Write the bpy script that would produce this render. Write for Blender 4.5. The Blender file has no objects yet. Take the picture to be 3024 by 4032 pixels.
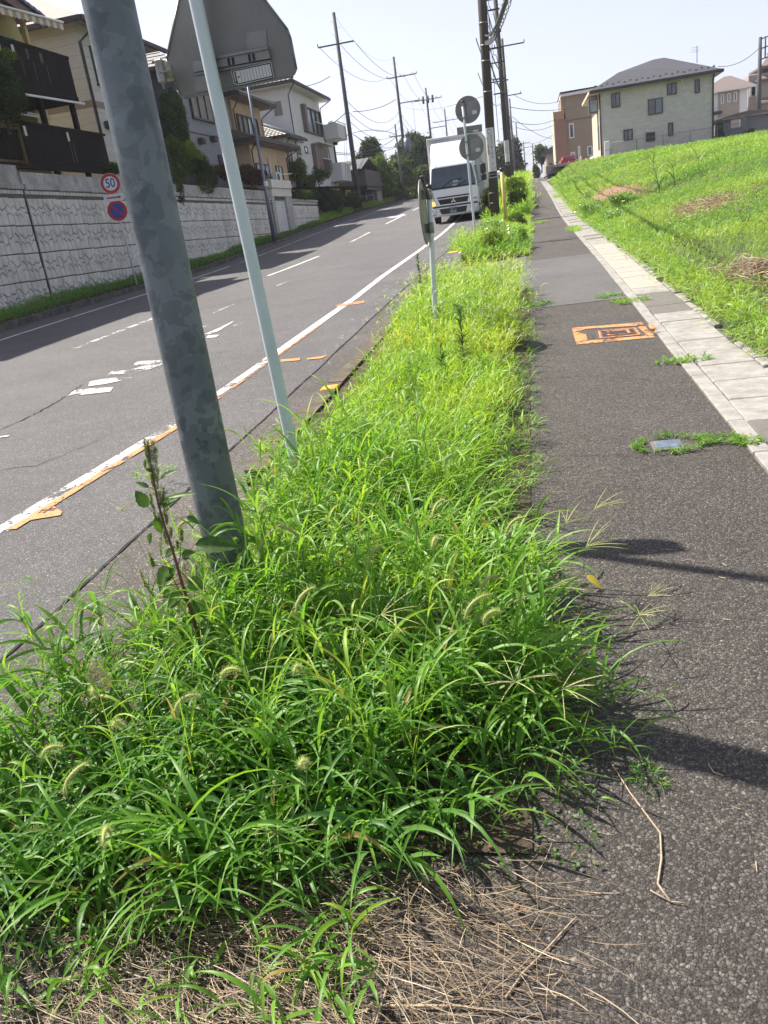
import bpy, bmesh, math, random
import numpy as np
from mathutils import Matrix, Vector

# ---------------------------------------------------------------- camera, sky, sun, exposure
SC = bpy.context.scene
COL = SC.collection
F_PX, CX, CY, EYE = 3150.0, 1512.0, 2016.0, 1.5
_down = np.array([2760 - CX, 10700 - CY, F_PX]); _down /= np.linalg.norm(_down)
_up = -_down
_vx = 2088.0
_vy = CY - (_up[0] * (_vx - CX) + _up[2] * F_PX) / _up[1]
_fw = np.array([_vx - CX, _vy - CY, F_PX]); _fw /= np.linalg.norm(_fw)
_rt = np.cross(_fw, _up)
if _rt[0] < 0: _rt = -_rt
RM = np.array([_rt, _fw, _up])                      # camera frame (right, down, forward) -> world
cam_d = bpy.data.cameras.new('camera')
cam = bpy.data.objects.new('camera', cam_d); COL.objects.link(cam); SC.camera = cam
cam_d.sensor_fit = 'VERTICAL'; cam_d.sensor_height = 36.0; cam_d.sensor_width = 27.0
cam_d.lens = F_PX / 4032.0 * 36.0
cam_d.clip_start = 0.05; cam_d.clip_end = 3000
_r = RM @ np.array([1, 0, 0]); _u = RM @ np.array([0, -1, 0]); _b = RM @ np.array([0, 0, -1])
cam.matrix_world = Matrix(((_r[0], _u[0], _b[0], 0), (_r[1], _u[1], _b[1], 0), (_r[2], _u[2], _b[2], EYE), (0, 0, 0, 1)))

SUN_AZ, SUN_EL = -66.0, 54.0                        # degrees, azimuth from +Y towards +X
world = bpy.data.worlds.new('World'); SC.world = world; world.use_nodes = True
wn = world.node_tree.nodes
sky = wn.new('ShaderNodeTexSky'); sky.sky_type = 'NISHITA'; sky.sun_disc = False
sky.sun_elevation = math.radians(SUN_EL); sky.sun_rotation = math.radians(SUN_AZ)
sky.air_density = 1.0; sky.dust_density = 1.0; sky.ozone_density = 3.0; sky.altitude = 50
_hs = wn.new('ShaderNodeHueSaturation'); _hs.inputs['Saturation'].default_value = 0.35
_mx = wn.new('ShaderNodeMix'); _mx.data_type = 'RGBA'; _mx.blend_type = 'MULTIPLY'; _mx.inputs[0].default_value = 1.0; _mx.inputs[7].default_value = (0.90, 0.88, 0.985, 1)
world.node_tree.links.new(sky.outputs[0], _hs.inputs['Color']); world.node_tree.links.new(_hs.outputs[0], _mx.inputs[6])
world.node_tree.links.new(_mx.outputs[2], wn['Background'].inputs[0])
wn['Background'].inputs[1].default_value = 0.09
sun_d = bpy.data.lights.new('sun', 'SUN'); sun_d.energy = 4.4; sun_d.angle = math.radians(0.6); sun_d.color = (1.0, 0.94, 0.84)
sun = bpy.data.objects.new('sun', sun_d); COL.objects.link(sun)
_a, _e = math.radians(SUN_AZ), math.radians(SUN_EL)
SUNV = Vector((math.sin(_a) * math.cos(_e), math.cos(_a) * math.cos(_e), math.sin(_e)))
sun.rotation_euler = SUNV.to_track_quat('Z', 'Y').to_euler(); sun.location = (-20, 20, 40)
SC.view_settings.view_transform = 'Standard'; SC.view_settings.look = 'None'
SC.view_settings.exposure = 1.15; SC.view_settings.gamma = 1.0; SC.view_settings.use_curve_mapping = False
SC.render.engine = 'CYCLES'
SC.cycles.use_denoising = True; SC.cycles.max_bounces = 7; SC.cycles.transmission_bounces = 4
SC.cycles.diffuse_bounces = 3; SC.cycles.glossy_bounces = 2; SC.cycles.transparent_max_bounces = 8
SC.cycles.caustics_reflective = False; SC.cycles.caustics_refractive = False
SC.cycles.sample_clamp_indirect = 4.0

# ---------------------------------------------------------------- survey helpers (photo pixel + known distance -> place)
def _ray(px, py): return RM @ np.array([px - CX, py - CY, F_PX])
def at(px, py, Y):
    d = _ray(px, py); t = Y / d[1]; return Vector((d[0] * t, Y, EYE + d[2] * t))
def atX(px, py, X):
    d = _ray(px, py); t = X / d[0]; return Vector((X, d[1] * t, EYE + d[2] * t))
_PY = [-60, 0, 3, 8, 14, 20, 26, 32, 38, 44, 56, 72, 95, 120, 150, 200, 300, 600]
_PZ = [0, 0, .03, .17, .36, .50, .62, .78, 1.05, 1.38, 1.95, 2.62, 3.5, 4.3, 4.9, 5.2, 3.0, -6]
_ys = np.arange(-60, 600, 0.5)
_zs = np.interp(_ys, _PY, _PZ)
_k = np.exp(-0.5 * (np.arange(-8, 9) * 0.5 / 1.6) ** 2); _k /= _k.sum()
_zs2 = np.convolve(np.pad(_zs, 8, 'edge'), _k, 'valid')
_w = np.clip((_ys - 4) / 6, 0, 1); _zs = _zs * (1 - _w) + _zs2 * _w
def gz(y): return float(np.interp(y, _ys, _zs))
def gzv(y): return np.interp(y, _ys, _zs)
def gp(px, py, off=0.0):
    d = _ray(px, py); ts = np.geomspace(0.5, 300, 4000) / d[1]
    z = EYE + d[2] * ts; i = int(np.argmax(z < gzv(d[1] * ts) + off))
    return Vector((d[0] * ts[i], d[1] * ts[i], z[i]))
ROAD = -0.10
def sstep(x, a, b):
    t = np.clip((np.asarray(x, float) - a) / (b - a), 0, 1); return t * t * (3 - 2 * t)
def field_z(x, y):
    x = np.asarray(x, float); y = np.asarray(y, float)
    h = 0.12 * sstep(x, 1.6, 2.2) + 0.95 * sstep(x, 1.9, 8.0) * (0.55 + 0.45 * sstep(y, 5, 30)) + 0.010 * np.clip(x - 6, 0, 40)
    h = h + 0.05 * np.sin(x * 1.3 + y * .4) * sstep(x, 2.2, 4) + 0.03 * np.sin(x * .5 - y * .7) * sstep(x, 2.2, 4)
    far = sstep(y, 70, 80)
    return gzv(y) + h * (1 - far) + far * (4.02 - gzv(y)) * sstep(x, 1.7, 4.0)

# ---------------------------------------------------------------- object helpers
RNG = random.Random(7)
def prop(o, label=None, cat=None, group=None, kind=None):
    if label: o['label'] = label
    if cat: o['category'] = cat
    if group: o['group'] = group
    if kind: o['kind'] = kind
    return o
def empty(name, loc, label, cat, group=None):
    o = bpy.data.objects.new(name, None); COL.objects.link(o); o.location = loc
    o.empty_display_size = 0.2
    return prop(o, label, cat, group)
def setpar(o, p):
    o.parent = p
    m = Matrix.Identity(4); q = p
    while q is not None:
        m = m @ Matrix.Identity(4); q = None
    o.matrix_parent_inverse = wmat(p).inverted()
def wmat(o):
    m = Matrix.LocRotScale(o.location, o.rotation_euler, o.scale)
    if o.parent: return wmat(o.parent) @ o.matrix_parent_inverse @ m
    return m
class MB:
    def __init__(s): s.v = []; s.f = []; s.sm = []
    def add(s, vs, fs, smooth=False):
        n = len(s.v); s.v += [tuple(v) for v in vs]; s.f += [tuple(i + n for i in f) for f in fs]; s.sm += [smooth] * len(fs); return s
    def box(s, x0, x1, y0, y1, z0, z1, bev=0.0):
        if x0 > x1: x0, x1 = x1, x0
        if y0 > y1: y0, y1 = y1, y0
        if z0 > z1: z0, z1 = z1, z0
        if bev > 0:
            b = min(bev, (x1 - x0) / 2.2, (y1 - y0) / 2.2, (z1 - z0) / 2.2)
            vs = []
            for sx, x in ((1, x0), (-1, x1)):
                for sy, y in ((1, y0), (-1, y1)):
                    for sz, z in ((1, z0), (-1, z1)):
                        vs += [(x, y + sy * b, z + sz * b), (x + sx * b, y, z + sz * b), (x + sx * b, y + sy * b, z)]
            bm = bmesh.new()
            for v in vs: bm.verts.new(v)
            bmesh.ops.convex_hull(bm, input=bm.verts)
            bm.verts.index_update()
            s.add([v.co[:] for v in bm.verts], [[v.index for v in f.verts] for f in bm.faces]); bm.free(); return s
        return s.add([(x0, y0, z0), (x1, y0, z0), (x1, y1, z0), (x0, y1, z0), (x0, y0, z1), (x1, y0, z1), (x1, y1, z1), (x0, y1, z1)],
                     [(0, 3, 2, 1), (4, 5, 6, 7), (0, 1, 5, 4), (1, 2, 6, 5), (2, 3, 7, 6), (3, 0, 4, 7)])
    def quad(s, a, b, c, d): return s.add([a, b, c, d], [(0, 1, 2, 3)])
    def prism(s, pts, ext):                     # polygon pts (3d, ordered) extruded by vector ext
        n = len(pts); e = Vector(ext)
        vs = [Vector(p) for p in pts] + [Vector(p) + e for p in pts]
        return s.add(vs, [tuple(range(n))[::-1], tuple(range(n, 2 * n))] + [(i, (i + 1) % n, n + (i + 1) % n, n + i) for i in range(n)])
    def tube(s, pts, r, n=8, cap=True):
        pts = [Vector(p) for p in pts]; rs = r if isinstance(r, (list, tuple)) else [r] * len(pts)
        vs = []; fs = []; u = None
        for i, p in enumerate(pts):
            t = (pts[min(i + 1, len(pts) - 1)] - pts[max(i - 1, 0)]).normalized()
            if u is None: u = t.orthogonal().normalized()
            u = (u - t * u.dot(t)).normalized(); w = t.cross(u)
            for k in range(n):
                a = 2 * math.pi * k / n; vs.append(p + (u * math.cos(a) + w * math.sin(a)) * rs[i])
        for i in range(len(pts) - 1):
            for k in range(n):
                fs.append((i * n + k, i * n + (k + 1) % n, (i + 1) * n + (k + 1) % n, (i + 1) * n + k))
        s.add(vs, fs, True)
        if cap:
            m = len(s.v) - len(vs); s.f += [tuple(range(m, m + n))[::-1], tuple(range(m + len(vs) - n, m + len(vs)))]; s.sm += [False, False]
        return s
    def disc(s, c, nrm, r, th, n=36, sx=1.0):
        c = Vector(c); nrm = Vector(nrm).normalized()
        up = Vector((0, 0, 1)); u = up.cross(nrm).normalized(); w = nrm.cross(u)
        ring = [c + u * math.cos(2 * math.pi * k / n) * r * sx + w * math.sin(2 * math.pi * k / n) * r for k in range(n)]
        return s.prism(ring, nrm * th)
    def build(s, name, mat, parent=None, label=None, cat=None, group=None, kind=None):
        me = bpy.data.meshes.new(name); me.from_pydata([tuple(v) for v in s.v], [], s.f); me.update()
        me.polygons.foreach_set('use_smooth', s.sm)
        if mat: me.materials.append(mat)
        return link(name, me, parent, label, cat, group, kind)
def link(name, me, parent=None, label=None, cat=None, group=None, kind=None):
    o = bpy.data.objects.new(name, me); COL.objects.link(o)
    if parent: setpar(o, parent)
    return prop(o, label, cat, group, kind)
def npmesh(name, V, Fq, mat, attrs=None, smooth=False):
    me = bpy.data.meshes.new(name); V = np.asarray(V, np.float32); Fq = np.asarray(Fq, np.int32); k = Fq.shape[1]
    me.vertices.add(len(V)); me.vertices.foreach_set('co', V.ravel())
    me.loops.add(Fq.size); me.loops.foreach_set('vertex_index', Fq.ravel())
    me.polygons.add(len(Fq)); me.polygons.foreach_set('loop_start', np.arange(len(Fq), dtype=np.int32) * k)
    me.polygons.foreach_set('use_smooth', np.full(len(Fq), smooth))
    for n, a in (attrs or {}).items():
        at_ = me.attributes.new(n, 'FLOAT', 'POINT'); at_.data.foreach_set('value', np.asarray(a, np.float32))
    me.update(calc_edges=True)
    if mat: me.materials.append(mat)
    return me
def copy_thing(root, delta, label=None):
    r = root.copy(); COL.objects.link(r); r.location = Vector(root.location) + Vector(delta)
    if label: r['label'] = label
    def rec(src, dst):
        for ch in list(src.children):
            c = ch.copy(); COL.objects.link(c); c.parent = dst; rec(ch, c)
    rec(root, r); return r

# ---------------------------------------------------------------- materials
MATS = {}
def nodes(name, rough=0.6, metal=0.0, spec=0.5):
    m = bpy.data.materials.new(name); m.use_nodes = True; nt = m.node_tree; b = nt.nodes['Principled BSDF']
    b.inputs['Roughness'].default_value = rough; b.inputs['Metallic'].default_value = metal
    b.inputs['Specular IOR Level'].default_value = spec
    return m, nt, b
def N(nt, t, **kw):
    n = nt.nodes.new(t)
    for k, v in kw.items(): setattr(n, k, v)
    return n
def pos(nt):
    g = N(nt, 'ShaderNodeNewGeometry'); return g.outputs['Position']
def noise(nt, vec, scale, detail=4, rough=0.6, stretch=None):
    if stretch:
        mp = N(nt, 'ShaderNodeMapping'); mp.inputs['Scale'].default_value = stretch; nt.links.new(vec, mp.inputs[0]); vec = mp.outputs[0]
    n = N(nt, 'ShaderNodeTexNoise'); n.inputs['Scale'].default_value = scale; n.inputs['Detail'].default_value = detail; n.inputs['Roughness'].default_value = rough
    nt.links.new(vec, n.inputs['Vector']); return n.outputs['Fac']
def ramp(nt, fac, stops, interp='LINEAR'):
    r = N(nt, 'ShaderNodeValToRGB'); cr = r.color_ramp; cr.interpolation = interp
    while len(cr.elements) < len(stops): cr.elements.new(0.5)
    for e, (p, c) in zip(cr.elements, stops):
        e.position = p; e.color = (c[0], c[1], c[2], 1) if isinstance(c, (tuple, list)) else (c, c, c, 1)
    nt.links.new(fac, r.inputs[0]); return r.outputs[0]
def mixc(nt, fac, a, b, mode='MIX'):
    m = N(nt, 'ShaderNodeMix', data_type='RGBA', blend_type=mode)
    for s, v in ((0, fac), (6, a), (7, b)):
        if isinstance(v, (int, float)): m.inputs[s].default_value = v
        elif isinstance(v, tuple): m.inputs[s].default_value = (v[0], v[1], v[2], 1)
        else: nt.links.new(v, m.inputs[s])
    return m.outputs[2]
def bump(nt, b, h, dist=0.01, strength=1.0, prev=None):
    n = N(nt, 'ShaderNodeBump'); n.inputs['Distance'].default_value = dist; n.inputs['Strength'].default_value = strength
    nt.links.new(h, n.inputs['Height'])
    if prev: nt.links.new(prev, n.inputs['Normal'])
    nt.links.new(n.outputs[0], b.inputs['Normal']); return n.outputs[0]
def plain(name, c, rough=0.6, metal=0.0, var=0.25, scale=3.0, dirt=None, bscale=None, bd=0.003, spec=0.5, stretch=None):
    """painted / rendered surface with mottling, optional dirt colour and fine relief"""
    m, nt, b = nodes(name, rough, metal, spec); p = pos(nt)
    f = noise(nt, p, scale, 6, 0.65, stretch)
    lo = tuple(x * (1 - var) for x in c); hi = tuple(min(1, x * (1 + var * .6)) for x in c)
    col = ramp(nt, f, [(0.3, lo), (0.7, hi)])
    if dirt:
        f2 = noise(nt, p, scale * 0.4, 8, 0.75, (1, 1, 0.25))
        col = mixc(nt, ramp(nt, f2, [(0.5, 0.0), (0.75, 0.85)]), col, dirt)
    nt.links.new(col, b.inputs['Base Color'])
    if bscale: bump(nt, b, noise(nt, p, bscale, 3), bd)
    MATS[name] = m; return m
def glassm(name, tint=(0.02, 0.025, 0.03), rough=0.05):
    m, nt, b = nodes(name, rough, 0.0, 0.9); p = pos(nt)
    nt.links.new(ramp(nt, noise(nt, p, 0.8, 2), [(0.35, tint), (0.7, tuple(x * 2.2 for x in tint))]), b.inputs['Base Color'])
    return m
def emit(name, c, s=1.0):
    m, nt, b = nodes(name); b.inputs['Base Color'].default_value = (*c, 1); b.inputs['Emission Color'].default_value = (*c, 1); b.inputs['Emission Strength'].default_value = s
    return m

# asphalt with visible chippings
def asphalt(name, base, stone, sc, bd, patch, spk=0.5):
    m, nt, b = nodes(name, 0.75, 0.0, 0.35); p = pos(nt)
    v = N(nt, 'ShaderNodeTexVoronoi', feature='F1'); v.inputs['Scale'].default_value = sc
    ve = N(nt, 'ShaderNodeTexVoronoi', feature='DISTANCE_TO_EDGE'); ve.inputs['Scale'].default_value = sc
    w = N(nt, 'ShaderNodeVectorMath', operation='ADD')
    nz = N(nt, 'ShaderNodeTexNoise'); nz.inputs['Scale'].default_value = sc * 0.7; nz.inputs['Detail'].default_value = 4; nt.links.new(p, nz.inputs['Vector'])
    s_ = N(nt, 'ShaderNodeVectorMath', operation='SCALE'); s_.inputs['Scale'].default_value = 0.9 / sc; nt.links.new(nz.outputs['Color'], s_.inputs[0])
    nt.links.new(p, w.inputs[0]); nt.links.new(s_.outputs[0], w.inputs[1]); nt.links.new(w.outputs[0], v.inputs['Vector']); nt.links.new(w.outputs[0], ve.inputs['Vector'])
    sep = N(nt, 'ShaderNodeSeparateColor'); nt.links.new(v.outputs['Color'], sep.inputs[0])
    cs = ramp(nt, sep.outputs[0], [(0.0, tuple(x * 0.5 for x in stone)), (0.55, stone), (0.86, tuple(x * 1.35 for x in stone)), (0.95, tuple(x * (1.35 + spk * 3) for x in stone)), (1.0, tuple(x * (1.5 + spk * 6) for x in stone))])
    gap = ramp(nt, ve.outputs['Distance'], [(0.0, 1.0), (0.20, 0.0)])
    col = mixc(nt, gap, cs, base)
    col = mixc(nt, 1.0, col, ramp(nt, noise(nt, p, 0.55, 7, 0.65), [(0.3, 1 - patch), (0.7, 1 + patch * 0.35)]), 'MULTIPLY')
    col = mixc(nt, 1.0, col, ramp(nt, noise(nt, p, 5.0, 4, 0.6), [(0.35, 0.9), (0.65, 1.0)]), 'MULTIPLY')
    vs = N(nt, 'ShaderNodeTexVoronoi', feature='F1'); vs.inputs['Scale'].default_value = sc * 2.3; nt.links.new(w.outputs[0], vs.inputs['Vector']); se2 = N(nt, 'ShaderNodeSeparateColor'); nt.links.new(vs.outputs['Color'], se2.inputs[0])
    col = mixc(nt, 1.0, col, ramp(nt, se2.outputs[0], [(0, 0.62), (0.6, 0.95), (1, 1.3)]), 'MULTIPLY')
    nt.links.new(col, b.inputs['Base Color'])
    inv = N(nt, 'ShaderNodeMath', operation='MULTIPLY_ADD'); nt.links.new(v.outputs['Distance'], inv.inputs[0]); inv.inputs[1].default_value = -0.55; nt.links.new(noise(nt, p, sc * 2.2, 3, 0.7), inv.inputs[2])
    add = N(nt, 'ShaderNodeMath', operation='MULTIPLY_ADD'); nt.links.new(sep.outputs[1], add.inputs[0]); add.inputs[1].default_value = 0.75; nt.links.new(inv.outputs[0], add.inputs[2])
    bump(nt, b, add.outputs[0], bd, 1.0)
    return m
M_path = asphalt('path_asphalt', (0.068, 0.060, 0.053), (0.185, 0.165, 0.147), 98, 0.014, 0.24, 0.07)
M_road = asphalt('road_asphalt', (0.10, 0.097, 0.096), (0.15, 0.144, 0.142), 150, 0.0035, 0.22, 0.35)
M_cross = asphalt('crossing_asphalt', (0.11, 0.106, 0.10), (0.15, 0.145, 0.138), 220, 0.002, 0.3, 0.2)
M_cgutter = asphalt('gutter_concrete', (0.075, 0.066, 0.058), (0.125, 0.11, 0.10), 130, 0.003, 0.4, 0.5)
M_soil = plain('soil', (0.07, 0.05, 0.035), 0.95, var=0.5, scale=9, bscale=60, bd=0.02)
M_grassground = plain('grass_ground', (0.055, 0.085, 0.02), 0.95, var=0.5, scale=2.5, dirt=(0.11, 0.085, 0.05), bscale=40, bd=0.03)
M_terrain = plain('terrain_green', (0.06, 0.08, 0.03), 0.95, var=0.4, scale=0.15)
M_slab = plain('drain_concrete', (0.30, 0.285, 0.26), 0.85, var=0.3, scale=9, dirt=(0.16, 0.14, 0.115), bscale=160, bd=0.002)
M_slabd = plain('drain_concrete_dark', (0.14, 0.13, 0.115), 0.85, var=0.2, scale=14, bscale=160, bd=0.002)
M_kerb = plain('mossy_kerb', (0.10, 0.08, 0.06), 0.9, var=0.45, scale=7, dirt=(0.16, 0.075, 0.025), bscale=70, bd=0.006)
M_kerbfar = plain('stained_kerb', (0.11, 0.10, 0.09), 0.9, var=0.6, scale=4, dirt=(0.02, 0.02, 0.02), bscale=60, bd=0.006)
M_black = plain('black_gap', (0.008, 0.008, 0.008), 0.95, var=0.2)

def paint(name, c, cover, sc=26.0, under=None):
    """worn road paint: where it has flaked off, the surface below shows through"""
    m, nt, b = nodes(name, 0.7, 0, 0.3); p = pos(nt)
    nt.links.new(ramp(nt, noise(nt, p, 12, 5), [(0.3, tuple(x * .8 for x in c)), (0.7, c)]), b.inputs['Base Color'])
    n1 = noise(nt, p, sc, 8, 0.75)
    n2 = noise(nt, p, sc * 0.12, 4, 0.6)
    ad = N(nt, 'ShaderNodeMath', operation='ADD'); nt.links.new(n1, ad.inputs[0]); nt.links.new(n2, ad.inputs[1])
    t = 1.0 + (cover - 0.5) * 0.7
    nt.links.new(ramp(nt, ad.outputs[0], [(max(0, (t - 0.02) / 1.0) if False else min(.99, (t / 2.0)), 1.0), (min(1.0, t / 2.0 + 0.012), 0.0)]) if False else _thr(nt, ad.outputs[0], t), b.inputs['Alpha'])
    bump(nt, b, noise(nt, p, 120, 2), 0.003)
    return m
def _thr(nt, v, t):
    a = N(nt, 'ShaderNodeMapRange'); a.inputs['From Min'].default_value = t; a.inputs['From Max'].default_value = t + 0.03
    a.inputs['To Min'].default_value = 1.0; a.inputs['To Max'].default_value = 0.0; nt.links.new(v, a.inputs['Value']); return a.outputs[0]
M_white = paint('road_paint_white', (0.68, 0.67, 0.64), 0.66)
M_whitew = paint('road_paint_white_worn', (0.62, 0.61, 0.58), 0.55)
M_whitevw = paint('road_paint_white_very_worn', (0.6, 0.59, 0.57), 0.48)
M_orange = paint('marking_paint_orange', (0.58, 0.26, 0.11), 0.50, 40)
M_orange2 = paint('marking_paint_orange_dense', (0.60, 0.28, 0.12), 0.60, 34)

# leaves: thin, light passes through them
def leafm(name, stops, trans=0.45, rough=0.45, gloss=0.12, attr='tint', mott=0.0, tgain=(1.25, 1.2, 0.6), gl=0.30):
    m = bpy.data.materials.new(name); m.use_nodes = True; nt = m.node_tree; nt.nodes.clear()
    out = N(nt, 'ShaderNodeOutputMaterial')
    a = N(nt, 'ShaderNodeAttribute', attribute_name=attr)
    col = ramp(nt, a.outputs['Fac'], stops)
    if mott: col = mixc(nt, 1.0, col, ramp(nt, noise(nt, pos(nt), mott, 4), [(0.3, 0.65), (0.7, 1.15)]), 'MULTIPLY')
    d = N(nt, 'ShaderNodeBsdfDiffuse'); t = N(nt, 'ShaderNodeBsdfTranslucent'); g = N(nt, 'ShaderNodeBsdfGlossy'); g.inputs['Roughness'].default_value = rough
    g.inputs['Color'].default_value = (1, 1, 1, 1)
    nt.links.new(col, d.inputs[0]); nt.links.new(mixc(nt, 1.0, col, tgain, 'MULTIPLY'), t.inputs[0])
    m1 = N(nt, 'ShaderNodeMixShader'); m1.inputs[0].default_value = trans; nt.links.new(d.outputs[0], m1.inputs[1]); nt.links.new(t.outputs[0], m1.inputs[2])
    m2 = N(nt, 'ShaderNodeMixShader'); fr = N(nt, 'ShaderNodeFresnel'); fr.inputs[0].default_value = 1.4
    mu = N(nt, 'ShaderNodeMath', operation='MULTIPLY_ADD'); mu.inputs[1].default_value = gl; mu.inputs[2].default_value = gloss * 0.1; nt.links.new(fr.outputs[0], mu.inputs[0])
    nt.links.new(mu.outputs[0], m2.inputs[0]); nt.links.new(m1.outputs[0], m2.inputs[1]); nt.links.new(g.outputs[0], m2.inputs[2])
    nt.links.new(m2.outputs[0], out.inputs[0]); return m
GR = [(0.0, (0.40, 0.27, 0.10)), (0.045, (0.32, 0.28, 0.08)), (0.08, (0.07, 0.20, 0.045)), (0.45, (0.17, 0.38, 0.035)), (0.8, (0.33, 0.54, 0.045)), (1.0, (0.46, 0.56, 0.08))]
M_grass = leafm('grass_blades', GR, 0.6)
M_field = leafm('field_grass_blades', [(0.0, (0.30, 0.20, 0.09)), (0.06, (0.28, 0.24, 0.09)), (0.1, (0.10, 0.25, 0.03)), (0.5, (0.21, 0.40, 0.045)), (1.0, (0.37, 0.52, 0.07))], 0.5)
M_straw = leafm('dry_straw', [(0.0, (0.09, 0.062, 0.04)), (0.5, (0.28, 0.205, 0.13)), (1.0, (0.55, 0.44, 0.31))], 0.15, 0.5)
M_head = leafm('seed_head_bristles', [(0.0, (0.34, 0.42, 0.10)), (1.0, (0.70, 0.74, 0.34))], 0.6, tgain=(1.2, 1.2, 0.8))
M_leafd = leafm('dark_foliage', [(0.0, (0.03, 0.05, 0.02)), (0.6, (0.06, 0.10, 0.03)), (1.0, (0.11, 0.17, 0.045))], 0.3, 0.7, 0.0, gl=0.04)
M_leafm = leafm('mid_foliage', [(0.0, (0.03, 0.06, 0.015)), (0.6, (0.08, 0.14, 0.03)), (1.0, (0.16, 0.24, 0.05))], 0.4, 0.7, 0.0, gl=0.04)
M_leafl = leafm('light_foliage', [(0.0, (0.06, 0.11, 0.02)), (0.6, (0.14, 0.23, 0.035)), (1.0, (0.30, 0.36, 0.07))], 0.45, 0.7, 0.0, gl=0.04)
M_leafr = leafm('russet_foliage', [(0.0, (0.03, 0.012, 0.010)), (0.6, (0.085, 0.035, 0.025)), (1.0, (0.12, 0.07, 0.035))], 0.3, 0.7, 0.0, gl=0.04)
M_amleaf = leafm('broad_weed_leaf', [(0.0, (0.05, 0.11, 0.02)), (0.5, (0.08, 0.18, 0.035)), (1.0, (0.14, 0.24, 0.05))], 0.5, mott=60)
M_stemr = plain('red_stem', (0.16, 0.055, 0.03), 0.6, var=0.5, scale=30)
M_stemg = plain('green_stem', (0.12, 0.18, 0.04), 0.6, var=0.4, scale=30)
M_bark = plain('bark', (0.09, 0.07, 0.05), 0.9, var=0.4, scale=8, bscale=30, bd=0.02)
M_flower = leafm('white_petals', [(0.0, (0.6, 0.6, 0.5)), (1.0, (0.85, 0.85, 0.8))], 0.3)

M_haze = bpy.data.materials.new('haze_air'); M_haze.use_nodes = True; _n = M_haze.node_tree; _n.nodes.clear()
_o = _n.nodes.new('ShaderNodeOutputMaterial'); _v = _n.nodes.new('ShaderNodeVolumePrincipled'); _v.inputs['Color'].default_value = (0.86, 0.89, 1.0, 1); _v.inputs['Density'].default_value = 0.0004; _v.inputs['Anisotropy'].default_value = 0.3
_n.links.new(_v.outputs[0], _o.inputs['Volume'])
# ================================================================ the ground, road, pavement
WX = -13.8                                            # street face of the retaining wall
def fx(v): return v if callable(v) else (lambda y: v)
def sheet(name, x0, x1, ys, off, mat, kind='structure', parent=None, nx=1, offr=None, **kw):
    x0, x1 = fx(x0), fx(x1); V = []; F = []
    offl = off; offr = off if offr is None else offr
    for y in ys:
        for i in range(nx + 1):
            t = i / nx; V.append((x0(y) * (1 - t) + x1(y) * t, y, gz(y) + offl * (1 - t) + offr * t))
    n = nx + 1
    for j in range(len(ys) - 1):
        for i in range(nx): F.append((j * n + i, j * n + i + 1, (j + 1) * n + i + 1, (j + 1) * n + i))
    return link(name, npmesh(name, V, F, mat), parent, kind=kind, **kw)
yr = lambda a, b, s: list(np.arange(a, b, s)) + [b]
KL = lambda y: float(np.interp(y, [0, 10, 17, 25, 38, 50, 64, 80, 95, 130], [-11.7, -11.8, -12.0, -12.55, -12.95, -13.15, -13.5, -13.9, -13.7, -13.2]))
EL = lambda y: float(np.interp(y, [0, 10, 15, 23, 32, 64, 130], [-10.6, -10.7, -10.86, -11.25, -11.85, -11.95, -11.9]))
ER = lambda y: float(np.interp(y, [3, 4.46, 6.8, 9.5, 14.8, 18.2, 29, 38.6, 60, 130], [-3.62, -3.50, -3.31, -3.28, -3.25, -3.35, -3.52, -3.5, -3.45, -3.4]))
_g = []; _gf = []
gx = [-600, -200, -80, -40, -20, -5, 10, 30, 80, 200, 600]; gyy = [-60, -30, -10] + list(range(0, 200, 5)) + [220, 260, 300, 400, 600, 900, 1500]
for y in gyy:
    for x in gx: _g.append((x, y, gz(min(y, 599)) - 0.6 - max(0, y - 599) * 0.01))
for j in range(len(gyy) - 1):
    for i in range(len(gx) - 1): _gf.append((j * 11 + i, j * 11 + i + 1, (j + 1) * 11 + i + 1, (j + 1) * 11 + i))
link('ground', npmesh('ground', _g, _gf, M_terrain), kind='structure')
sheet('road', lambda y: KL(y) - .1, -2.4, yr(-8, 190, .5), ROAD, M_road, nx=6)
sheet('gutter_apron', -2.39, -1.93, yr(-8, 130, .5), ROAD + .004, M_cgutter, offr=ROAD + .022)
sheet('gutter_apron_end', -1.932, -1.40, yr(-8, 4.7, .4), ROAD + .023, M_cgutter, offr=0.016)
sheet('pavement', -0.16, 1.075, yr(-3, 150, .4), 0.0, M_path)
sheet('pavement_end', -1.93, -0.155, yr(-3, 2.2, .3), -0.003, M_path)
sheet('verge_soil', -1.8, -0.10, yr(1.55, 12.3, .4), 0.006, M_soil, nx=2)
sheet('far_verge_soil', -1.8, -0.14, yr(17.6, 130, .8), 0.006, M_soil, nx=2)
sheet('driveway_crossing', -1.93, -0.15, yr(12.3, 17.6, .4), ROAD + 0.03, M_cross, offr=0.004)
sheet('pavement_patch', -0.156, 1.07, yr(10.35, 16.35, .4), 0.004, M_cross)
sheet('pavement_resurfaced_patch', -0.15, 1.06, yr(21.2, 23.2, .4), 0.004, M_path)
sheet('left_verge', lambda y: KL(y) - .12, WX - .3, yr(-2, 128, .8), 0.04, M_soil, offr=None, nx=2)
sheet('drain_bed', 1.05, 1.76, yr(-2, 128, .8), -0.03, M_cgutter)
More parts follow.
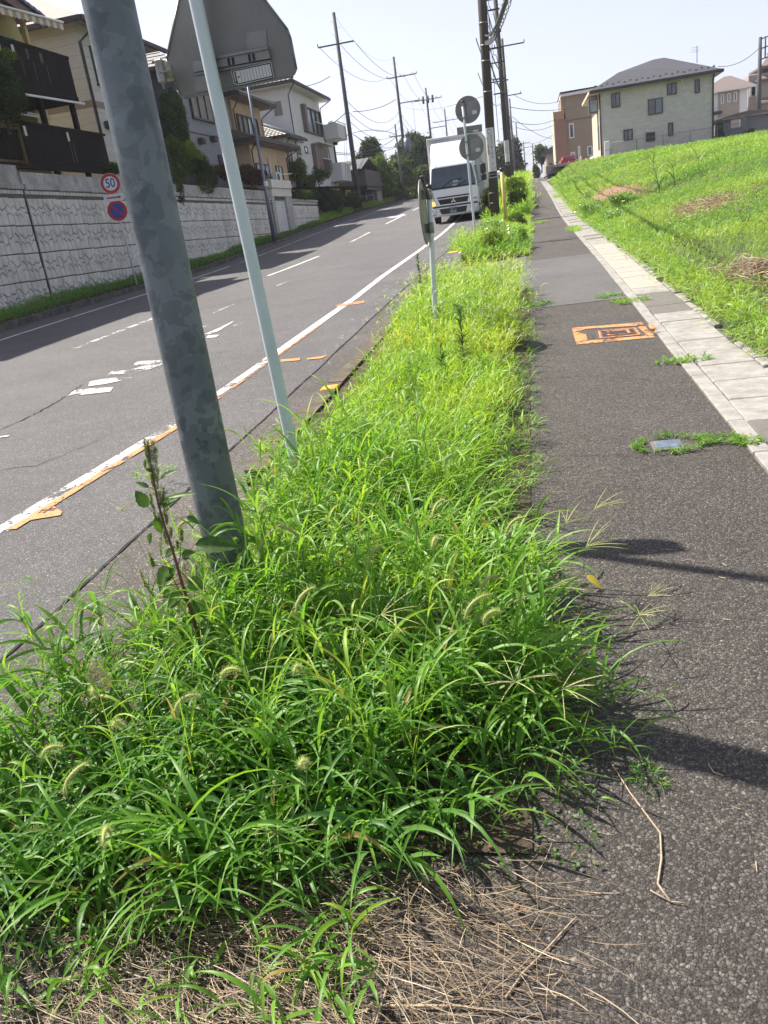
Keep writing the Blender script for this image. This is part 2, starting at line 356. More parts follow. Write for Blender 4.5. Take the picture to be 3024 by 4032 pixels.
# dark joint between asphalt and gutter apron, with a ragged edge
V = []; Fs = []; rr = random.Random(3)
yy = yr(0.8, 60, .05)
for y in yy:
    w = .006 + .007 * rr.random() + (.008 if rr.random() < .06 else 0); dx = .006 * math.sin(y * 3.1) + .004 * rr.uniform(-1, 1)
    V += [(-2.4 + dx - w, y, gz(y) + ROAD + .008), (-2.4 + dx + w, y, gz(y) + ROAD + .010)]
for i in range(len(yy) - 1): Fs.append((2 * i, 2 * i + 1, 2 * i + 3, 2 * i + 2))
link('gutter_joint', npmesh('gutter_joint', V, Fs, M_black), kind='structure')
def crack(pix, off, w, name='road_crack', seed=1, wob=.02):
    rr = random.Random(seed); P = [gp(x, y, off) for x, y in pix]; pts = []
    for a, b in zip(P[:-1], P[1:]):
        n = max(2, int((b - a).length / .06))
        for k in range(n): pts.append(a.lerp(b, k / n) + Vector((rr.uniform(-wob, wob), rr.uniform(-wob, wob), 0)))
    V = []; Fs = []
    for i, p in enumerate(pts):
        t = (pts[min(i + 1, len(pts) - 1)] - pts[max(i - 1, 0)]); t.z = 0; t.normalize(); n = Vector((-t.y, t.x, 0)); ww = w * rr.uniform(.3, 1)
        z = gz(p.y) + off + .006
        V += [(p.x + n.x * ww, p.y + n.y * ww, z), (p.x - n.x * ww, p.y - n.y * ww, z)]
    for i in range(len(pts) - 1): Fs.append((2 * i, 2 * i + 1, 2 * i + 3, 2 * i + 2))
    link(name, npmesh(name, V, Fs, M_black), kind='structure')
crack([(0, 1695), (120, 1640), (200, 1600), (260, 1560), (330, 1512)], ROAD, .012)
crack([(0, 1850), (150, 1835), (420, 1720)], ROAD, .006, seed=4)
crack([(590, 1440), (760, 1400), (900, 1385), (1080, 1360)], ROAD, .006, seed=5)
crack([(1080, 1130), (1250, 1090), (1480, 1060), (1560, 1040)], ROAD, .010, seed=6, wob=.04)
crack([(2060, 1800), (2300, 1795), (2560, 1800)], 0, .003, 'pavement_crack', seed=7)
crack([(2130, 2420), (2500, 2380), (2800, 2460), (3010, 2440)], 0, .0018, 'pavement_crack', seed=8, wob=.03)
crack([(2020, 1500), (2300, 1480), (2600, 1500)], 0, .003, 'pavement_crack', seed=9)
# ---- road markings
def dash(name, x, y0, y1, w, mat, off=ROAD + .004, step=.5):
    x = fx(x); return sheet(name, lambda y: x(y) - w / 2, lambda y: x(y) + w / 2, yr(y0, y1, step), off, mat)
dash('right_edge_line', ER, 4.1, 9.2, .115, M_whitew); dash('right_edge_line_far', ER, 9.2, 130, .14, M_white)
dash('left_edge_line', EL, 10, 31.7, .12, M_white); dash('left_edge_line_far', EL, 33, 130, .12, M_whitew)
_cx = lambda y: float(np.interp(y, [20, 30, 52, 65, 90], [-7.65, -7.8, -7.85, -8.1, -8.6]))
for a, b, m in ((12.5, 17.2, M_whitevw), (23.6, 30.3, M_white), (36.2, 41.0, M_whitew), (46.1, 51.9, M_white), (58.8, 65.4, M_white), (72, 78, M_white), (85, 91, M_white)):
    dash('centre_line', _cx, a, b, .13, m)
dash('orange_edge_paint', lambda y: ER(y) + .10, 4.3, 6.9, .075, M_orange2, ROAD + .008, .1)
dash('orange_edge_paint', lambda y: ER(y) + .085, 6.9, 11.8, .05, M_orange, ROAD + .008, .1)
def flat(name, pix, off, mat, lift=.008):
    P = [gp(x, y, off) for x, y in pix]
    V = [(p.x, p.y, gz(p.y) + off + lift) for p in P]
    mb = MB(); mb.add(V, [tuple(range(len(V)))]); return mb.build(name, mat, kind='structure')
q = lambda x, y: (x * .8439, 1100 + y * .8439)
flat('orange_edge_end', [q(150, 1100), q(250, 1060), q(290, 1088), q(285, 1105), q(150, 1128)], ROAD, M_orange2)
flat('white_edge_end', [q(60, 1120), q(175, 1090), q(150, 1128), q(60, 1138)], ROAD, M_white, .006)
flat('white_edge_end', [q(0, 1190), q(30, 1150), q(110, 1135), q(95, 1155), q(20, 1185)], ROAD, M_whitevw, .006)
for pts in ([q(1310, 378), q(1400, 370), q(1400, 380), q(1312, 388)], [q(1432, 372), q(1530, 358), q(1500, 372), q(1435, 378)], [q(1570, 122), q(1700, 100), q(1700, 112), q(1575, 130)]):
    flat('orange_survey_tick', [(min(x, 1500), y) for x, y in pts], ROAD, M_orange2)
flat('worn_road_character', [q(305, 552), q(350, 520), q(430, 512), q(530, 506), q(515, 527), q(420, 537)], ROAD, M_whitew)
flat('worn_road_character', [q(412, 502), q(420, 480), q(500, 464), q(620, 461), q(560, 477), q(500, 490)], ROAD, M_whitew)
flat('worn_road_character', [q(505, 447), q(520, 432), q(610, 425), q(700, 398), q(620, 405), q(640, 385), q(770, 378), q(760, 400), q(690, 425), q(600, 443)], ROAD, M_whitevw)
flat('worn_road_character', [q(955, 258), q(1010, 235), q(1092, 195), q(1080, 206), q(1020, 243), q(975, 258)], ROAD, M_white)
flat('worn_road_character', [q(962, 275), q(970, 264), q(1024, 261), q(1005, 273)], ROAD, M_white)
flat('worn_road_character', [q(945, 222), q(985, 210), q(975, 218), q(950, 226)], ROAD, M_whitevw)
flat('worn_road_character', [q(1085, 217), q(1135, 205), q(1125, 212), q(1095, 219)], ROAD, M_whitevw)
flat('worn_road_character', [q(0, 737), q(45, 731), q(40, 736), q(0, 742)], ROAD, M_white)
flat('worn_road_character', [(1517, 858), (1590, 843), (1600, 848), (1560, 858)], ROAD, M_whitew)
for y0 in (12.9, 15.2, 19.5): flat_ = dash('worn_lane_trace', lambda y: -6.2, y0, y0 + 1.2, .05, M_whitevw)

# ---- right-hand drain: slabs with slotted grates, edge strip
dr = empty('drain_cover_row', (1.4, 20, gz(20)), 'row of pale concrete drain slabs with slotted grates along the pavement edge', 'drain')
sl_l = []
def slab_mesh(L, dark, grate):
    mb = MB(); mb.box(-.2, .2, 0, L, -.06, 0, .006); me_o = mb
    return mb
y = 2.0; i = 0; rr = random.Random(11)
_meshes = {}
def meshof(mb, name, mat):
    me = bpy.data.meshes.new(name); me.from_pydata([tuple(v) for v in mb.v], [], mb.f); me.polygons.foreach_set('use_smooth', mb.sm); me.materials.append(mat); return me
m_slab = meshof(MB().box(-.2, .2, .004, .496, -.06, 0, .007), 'slab', M_slab); m_slabk = meshof(MB().box(-.2, .2, .004, .496, -.06, 0, .007), 'slab', M_slabd)
m_far = meshof(MB().box(-.195, .2, .010, .590, -.06, 0, .007), 'slab', plain('drain_concrete_cream', (0.35, 0.325, 0.275), .85, var=.15, scale=14, bscale=160, bd=.002))
M_rust = plain('rusty_slot', (0.42, 0.28, 0.15), .9, var=.4, scale=40)
gm = MB(); gm.box(-.06, .06, .0, .11, 0, .001)
m_grate_hole = meshof(gm, 'grate_opening', M_black)
gm = MB()
for k in range(3): gm.add([(-.05 + k * .035, .0, .0), (-.038 + k * .035, .0, .0), (-.008 + k * .035, .11, .0), (-.02 + k * .035, .11, .0)], [(0, 1, 2, 3)])
m_grate_bar = meshof(gm, 'grate_bars', M_rust)
while y < 84:
    far = 10.6 < y < 17.8; me = m_far if far else (m_slabk if rr.random() < .18 else m_slab)
    L = .6 if far else .5
    o = link('drain_slab', me); o.location = (1.395 + rr.uniform(-.006, .006), y, gz(y) + .004 + rr.uniform(-.003, .004)); o.rotation_euler = (math.atan2(gz(y + .5) - gz(y), .5), 0, rr.uniform(-.006, .006)); setpar(o, dr)
    if i % 2 == 0 and y < 24:
        z = .0012
        for me2, dz, nm in ((m_grate_hole, z, 'grate_opening'), (m_grate_bar, z + .0035, 'grate_bars')):
            g = link(nm, me2); g.location = o.location + Vector((-.10, .18, dz)); g.rotation_euler = o.rotation_euler; g.parent = o; g.matrix_parent_inverse = wmat(o).inverted()
    y += L; i += 1
y = 2.0
mk = meshof(MB().box(-.05, .05, .003, .597, -.1, 0, .006), 'edge_strip', M_slab)
while y < 84:
    o = link('edge_strip', mk); o.location = (1.132 + rr.uniform(-.003, .003), y, gz(y) + .012 + rr.uniform(-.002, .003)); o.rotation_euler = (math.atan2(gz(y + .5) - gz(y), .5), 0, rr.uniform(-.004, .004)); setpar(o, dr); y += .6
y = 2.5
while y < 60:
    L = rr.uniform(.18, .5); mb = MB().box(1.605, 1.68 + rr.uniform(-.02, .02), y, y + L - .01, gz(y) - .06, gz(y) + .012 + rr.uniform(-.004, .01), .008)
    if rr.random() < .85: mb.build('edging_block', M_slab, dr)
    y += L

# ---- verge kerb stones (road side)
M_kerby = plain('kerb_paint_yellow', (0.70, 0.36, 0.04), .75, var=.3, scale=20, dirt=(.3, .16, .05))
M_kerbw = plain('kerb_paint_white', (0.86, 0.84, 0.80), .7, var=.15, scale=20, dirt=(.4, .36, .3))
ke = empty('verge_kerb', (-1.87, 6, gz(6)), 'mossy dark kerb stones between the gutter and the weedy verge', 'kerb')
y = 4.75
while y < 11.9:
    dz_ = rr.uniform(.022, .036); mb = MB().prism([(-1.945 + rr.uniform(-.006, .006), y + .003, gz(y) - .2), (-1.945, y + .597, gz(y + .6) - .2), (-1.945, y + .597, gz(y + .6) + dz_), (-1.945, y + .003, gz(y) + dz_)], (.145, 0, 0)); mb.build('kerb_stone', M_kerb, ke); y += .6
MB().box(-1.95, -1.80, 6.85, 7.02, gz(7) - .1, gz(7) + .042, .01).build('painted_kerb_end', M_kerby, ke, label='orange painted patch on the kerb')
kf = empty('far_verge_kerb', (-1.87, 30, gz(30)), 'dark kerb stones beside the far verge, from the white end block to the parked truck', 'kerb')
y = 17.9
while y < 90:
    MB().prism([(-1.945, y + .003, gz(y) - .2), (-1.945, y + .597, gz(y + .6) - .2), (-1.945, y + .597, gz(y + .6) + .03), (-1.945, y + .003, gz(y) + .03)], (.145, 0, 0)).build('kerb_stone', M_kerb, kf); y += .6
def endblock(x, y, w, l, h, label):
    r = empty('kerb_end_block', (x, y, gz(y)), label, 'kerb block')
    z = gz(y) + ROAD
    mb = MB(); pts = []
    for t in np.linspace(0, 1, 7): pts.append((0, t))
    prof = [(0, 0), (0, h * .72), (w * .1, h * .93), (w * .25, h), (w * .8, h), (w * .95, h * .93), (w, h * .8), (w, 0)]
    mb.prism([(x - w / 2 + a, y, z + b) for a, b in prof], (0, l, 0)); mb.build('block', M_kerbw, r)
    MB().box(x - w * .30, x + w * .34, y + .0, y + l * .99, z + h * .995, z + h + .012, .005).build('painted_top', M_kerby, r)
endblock(-1.66, 17.35, .34, .55, .37, 'rounded white kerb end block with orange top where the driveway meets the far verge')
endblock(-1.84, 12.2, .22, .4, .2, 'small white and yellow kerb end peeping out of the weeds')

# ---- left kerb: individual stones
lk = empty('left_kerb', (-12.5, 25, gz(25)), 'blackened concrete kerb stones along the far side of the road', 'kerb')
y = 14.0; i = 0
while y < 100:
    L = .6 if y < 60 else 1.2
    x = KL(y); x2 = KL(y + L)
    MB().prism([(x, y + .008, gz(y) - .2), (x2, y + L - .008, gz(y + L) - .2), (x2 - .16, y + L - .008, gz(y + L) - .2), (x - .16, y + .008, gz(y) - .2)], (0, 0, .2 + .06 + rr.uniform(-.012, .012))).build('kerb_stone', M_kerbfar, lk); y += L

# ---- the vacant field and the yards beyond
fxs = list(np.arange(1.66, 6, .35)) + list(np.arange(6, 20, 1.0)) + list(np.arange(20, 62, 3.0)); fys = yr(-3, 79.5, 1.0)
FX, FY = np.meshgrid(fxs, fys); FZ = field_z(FX, FY) - .02
V = np.stack([FX.ravel(), FY.ravel(), FZ.ravel()], 1); n = len(fxs)
Fq = [(j * n + i, j * n + i + 1, (j + 1) * n + i + 1, (j + 1) * n + i) for j in range(len(fys) - 1) for i in range(n - 1)]
link('field_ground', npmesh('field_ground', V, Fq, M_grassground, smooth=True), kind='structure')
V = []
for y in (79.5, 100, 130, 170):
    for x in (2.2, 60): V.append((x, y, max(4.0, gz(y) - .02)))
M_yard = plain('yard_gravel', (0.22, 0.2, 0.18), .9, var=.25, scale=4)
link('yard_ground', npmesh('yard_ground', V, [(0, 1, 3, 2), (2, 3, 5, 4), (4, 5, 7, 6)], M_yard), kind='structure')
# terrace behind the retaining wall on the left
V = []
for y, z in ((-2, 4.05), (44.3, 4.05), (60, 4.4), (72, 4.6), (120, 5.2)):
    for x in (WX - .25, -60): V.append((x, y, z))
link('terrace_ground', npmesh('terrace_ground', V, [(0, 2, 3, 1), (2, 4, 5, 3), (4, 6, 7, 5), (6, 8, 9, 7)], M_soil), kind='structure')
# planted bank falling from the terrace to the kerb where the wall has ended
V = []; Fs = []; bys = yr(54.4, 120, 2.0)
for y in bys:
    a = float(np.interp(y, [54.4, 60, 120], [4.2, 4.4, 5.2]))
    for t, xx in enumerate((KL(y) - .5, KL(y) - 1.2, KL(y) - 2.2, WX - 2.6)):
        V.append((xx, y, [gz(y) + .03, gz(y) + .5, a - .6, a][t]))
for j in range(len(bys) - 1):
    for i in range(3): Fs.append((j * 4 + i, j * 4 + i + 1, j * 4 + i + 5, j * 4 + i + 4))
link('planted_bank', npmesh('planted_bank', V, Fs, M_soil), kind='structure')

# ---- manholes in the pavement
M_iron = plain('manhole_iron', (0.11, 0.075, 0.07), .75, .3, var=.3, scale=30, bscale=90, bd=.004)
mh = empty('manhole_cover', (.7, 8.2, gz(8.2)), 'rectangular iron manhole cover daubed with orange paint inside an orange painted frame', 'manhole cover')
c0 = lambda x, y: (1800 + x * .7378, 1000 + y * .7378)
def pavquad(pix, lift): return [Vector((p.x, p.y, gz(p.y) + lift)) for p in (gp(*c0(*a)) for a in pix)]
A = pavquad([(735, 415), (745, 462), (1000, 440), (965, 395)], 0)
def inset(Q, t):
    c = sum(Q, Vector()) / 4; return [c + (v - c) * (1 - t) for v in Q]
MB().prism([v + Vector((0, 0, -.01)) for v in A], (0, 0, .016)).build('cover_frame', M_iron, mh)
MB().prism([v + Vector((0, 0, -.01)) for v in inset(A, .12)], (0, 0, .020)).build('lid', M_iron, mh)
rl = inset(A, .2)
for k in range(9):
    for l in range(5):
        u, v = (k + .5) / 9, (l + .5) / 5
        p = rl[0].lerp(rl[3], u).lerp(rl[1].lerp(rl[2], u), v); MB().box(p.x - .018, p.x + .018, p.y - .022, p.y + .022, p.z, p.z + .014).build('tread_block', M_iron, mh)
Z = lambda Q, l: [v + Vector((0, 0, l)) for v in Q]
def ring(Q, t0, t1, l, name, mat, skip=()):
    a, b = Z(inset(Q, t0), l), Z(inset(Q, t1), l); mb = MB()
    for i in range(4):
        if i in skip: continue
        j = (i + 1) % 4; mb.add([a[i], a[j], b[j], b[i]], [(0, 1, 2, 3)])
    return mb.build(name, mat, mh)
ring(A, .14, .28, .0125, 'orange_daub', M_orange2); ring(A, .5, .62, .0175, 'orange_daub', M_orange)
B = pavquad([(612, 398), (637, 487), (1062, 447), (985, 368)], 0)
mb = MB(); bz = Z(B, .005); bi = Z(pavquad([(680, 402), (697, 466), (1010, 432), (955, 385)], 0), .005)
for i, m in ((0, M_orange), (1, M_orange2), (3, M_orange2), (2, M_orange)):
    j = (i + 1) % 4; MB().add([bz[i], bz[j], bi[j], bi[i]], [(0, 1, 2, 3)]).build('orange_painted_band', m, mh)
flat('orange_daub_on_drain', [c0(1015, 385), c0(1040, 372), c0(1075, 415), c0(1050, 425)], .022, M_orange2)
M_blue = plain('blue_lid', (0.09, 0.13, 0.19), .7, var=.5, scale=30, dirt=(.25, .24, .22))
Bp = gp(2627, 1757); bb = empty('valve_box_cover', Bp, 'small blue valve box lid ringed by weeds in the pavement', 'valve cover')
MB().box(Bp.x - .085, Bp.x + .085, Bp.y - .09, Bp.y + .09, gz(Bp.y) - .02, gz(Bp.y) + .010, .004).build('frame', M_slabd, bb)
MB().box(Bp.x - .065, Bp.x + .065, Bp.y - .07, Bp.y + .07, gz(Bp.y) - .02, gz(Bp.y) + .014, .004).build('lid', M_blue, bb)

M_bare = plain('bare_orange_soil', (0.25, 0.15, 0.085), .95, var=.35, scale=3, dirt=(.22, .15, .09), bscale=20, bd=.03)
for cx_, cy_, rx_, ry_, nm in ((3.4, 36.5, 1.0, 6.5, 'bare_soil_patch'), (3.75, 20.2, .5, 1.2, 'bare_soil_patch')):
    V = [(cx_, cy_, float(field_z(cx_, cy_)) + .05)]; n = 40
    for rr_ in (.5, 1.0):
        for k in range(n):
            a = 2 * math.pi * k / n; w = rr_ * (1 + .15 * math.sin(3 * a + cx_) + .08 * math.sin(7 * a)); x, y = cx_ + rx_ * w * math.cos(a), cy_ + ry_ * w * math.sin(a); V.append((x, y, float(field_z(x, y)) + (.045 if rr_ < 1 else .0)))
    link(nm, npmesh(nm, V, [(0, 1 + k, 1 + (k + 1) % n, 1 + (k + 1) % n) for k in range(0)] or [(1 + k, 1 + (k + 1) % n, 1 + n + (k + 1) % n, 1 + n + k) for k in range(n)], M_bare, smooth=True), kind='structure')
    mb_ = MB(); mb_.add(V[:n + 1], [(0, 1 + k, 1 + (k + 1) % n) for k in range(n)], True); mb_.build(nm, M_bare, kind='structure')
# ================================================================ left side: stone wall, houses, garage
WS = WX / -13.6                                       # survey made at 13.6 m, wall stands a touch farther
def Wd(y): return y * WS
M_stone = plain('moulded_stone', (0.62, 0.60, 0.56), .9, var=.25, scale=2.2, dirt=(0.36, 0.345, 0.30), bscale=35, bd=.008)
M_mort = plain('dark_joint', (0.12, 0.117, 0.11), .95, var=.4, scale=5)
M_capst = plain('wall_cap_concrete', (0.40, 0.39, 0.37), .9, var=.35, scale=3, dirt=(0.12, 0.11, 0.10), bscale=40, bd=.005)
def stone_unit(seed):
    """polygons of one moulded pattern unit, 1.5 m x .72 m, in (u, v)"""
    rr = random.Random(seed); cols = [0, .22, .47, .74, .98, 1.25, 1.5]; out = []
    n = len(cols) - 1
    knots = []
    for i in range(n + 1):
        knots.append(sorted([rr.uniform(.20, .34), rr.uniform(.42, .58)]))
    knots[n] = knots[0]
    for i in range(n):
        a, b = cols[i], cols[i + 1]; ka, kb = knots[i], knots[i + 1]
        m = (a + b) / 2 + rr.uniform(-.03, .03)
        mode = rr.random()
        ya, yb = (ka[0], kb[0]), (ka[1], kb[1])
        mid1 = (m, (ya[0] + ya[1]) / 2 + rr.choice((-.09, .08))); mid2 = (m, (yb[0] + yb[1]) / 2 + rr.choice((-.07, .09)))
        if mode < .3:
            out.append([(a, 0), (b, 0), (b, kb[1]), mid2, (a, ka[1])]); out.append([(a, ka[1]), mid2, (b, kb[1]), (b, .73), (a, .73)])
        else:
            out.append([(a, 0), (b, 0), (b, ya[1]), mid1, (a, ya[0])]); out.append([(a, ya[0]), mid1, (b, ya[1]), (b, yb[1]), mid2, (a, yb[0])]); out.append([(a, yb[0]), mid2, (b, yb[1]), (b, .73), (a, .73)])
    return out
UNIT = stone_unit(4)
def stone_geo(poly, gap=.012, depth=.045):
    """chamfered stone: in local coords x outwards (+X), y along, z up"""
    c = Vector((sum(p[0] for p in poly) / len(poly), sum(p[1] for p in poly) / len(poly)))
    def ins(d):
        r = []
        for p in poly:
            v = Vector(p) - c; l = v.length; r.append(c + v * max(.3, (l - d * 1.25) / l))
        return r
    A, B = ins(gap), ins(gap + .016); n = len(poly)
    vs = [(0, p[0], p[1]) for p in A] + [(depth * .7, p[0], p[1]) for p in A] + [(depth, p[0], p[1]) for p in B]
    fs = [(i, (i + 1) % n, n + (i + 1) % n, n + i) for i in range(n)] + [(n + i, n + (i + 1) % n, 2 * n + (i + 1) % n, 2 * n + i) for i in range(n)] + [tuple(range(2 * n, 3 * n))]
    return vs, fs
SG = [stone_geo(p) for p in UNIT]
SM = []
for vs, fs in SG:
    me = bpy.data.meshes.new('stone'); me.from_pydata(vs, [], fs); me.materials.append(M_stone); SM.append(me)
def capz(y): return 3.84 - .012 * (y - 21)
def wall(name, y0, y1, label, top=.33, indiv=300, sh=0.0):
    w = empty(name, (WX, (y0 + y1) / 2, gz((y0 + y1) / 2)), label, 'wall')
    lo = gz(y0) - .5
    MB().prism([(WX, y0, lo), (WX, y1, lo), (WX, y1, capz(y1) - .1), (WX, y0, capz(y0) - .1)], (-.35, 0, 0)).build('wall_core', M_mort, w)
    rr = random.Random(9); made = 0; mb = MB()
    rows = []
    for k in range(7): rows.append(-.94 + .735 * k)      # bottoms of the courses
    y = y0; items = []
    while y < y1 - .1:
        for rz in rows:
            for i, p in enumerate(UNIT):
                us = [q_[0] for q_ in p]; ya, yb = y + min(us), y + max(us)
                if yb > y1: continue
                dz = -.012 * (y - 21)
                zb = rz + min(q_[1] for q_ in p) + dz; zt = rz + max(q_[1] for q_ in p) + dz
                if zt < gz(y) - .1 or zt > capz(y) - .28: continue
                items.append((y + us[0], y, rz + dz, i))
        y += 1.5
    items.sort(key=lambda t: abs(t[0] - 17) if t[0] > 15 else 99)
    for yy_, y, z, i in items:
        dx = rr.uniform(-.008, .008)
        if made < indiv and yy_ > 15:
            o = link('stone', SM[i]); o.location = (WX + dx, y, z); setpar(o, w); made += 1
        else:
            vs, fs = SG[i]; mb.add([(v[0] + WX + dx, v[1] + y, v[2] + z) for v in vs], fs)
    if mb.v: mb.build('stones', M_stone, w, kind='stuff')
    # narrow course of small stones, ledge, parapet blocks
    y = y0; mb2 = MB()
    while y < y1 - .05:
        L = min(rr.uniform(.13, .24), y1 - y); z = capz(y); mb2.add(*[[(v[0], v[1], v[2]) for v in MB().box(WX, WX + .03, y + .008, y + L - .008, z - .27, z - .165, .012).v], MB().box(WX, WX + .03, y + .008, y + L - .008, z - .27, z - .165, .012).f]); y += L
    mb2.build('small_stone_course', M_stone, w, kind='stuff')
    y = y0
    while y < y1 - .05:
        L = min(1.8, y1 - y); z = capz(y + L / 2); MB().box(WX - .02, WX + .09, y + .004, y + L - .004, z - .15, z, .012).build('ledge_block', M_capst, w); y += L
    y = y0
    while y < y1 - .05 and top > 0:
        L = min(.40, y1 - y); z = capz(y + L / 2); MB().box(WX - .28, WX + .012, y + .003, y + L - .003, z, z + top, .006).build('parapet_block', M_capst, w); y += L
    for k in range(int((y1 - y0) / 2.6)):                 # weep holes
        yy_ = y0 + 1.1 + k * 2.6; zz = (1.0 if k % 2 else 1.75) - .012 * (yy_ - 21) + .2
        if zz > gz(yy_) + .2: MB().tube([(WX - .02, yy_, zz), (WX + .042, yy_, zz)], .035, 10).build('weep_hole', M_black, w)
    return w
wall('stone_wall_near', Wd(12), Wd(21.65), 'near end of the grey moulded stone retaining wall, higher parapet, at the left frame edge', .48, 300)
wall('stone_wall', Wd(21.72), Wd(44.2), 'long grey moulded stone retaining wall below the terrace houses', .33, 300)
w3 = wall('stone_wall_far', Wd(48.2), Wd(54.4), 'short last stretch of stone wall beyond the white shuttered garage', .0, 60)

# ---- garage cut into the wall
M_pwhite = plain('cream_render', (0.62, 0.60, 0.55), .85, var=.12, scale=2, dirt=(.38, .36, .33), bscale=50, bd=.003)
M_shut = plain('white_shutter', (0.66, 0.68, 0.70), .5, var=.08, scale=2, dirt=(.42, .42, .42))
ga = empty('garage', (WX, Wd(46.3), gz(46.3)), 'small built-in garage with white roller shutter between the stone walls', 'garage')
gy0, gy1 = Wd(44.25), Wd(48.15); sy0, sy1 = Wd(44.75), Wd(46.95)
MB().box(WX - 3, WX - .05, gy0, gy1, 1.2, 3.95).build('wall_block', M_pwhite, ga)
MB().box(WX - .05, WX + .12, gy0, sy0, 1.2, 3.6).build('left_pier', M_capst, ga); MB().box(WX - .05, WX + .12, sy1, gy1, 1.2, 3.6).build('right_pier', M_capst, ga)
MB().box(WX - .05, WX + .16, gy0 + .1, gy1, 3.604, 4.02, .01).build('lintel', M_pwhite, ga)
MB().box(WX - .6, WX + .26, gy0 - .05, gy1 - .1, 4.024, 4.45, .015).build('balcony_panel', M_pwhite, ga)
z = 1.5; 
while z < 3.4:
    MB().prism([(WX - .03, sy0, z), (WX + .005, sy0, z + .02), (WX + .005, sy0, z + .07), (WX - .03, sy0, z + .088)], (0, sy1 - sy0, 0)).build('shutter_slat', M_shut, ga); z += .09
MB().box(WX - .03, WX + .06, sy0, sy1, 3.42, 3.6).build('shutter_box', M_kerbfar, ga)

# ---- window and roof builders
M_frame = plain('bronze_frame', (0.045, 0.035, 0.03), .5, var=.2)
M_framew = plain('white_frame', (0.75, 0.75, 0.73), .5, var=.06)
M_framek = plain('black_frame', (0.02, 0.02, 0.022), .5, var=.2)
M_pane = glassm('window_glass', (0.05, 0.06, 0.075), .06); M_panel = glassm('window_glass_pale', (0.22, 0.25, 0.28), .15)
M_shutb = plain('brown_shutter', (0.16, 0.11, 0.09), .6, var=.15, scale=1.5, dirt=(.10, .07, .06)); M_shutg = plain('grey_shutter', (0.20, 0.185, 0.165), .6, var=.12)
def window(root, face, a0, a1, z0, z1, w=0.0, frame=None, panes=2, mat=None, shutter=None, depth=.06, ft=.05, sill=True):
    """face 'x': lies on plane X=w, a along Y.  face 'y': lies on plane Y=w facing the camera, a along X."""
    frame = frame or M_frame; mat = mat or M_pane
    def B(mb, a, b, c, d, o0, o1):
        return mb.box(w + o0, w + o1, a, b, c, d) if face == 'x' else mb.box(a, b, w - o1, w - o0, c, d)
    f = MB(); t = ft
    B(f, a0, a1, z1 - t, z1, -.02, depth); B(f, a0, a1, z0, z0 + t, -.02, depth); B(f, a0, a0 + t, z0 + t, z1 - t, -.02, depth); B(f, a1 - t, a1, z0 + t, z1 - t, -.02, depth)
    fr_ = f.build('window_frame', frame, root)
    n = panes; wd = (a1 - a0 - 2 * t) / n
    for i in range(n):
        s0 = a0 + t + i * wd; sh = shutter and i in shutter
        m = MB(); B(m, s0 + .004, s0 + wd - .004, z0 + t, z1 - t, -.01, .012 + (.018 if i % 2 else 0)); m.build('window_pane', (M_shutg if sh else mat), fr_)
        if i: m = MB(); B(m, s0 - t * .35, s0 + t * .35, z0 + t, z1 - t, -.01, depth * .8); m.build('mullion', frame, fr_)
    if sill: m = MB(); B(m, a0 - .05, a1 + .05, z0 - .05, z0 - .002, -.02, depth + .05); m.build('sill', frame, root)
def slab3(mb, P, th):
    """quad P (4 pts) thickened downwards"""
    P = [Vector(p) for p in P]; return mb.prism(P, (0, 0, -th))
def tileroof(root, e0, e1, r0, r1, mat, pitch=.27, name='roof_tile', rows=None, maxn=120, wave=.035, stuffed=False):
    """curved roof tiles on the plane eave e0-e1, ridge r0-r1"""
    e0, e1, r0, r1 = map(Vector, (e0, e1, r0, r1)); sl = (r0 + r1) / 2 - (e0 + e1) / 2; L = sl.length; nrm = (e1 - e0).cross(r0 - e0).normalized()
    if nrm.z < 0: nrm = -nrm
    rows = rows or max(2, int(L / pitch)); tot = 0; stuff = MB(); allt = []
    for r in range(rows):
        t0, t1 = r / rows, (r + 1.12) / rows
        a0, a1 = e0.lerp(r0, t0), e1.lerp(r1, t0); b0, b1 = e0.lerp(r0, min(t1, 1)), e1.lerp(r1, min(t1, 1)); n = max(1, int((a1 - a0).length / pitch))
        for k in range(n):
            c = []
            for (p, q_), lift in (((a0, a1), .035), ((b0, b1), .0)):
                for j in range(4):
                    u = (k + j / 3) / n; c.append(p.lerp(q_, min(u, 1)) + nrm * (lift + wave * math.sin(j / 3 * math.pi) ** 1.0))
            allt.append((c, [(0, 1, 5, 4), (1, 2, 6, 5), (2, 3, 7, 6)]))
    for i, (c, fs) in enumerate(allt):
        lip = [v - nrm * .03 for v in c[:4]]
        c2 = c + lip; fs2 = fs + [(0, 8, 9, 1), (1, 9, 10, 2), (2, 10, 11, 3)]
        if i < maxn: MB().add(c2, fs2, False).build(name, mat, root)
        else: stuff.add(c2, fs2)
    if stuff.v: stuff.build('roof_tiles', mat, root, kind='stuff')
def gutterpipe(root, pts, r=.035, mat=None): MB().tube(pts, r, 6).build('downpipe', mat or M_frame, root)
HX = -15.4; HS = 15.4 / 15.2                           # house fronts; survey was made at 15.2 m
hy = lambda y: y * HS
hz = lambda z: EYE + (z - EYE) * HS

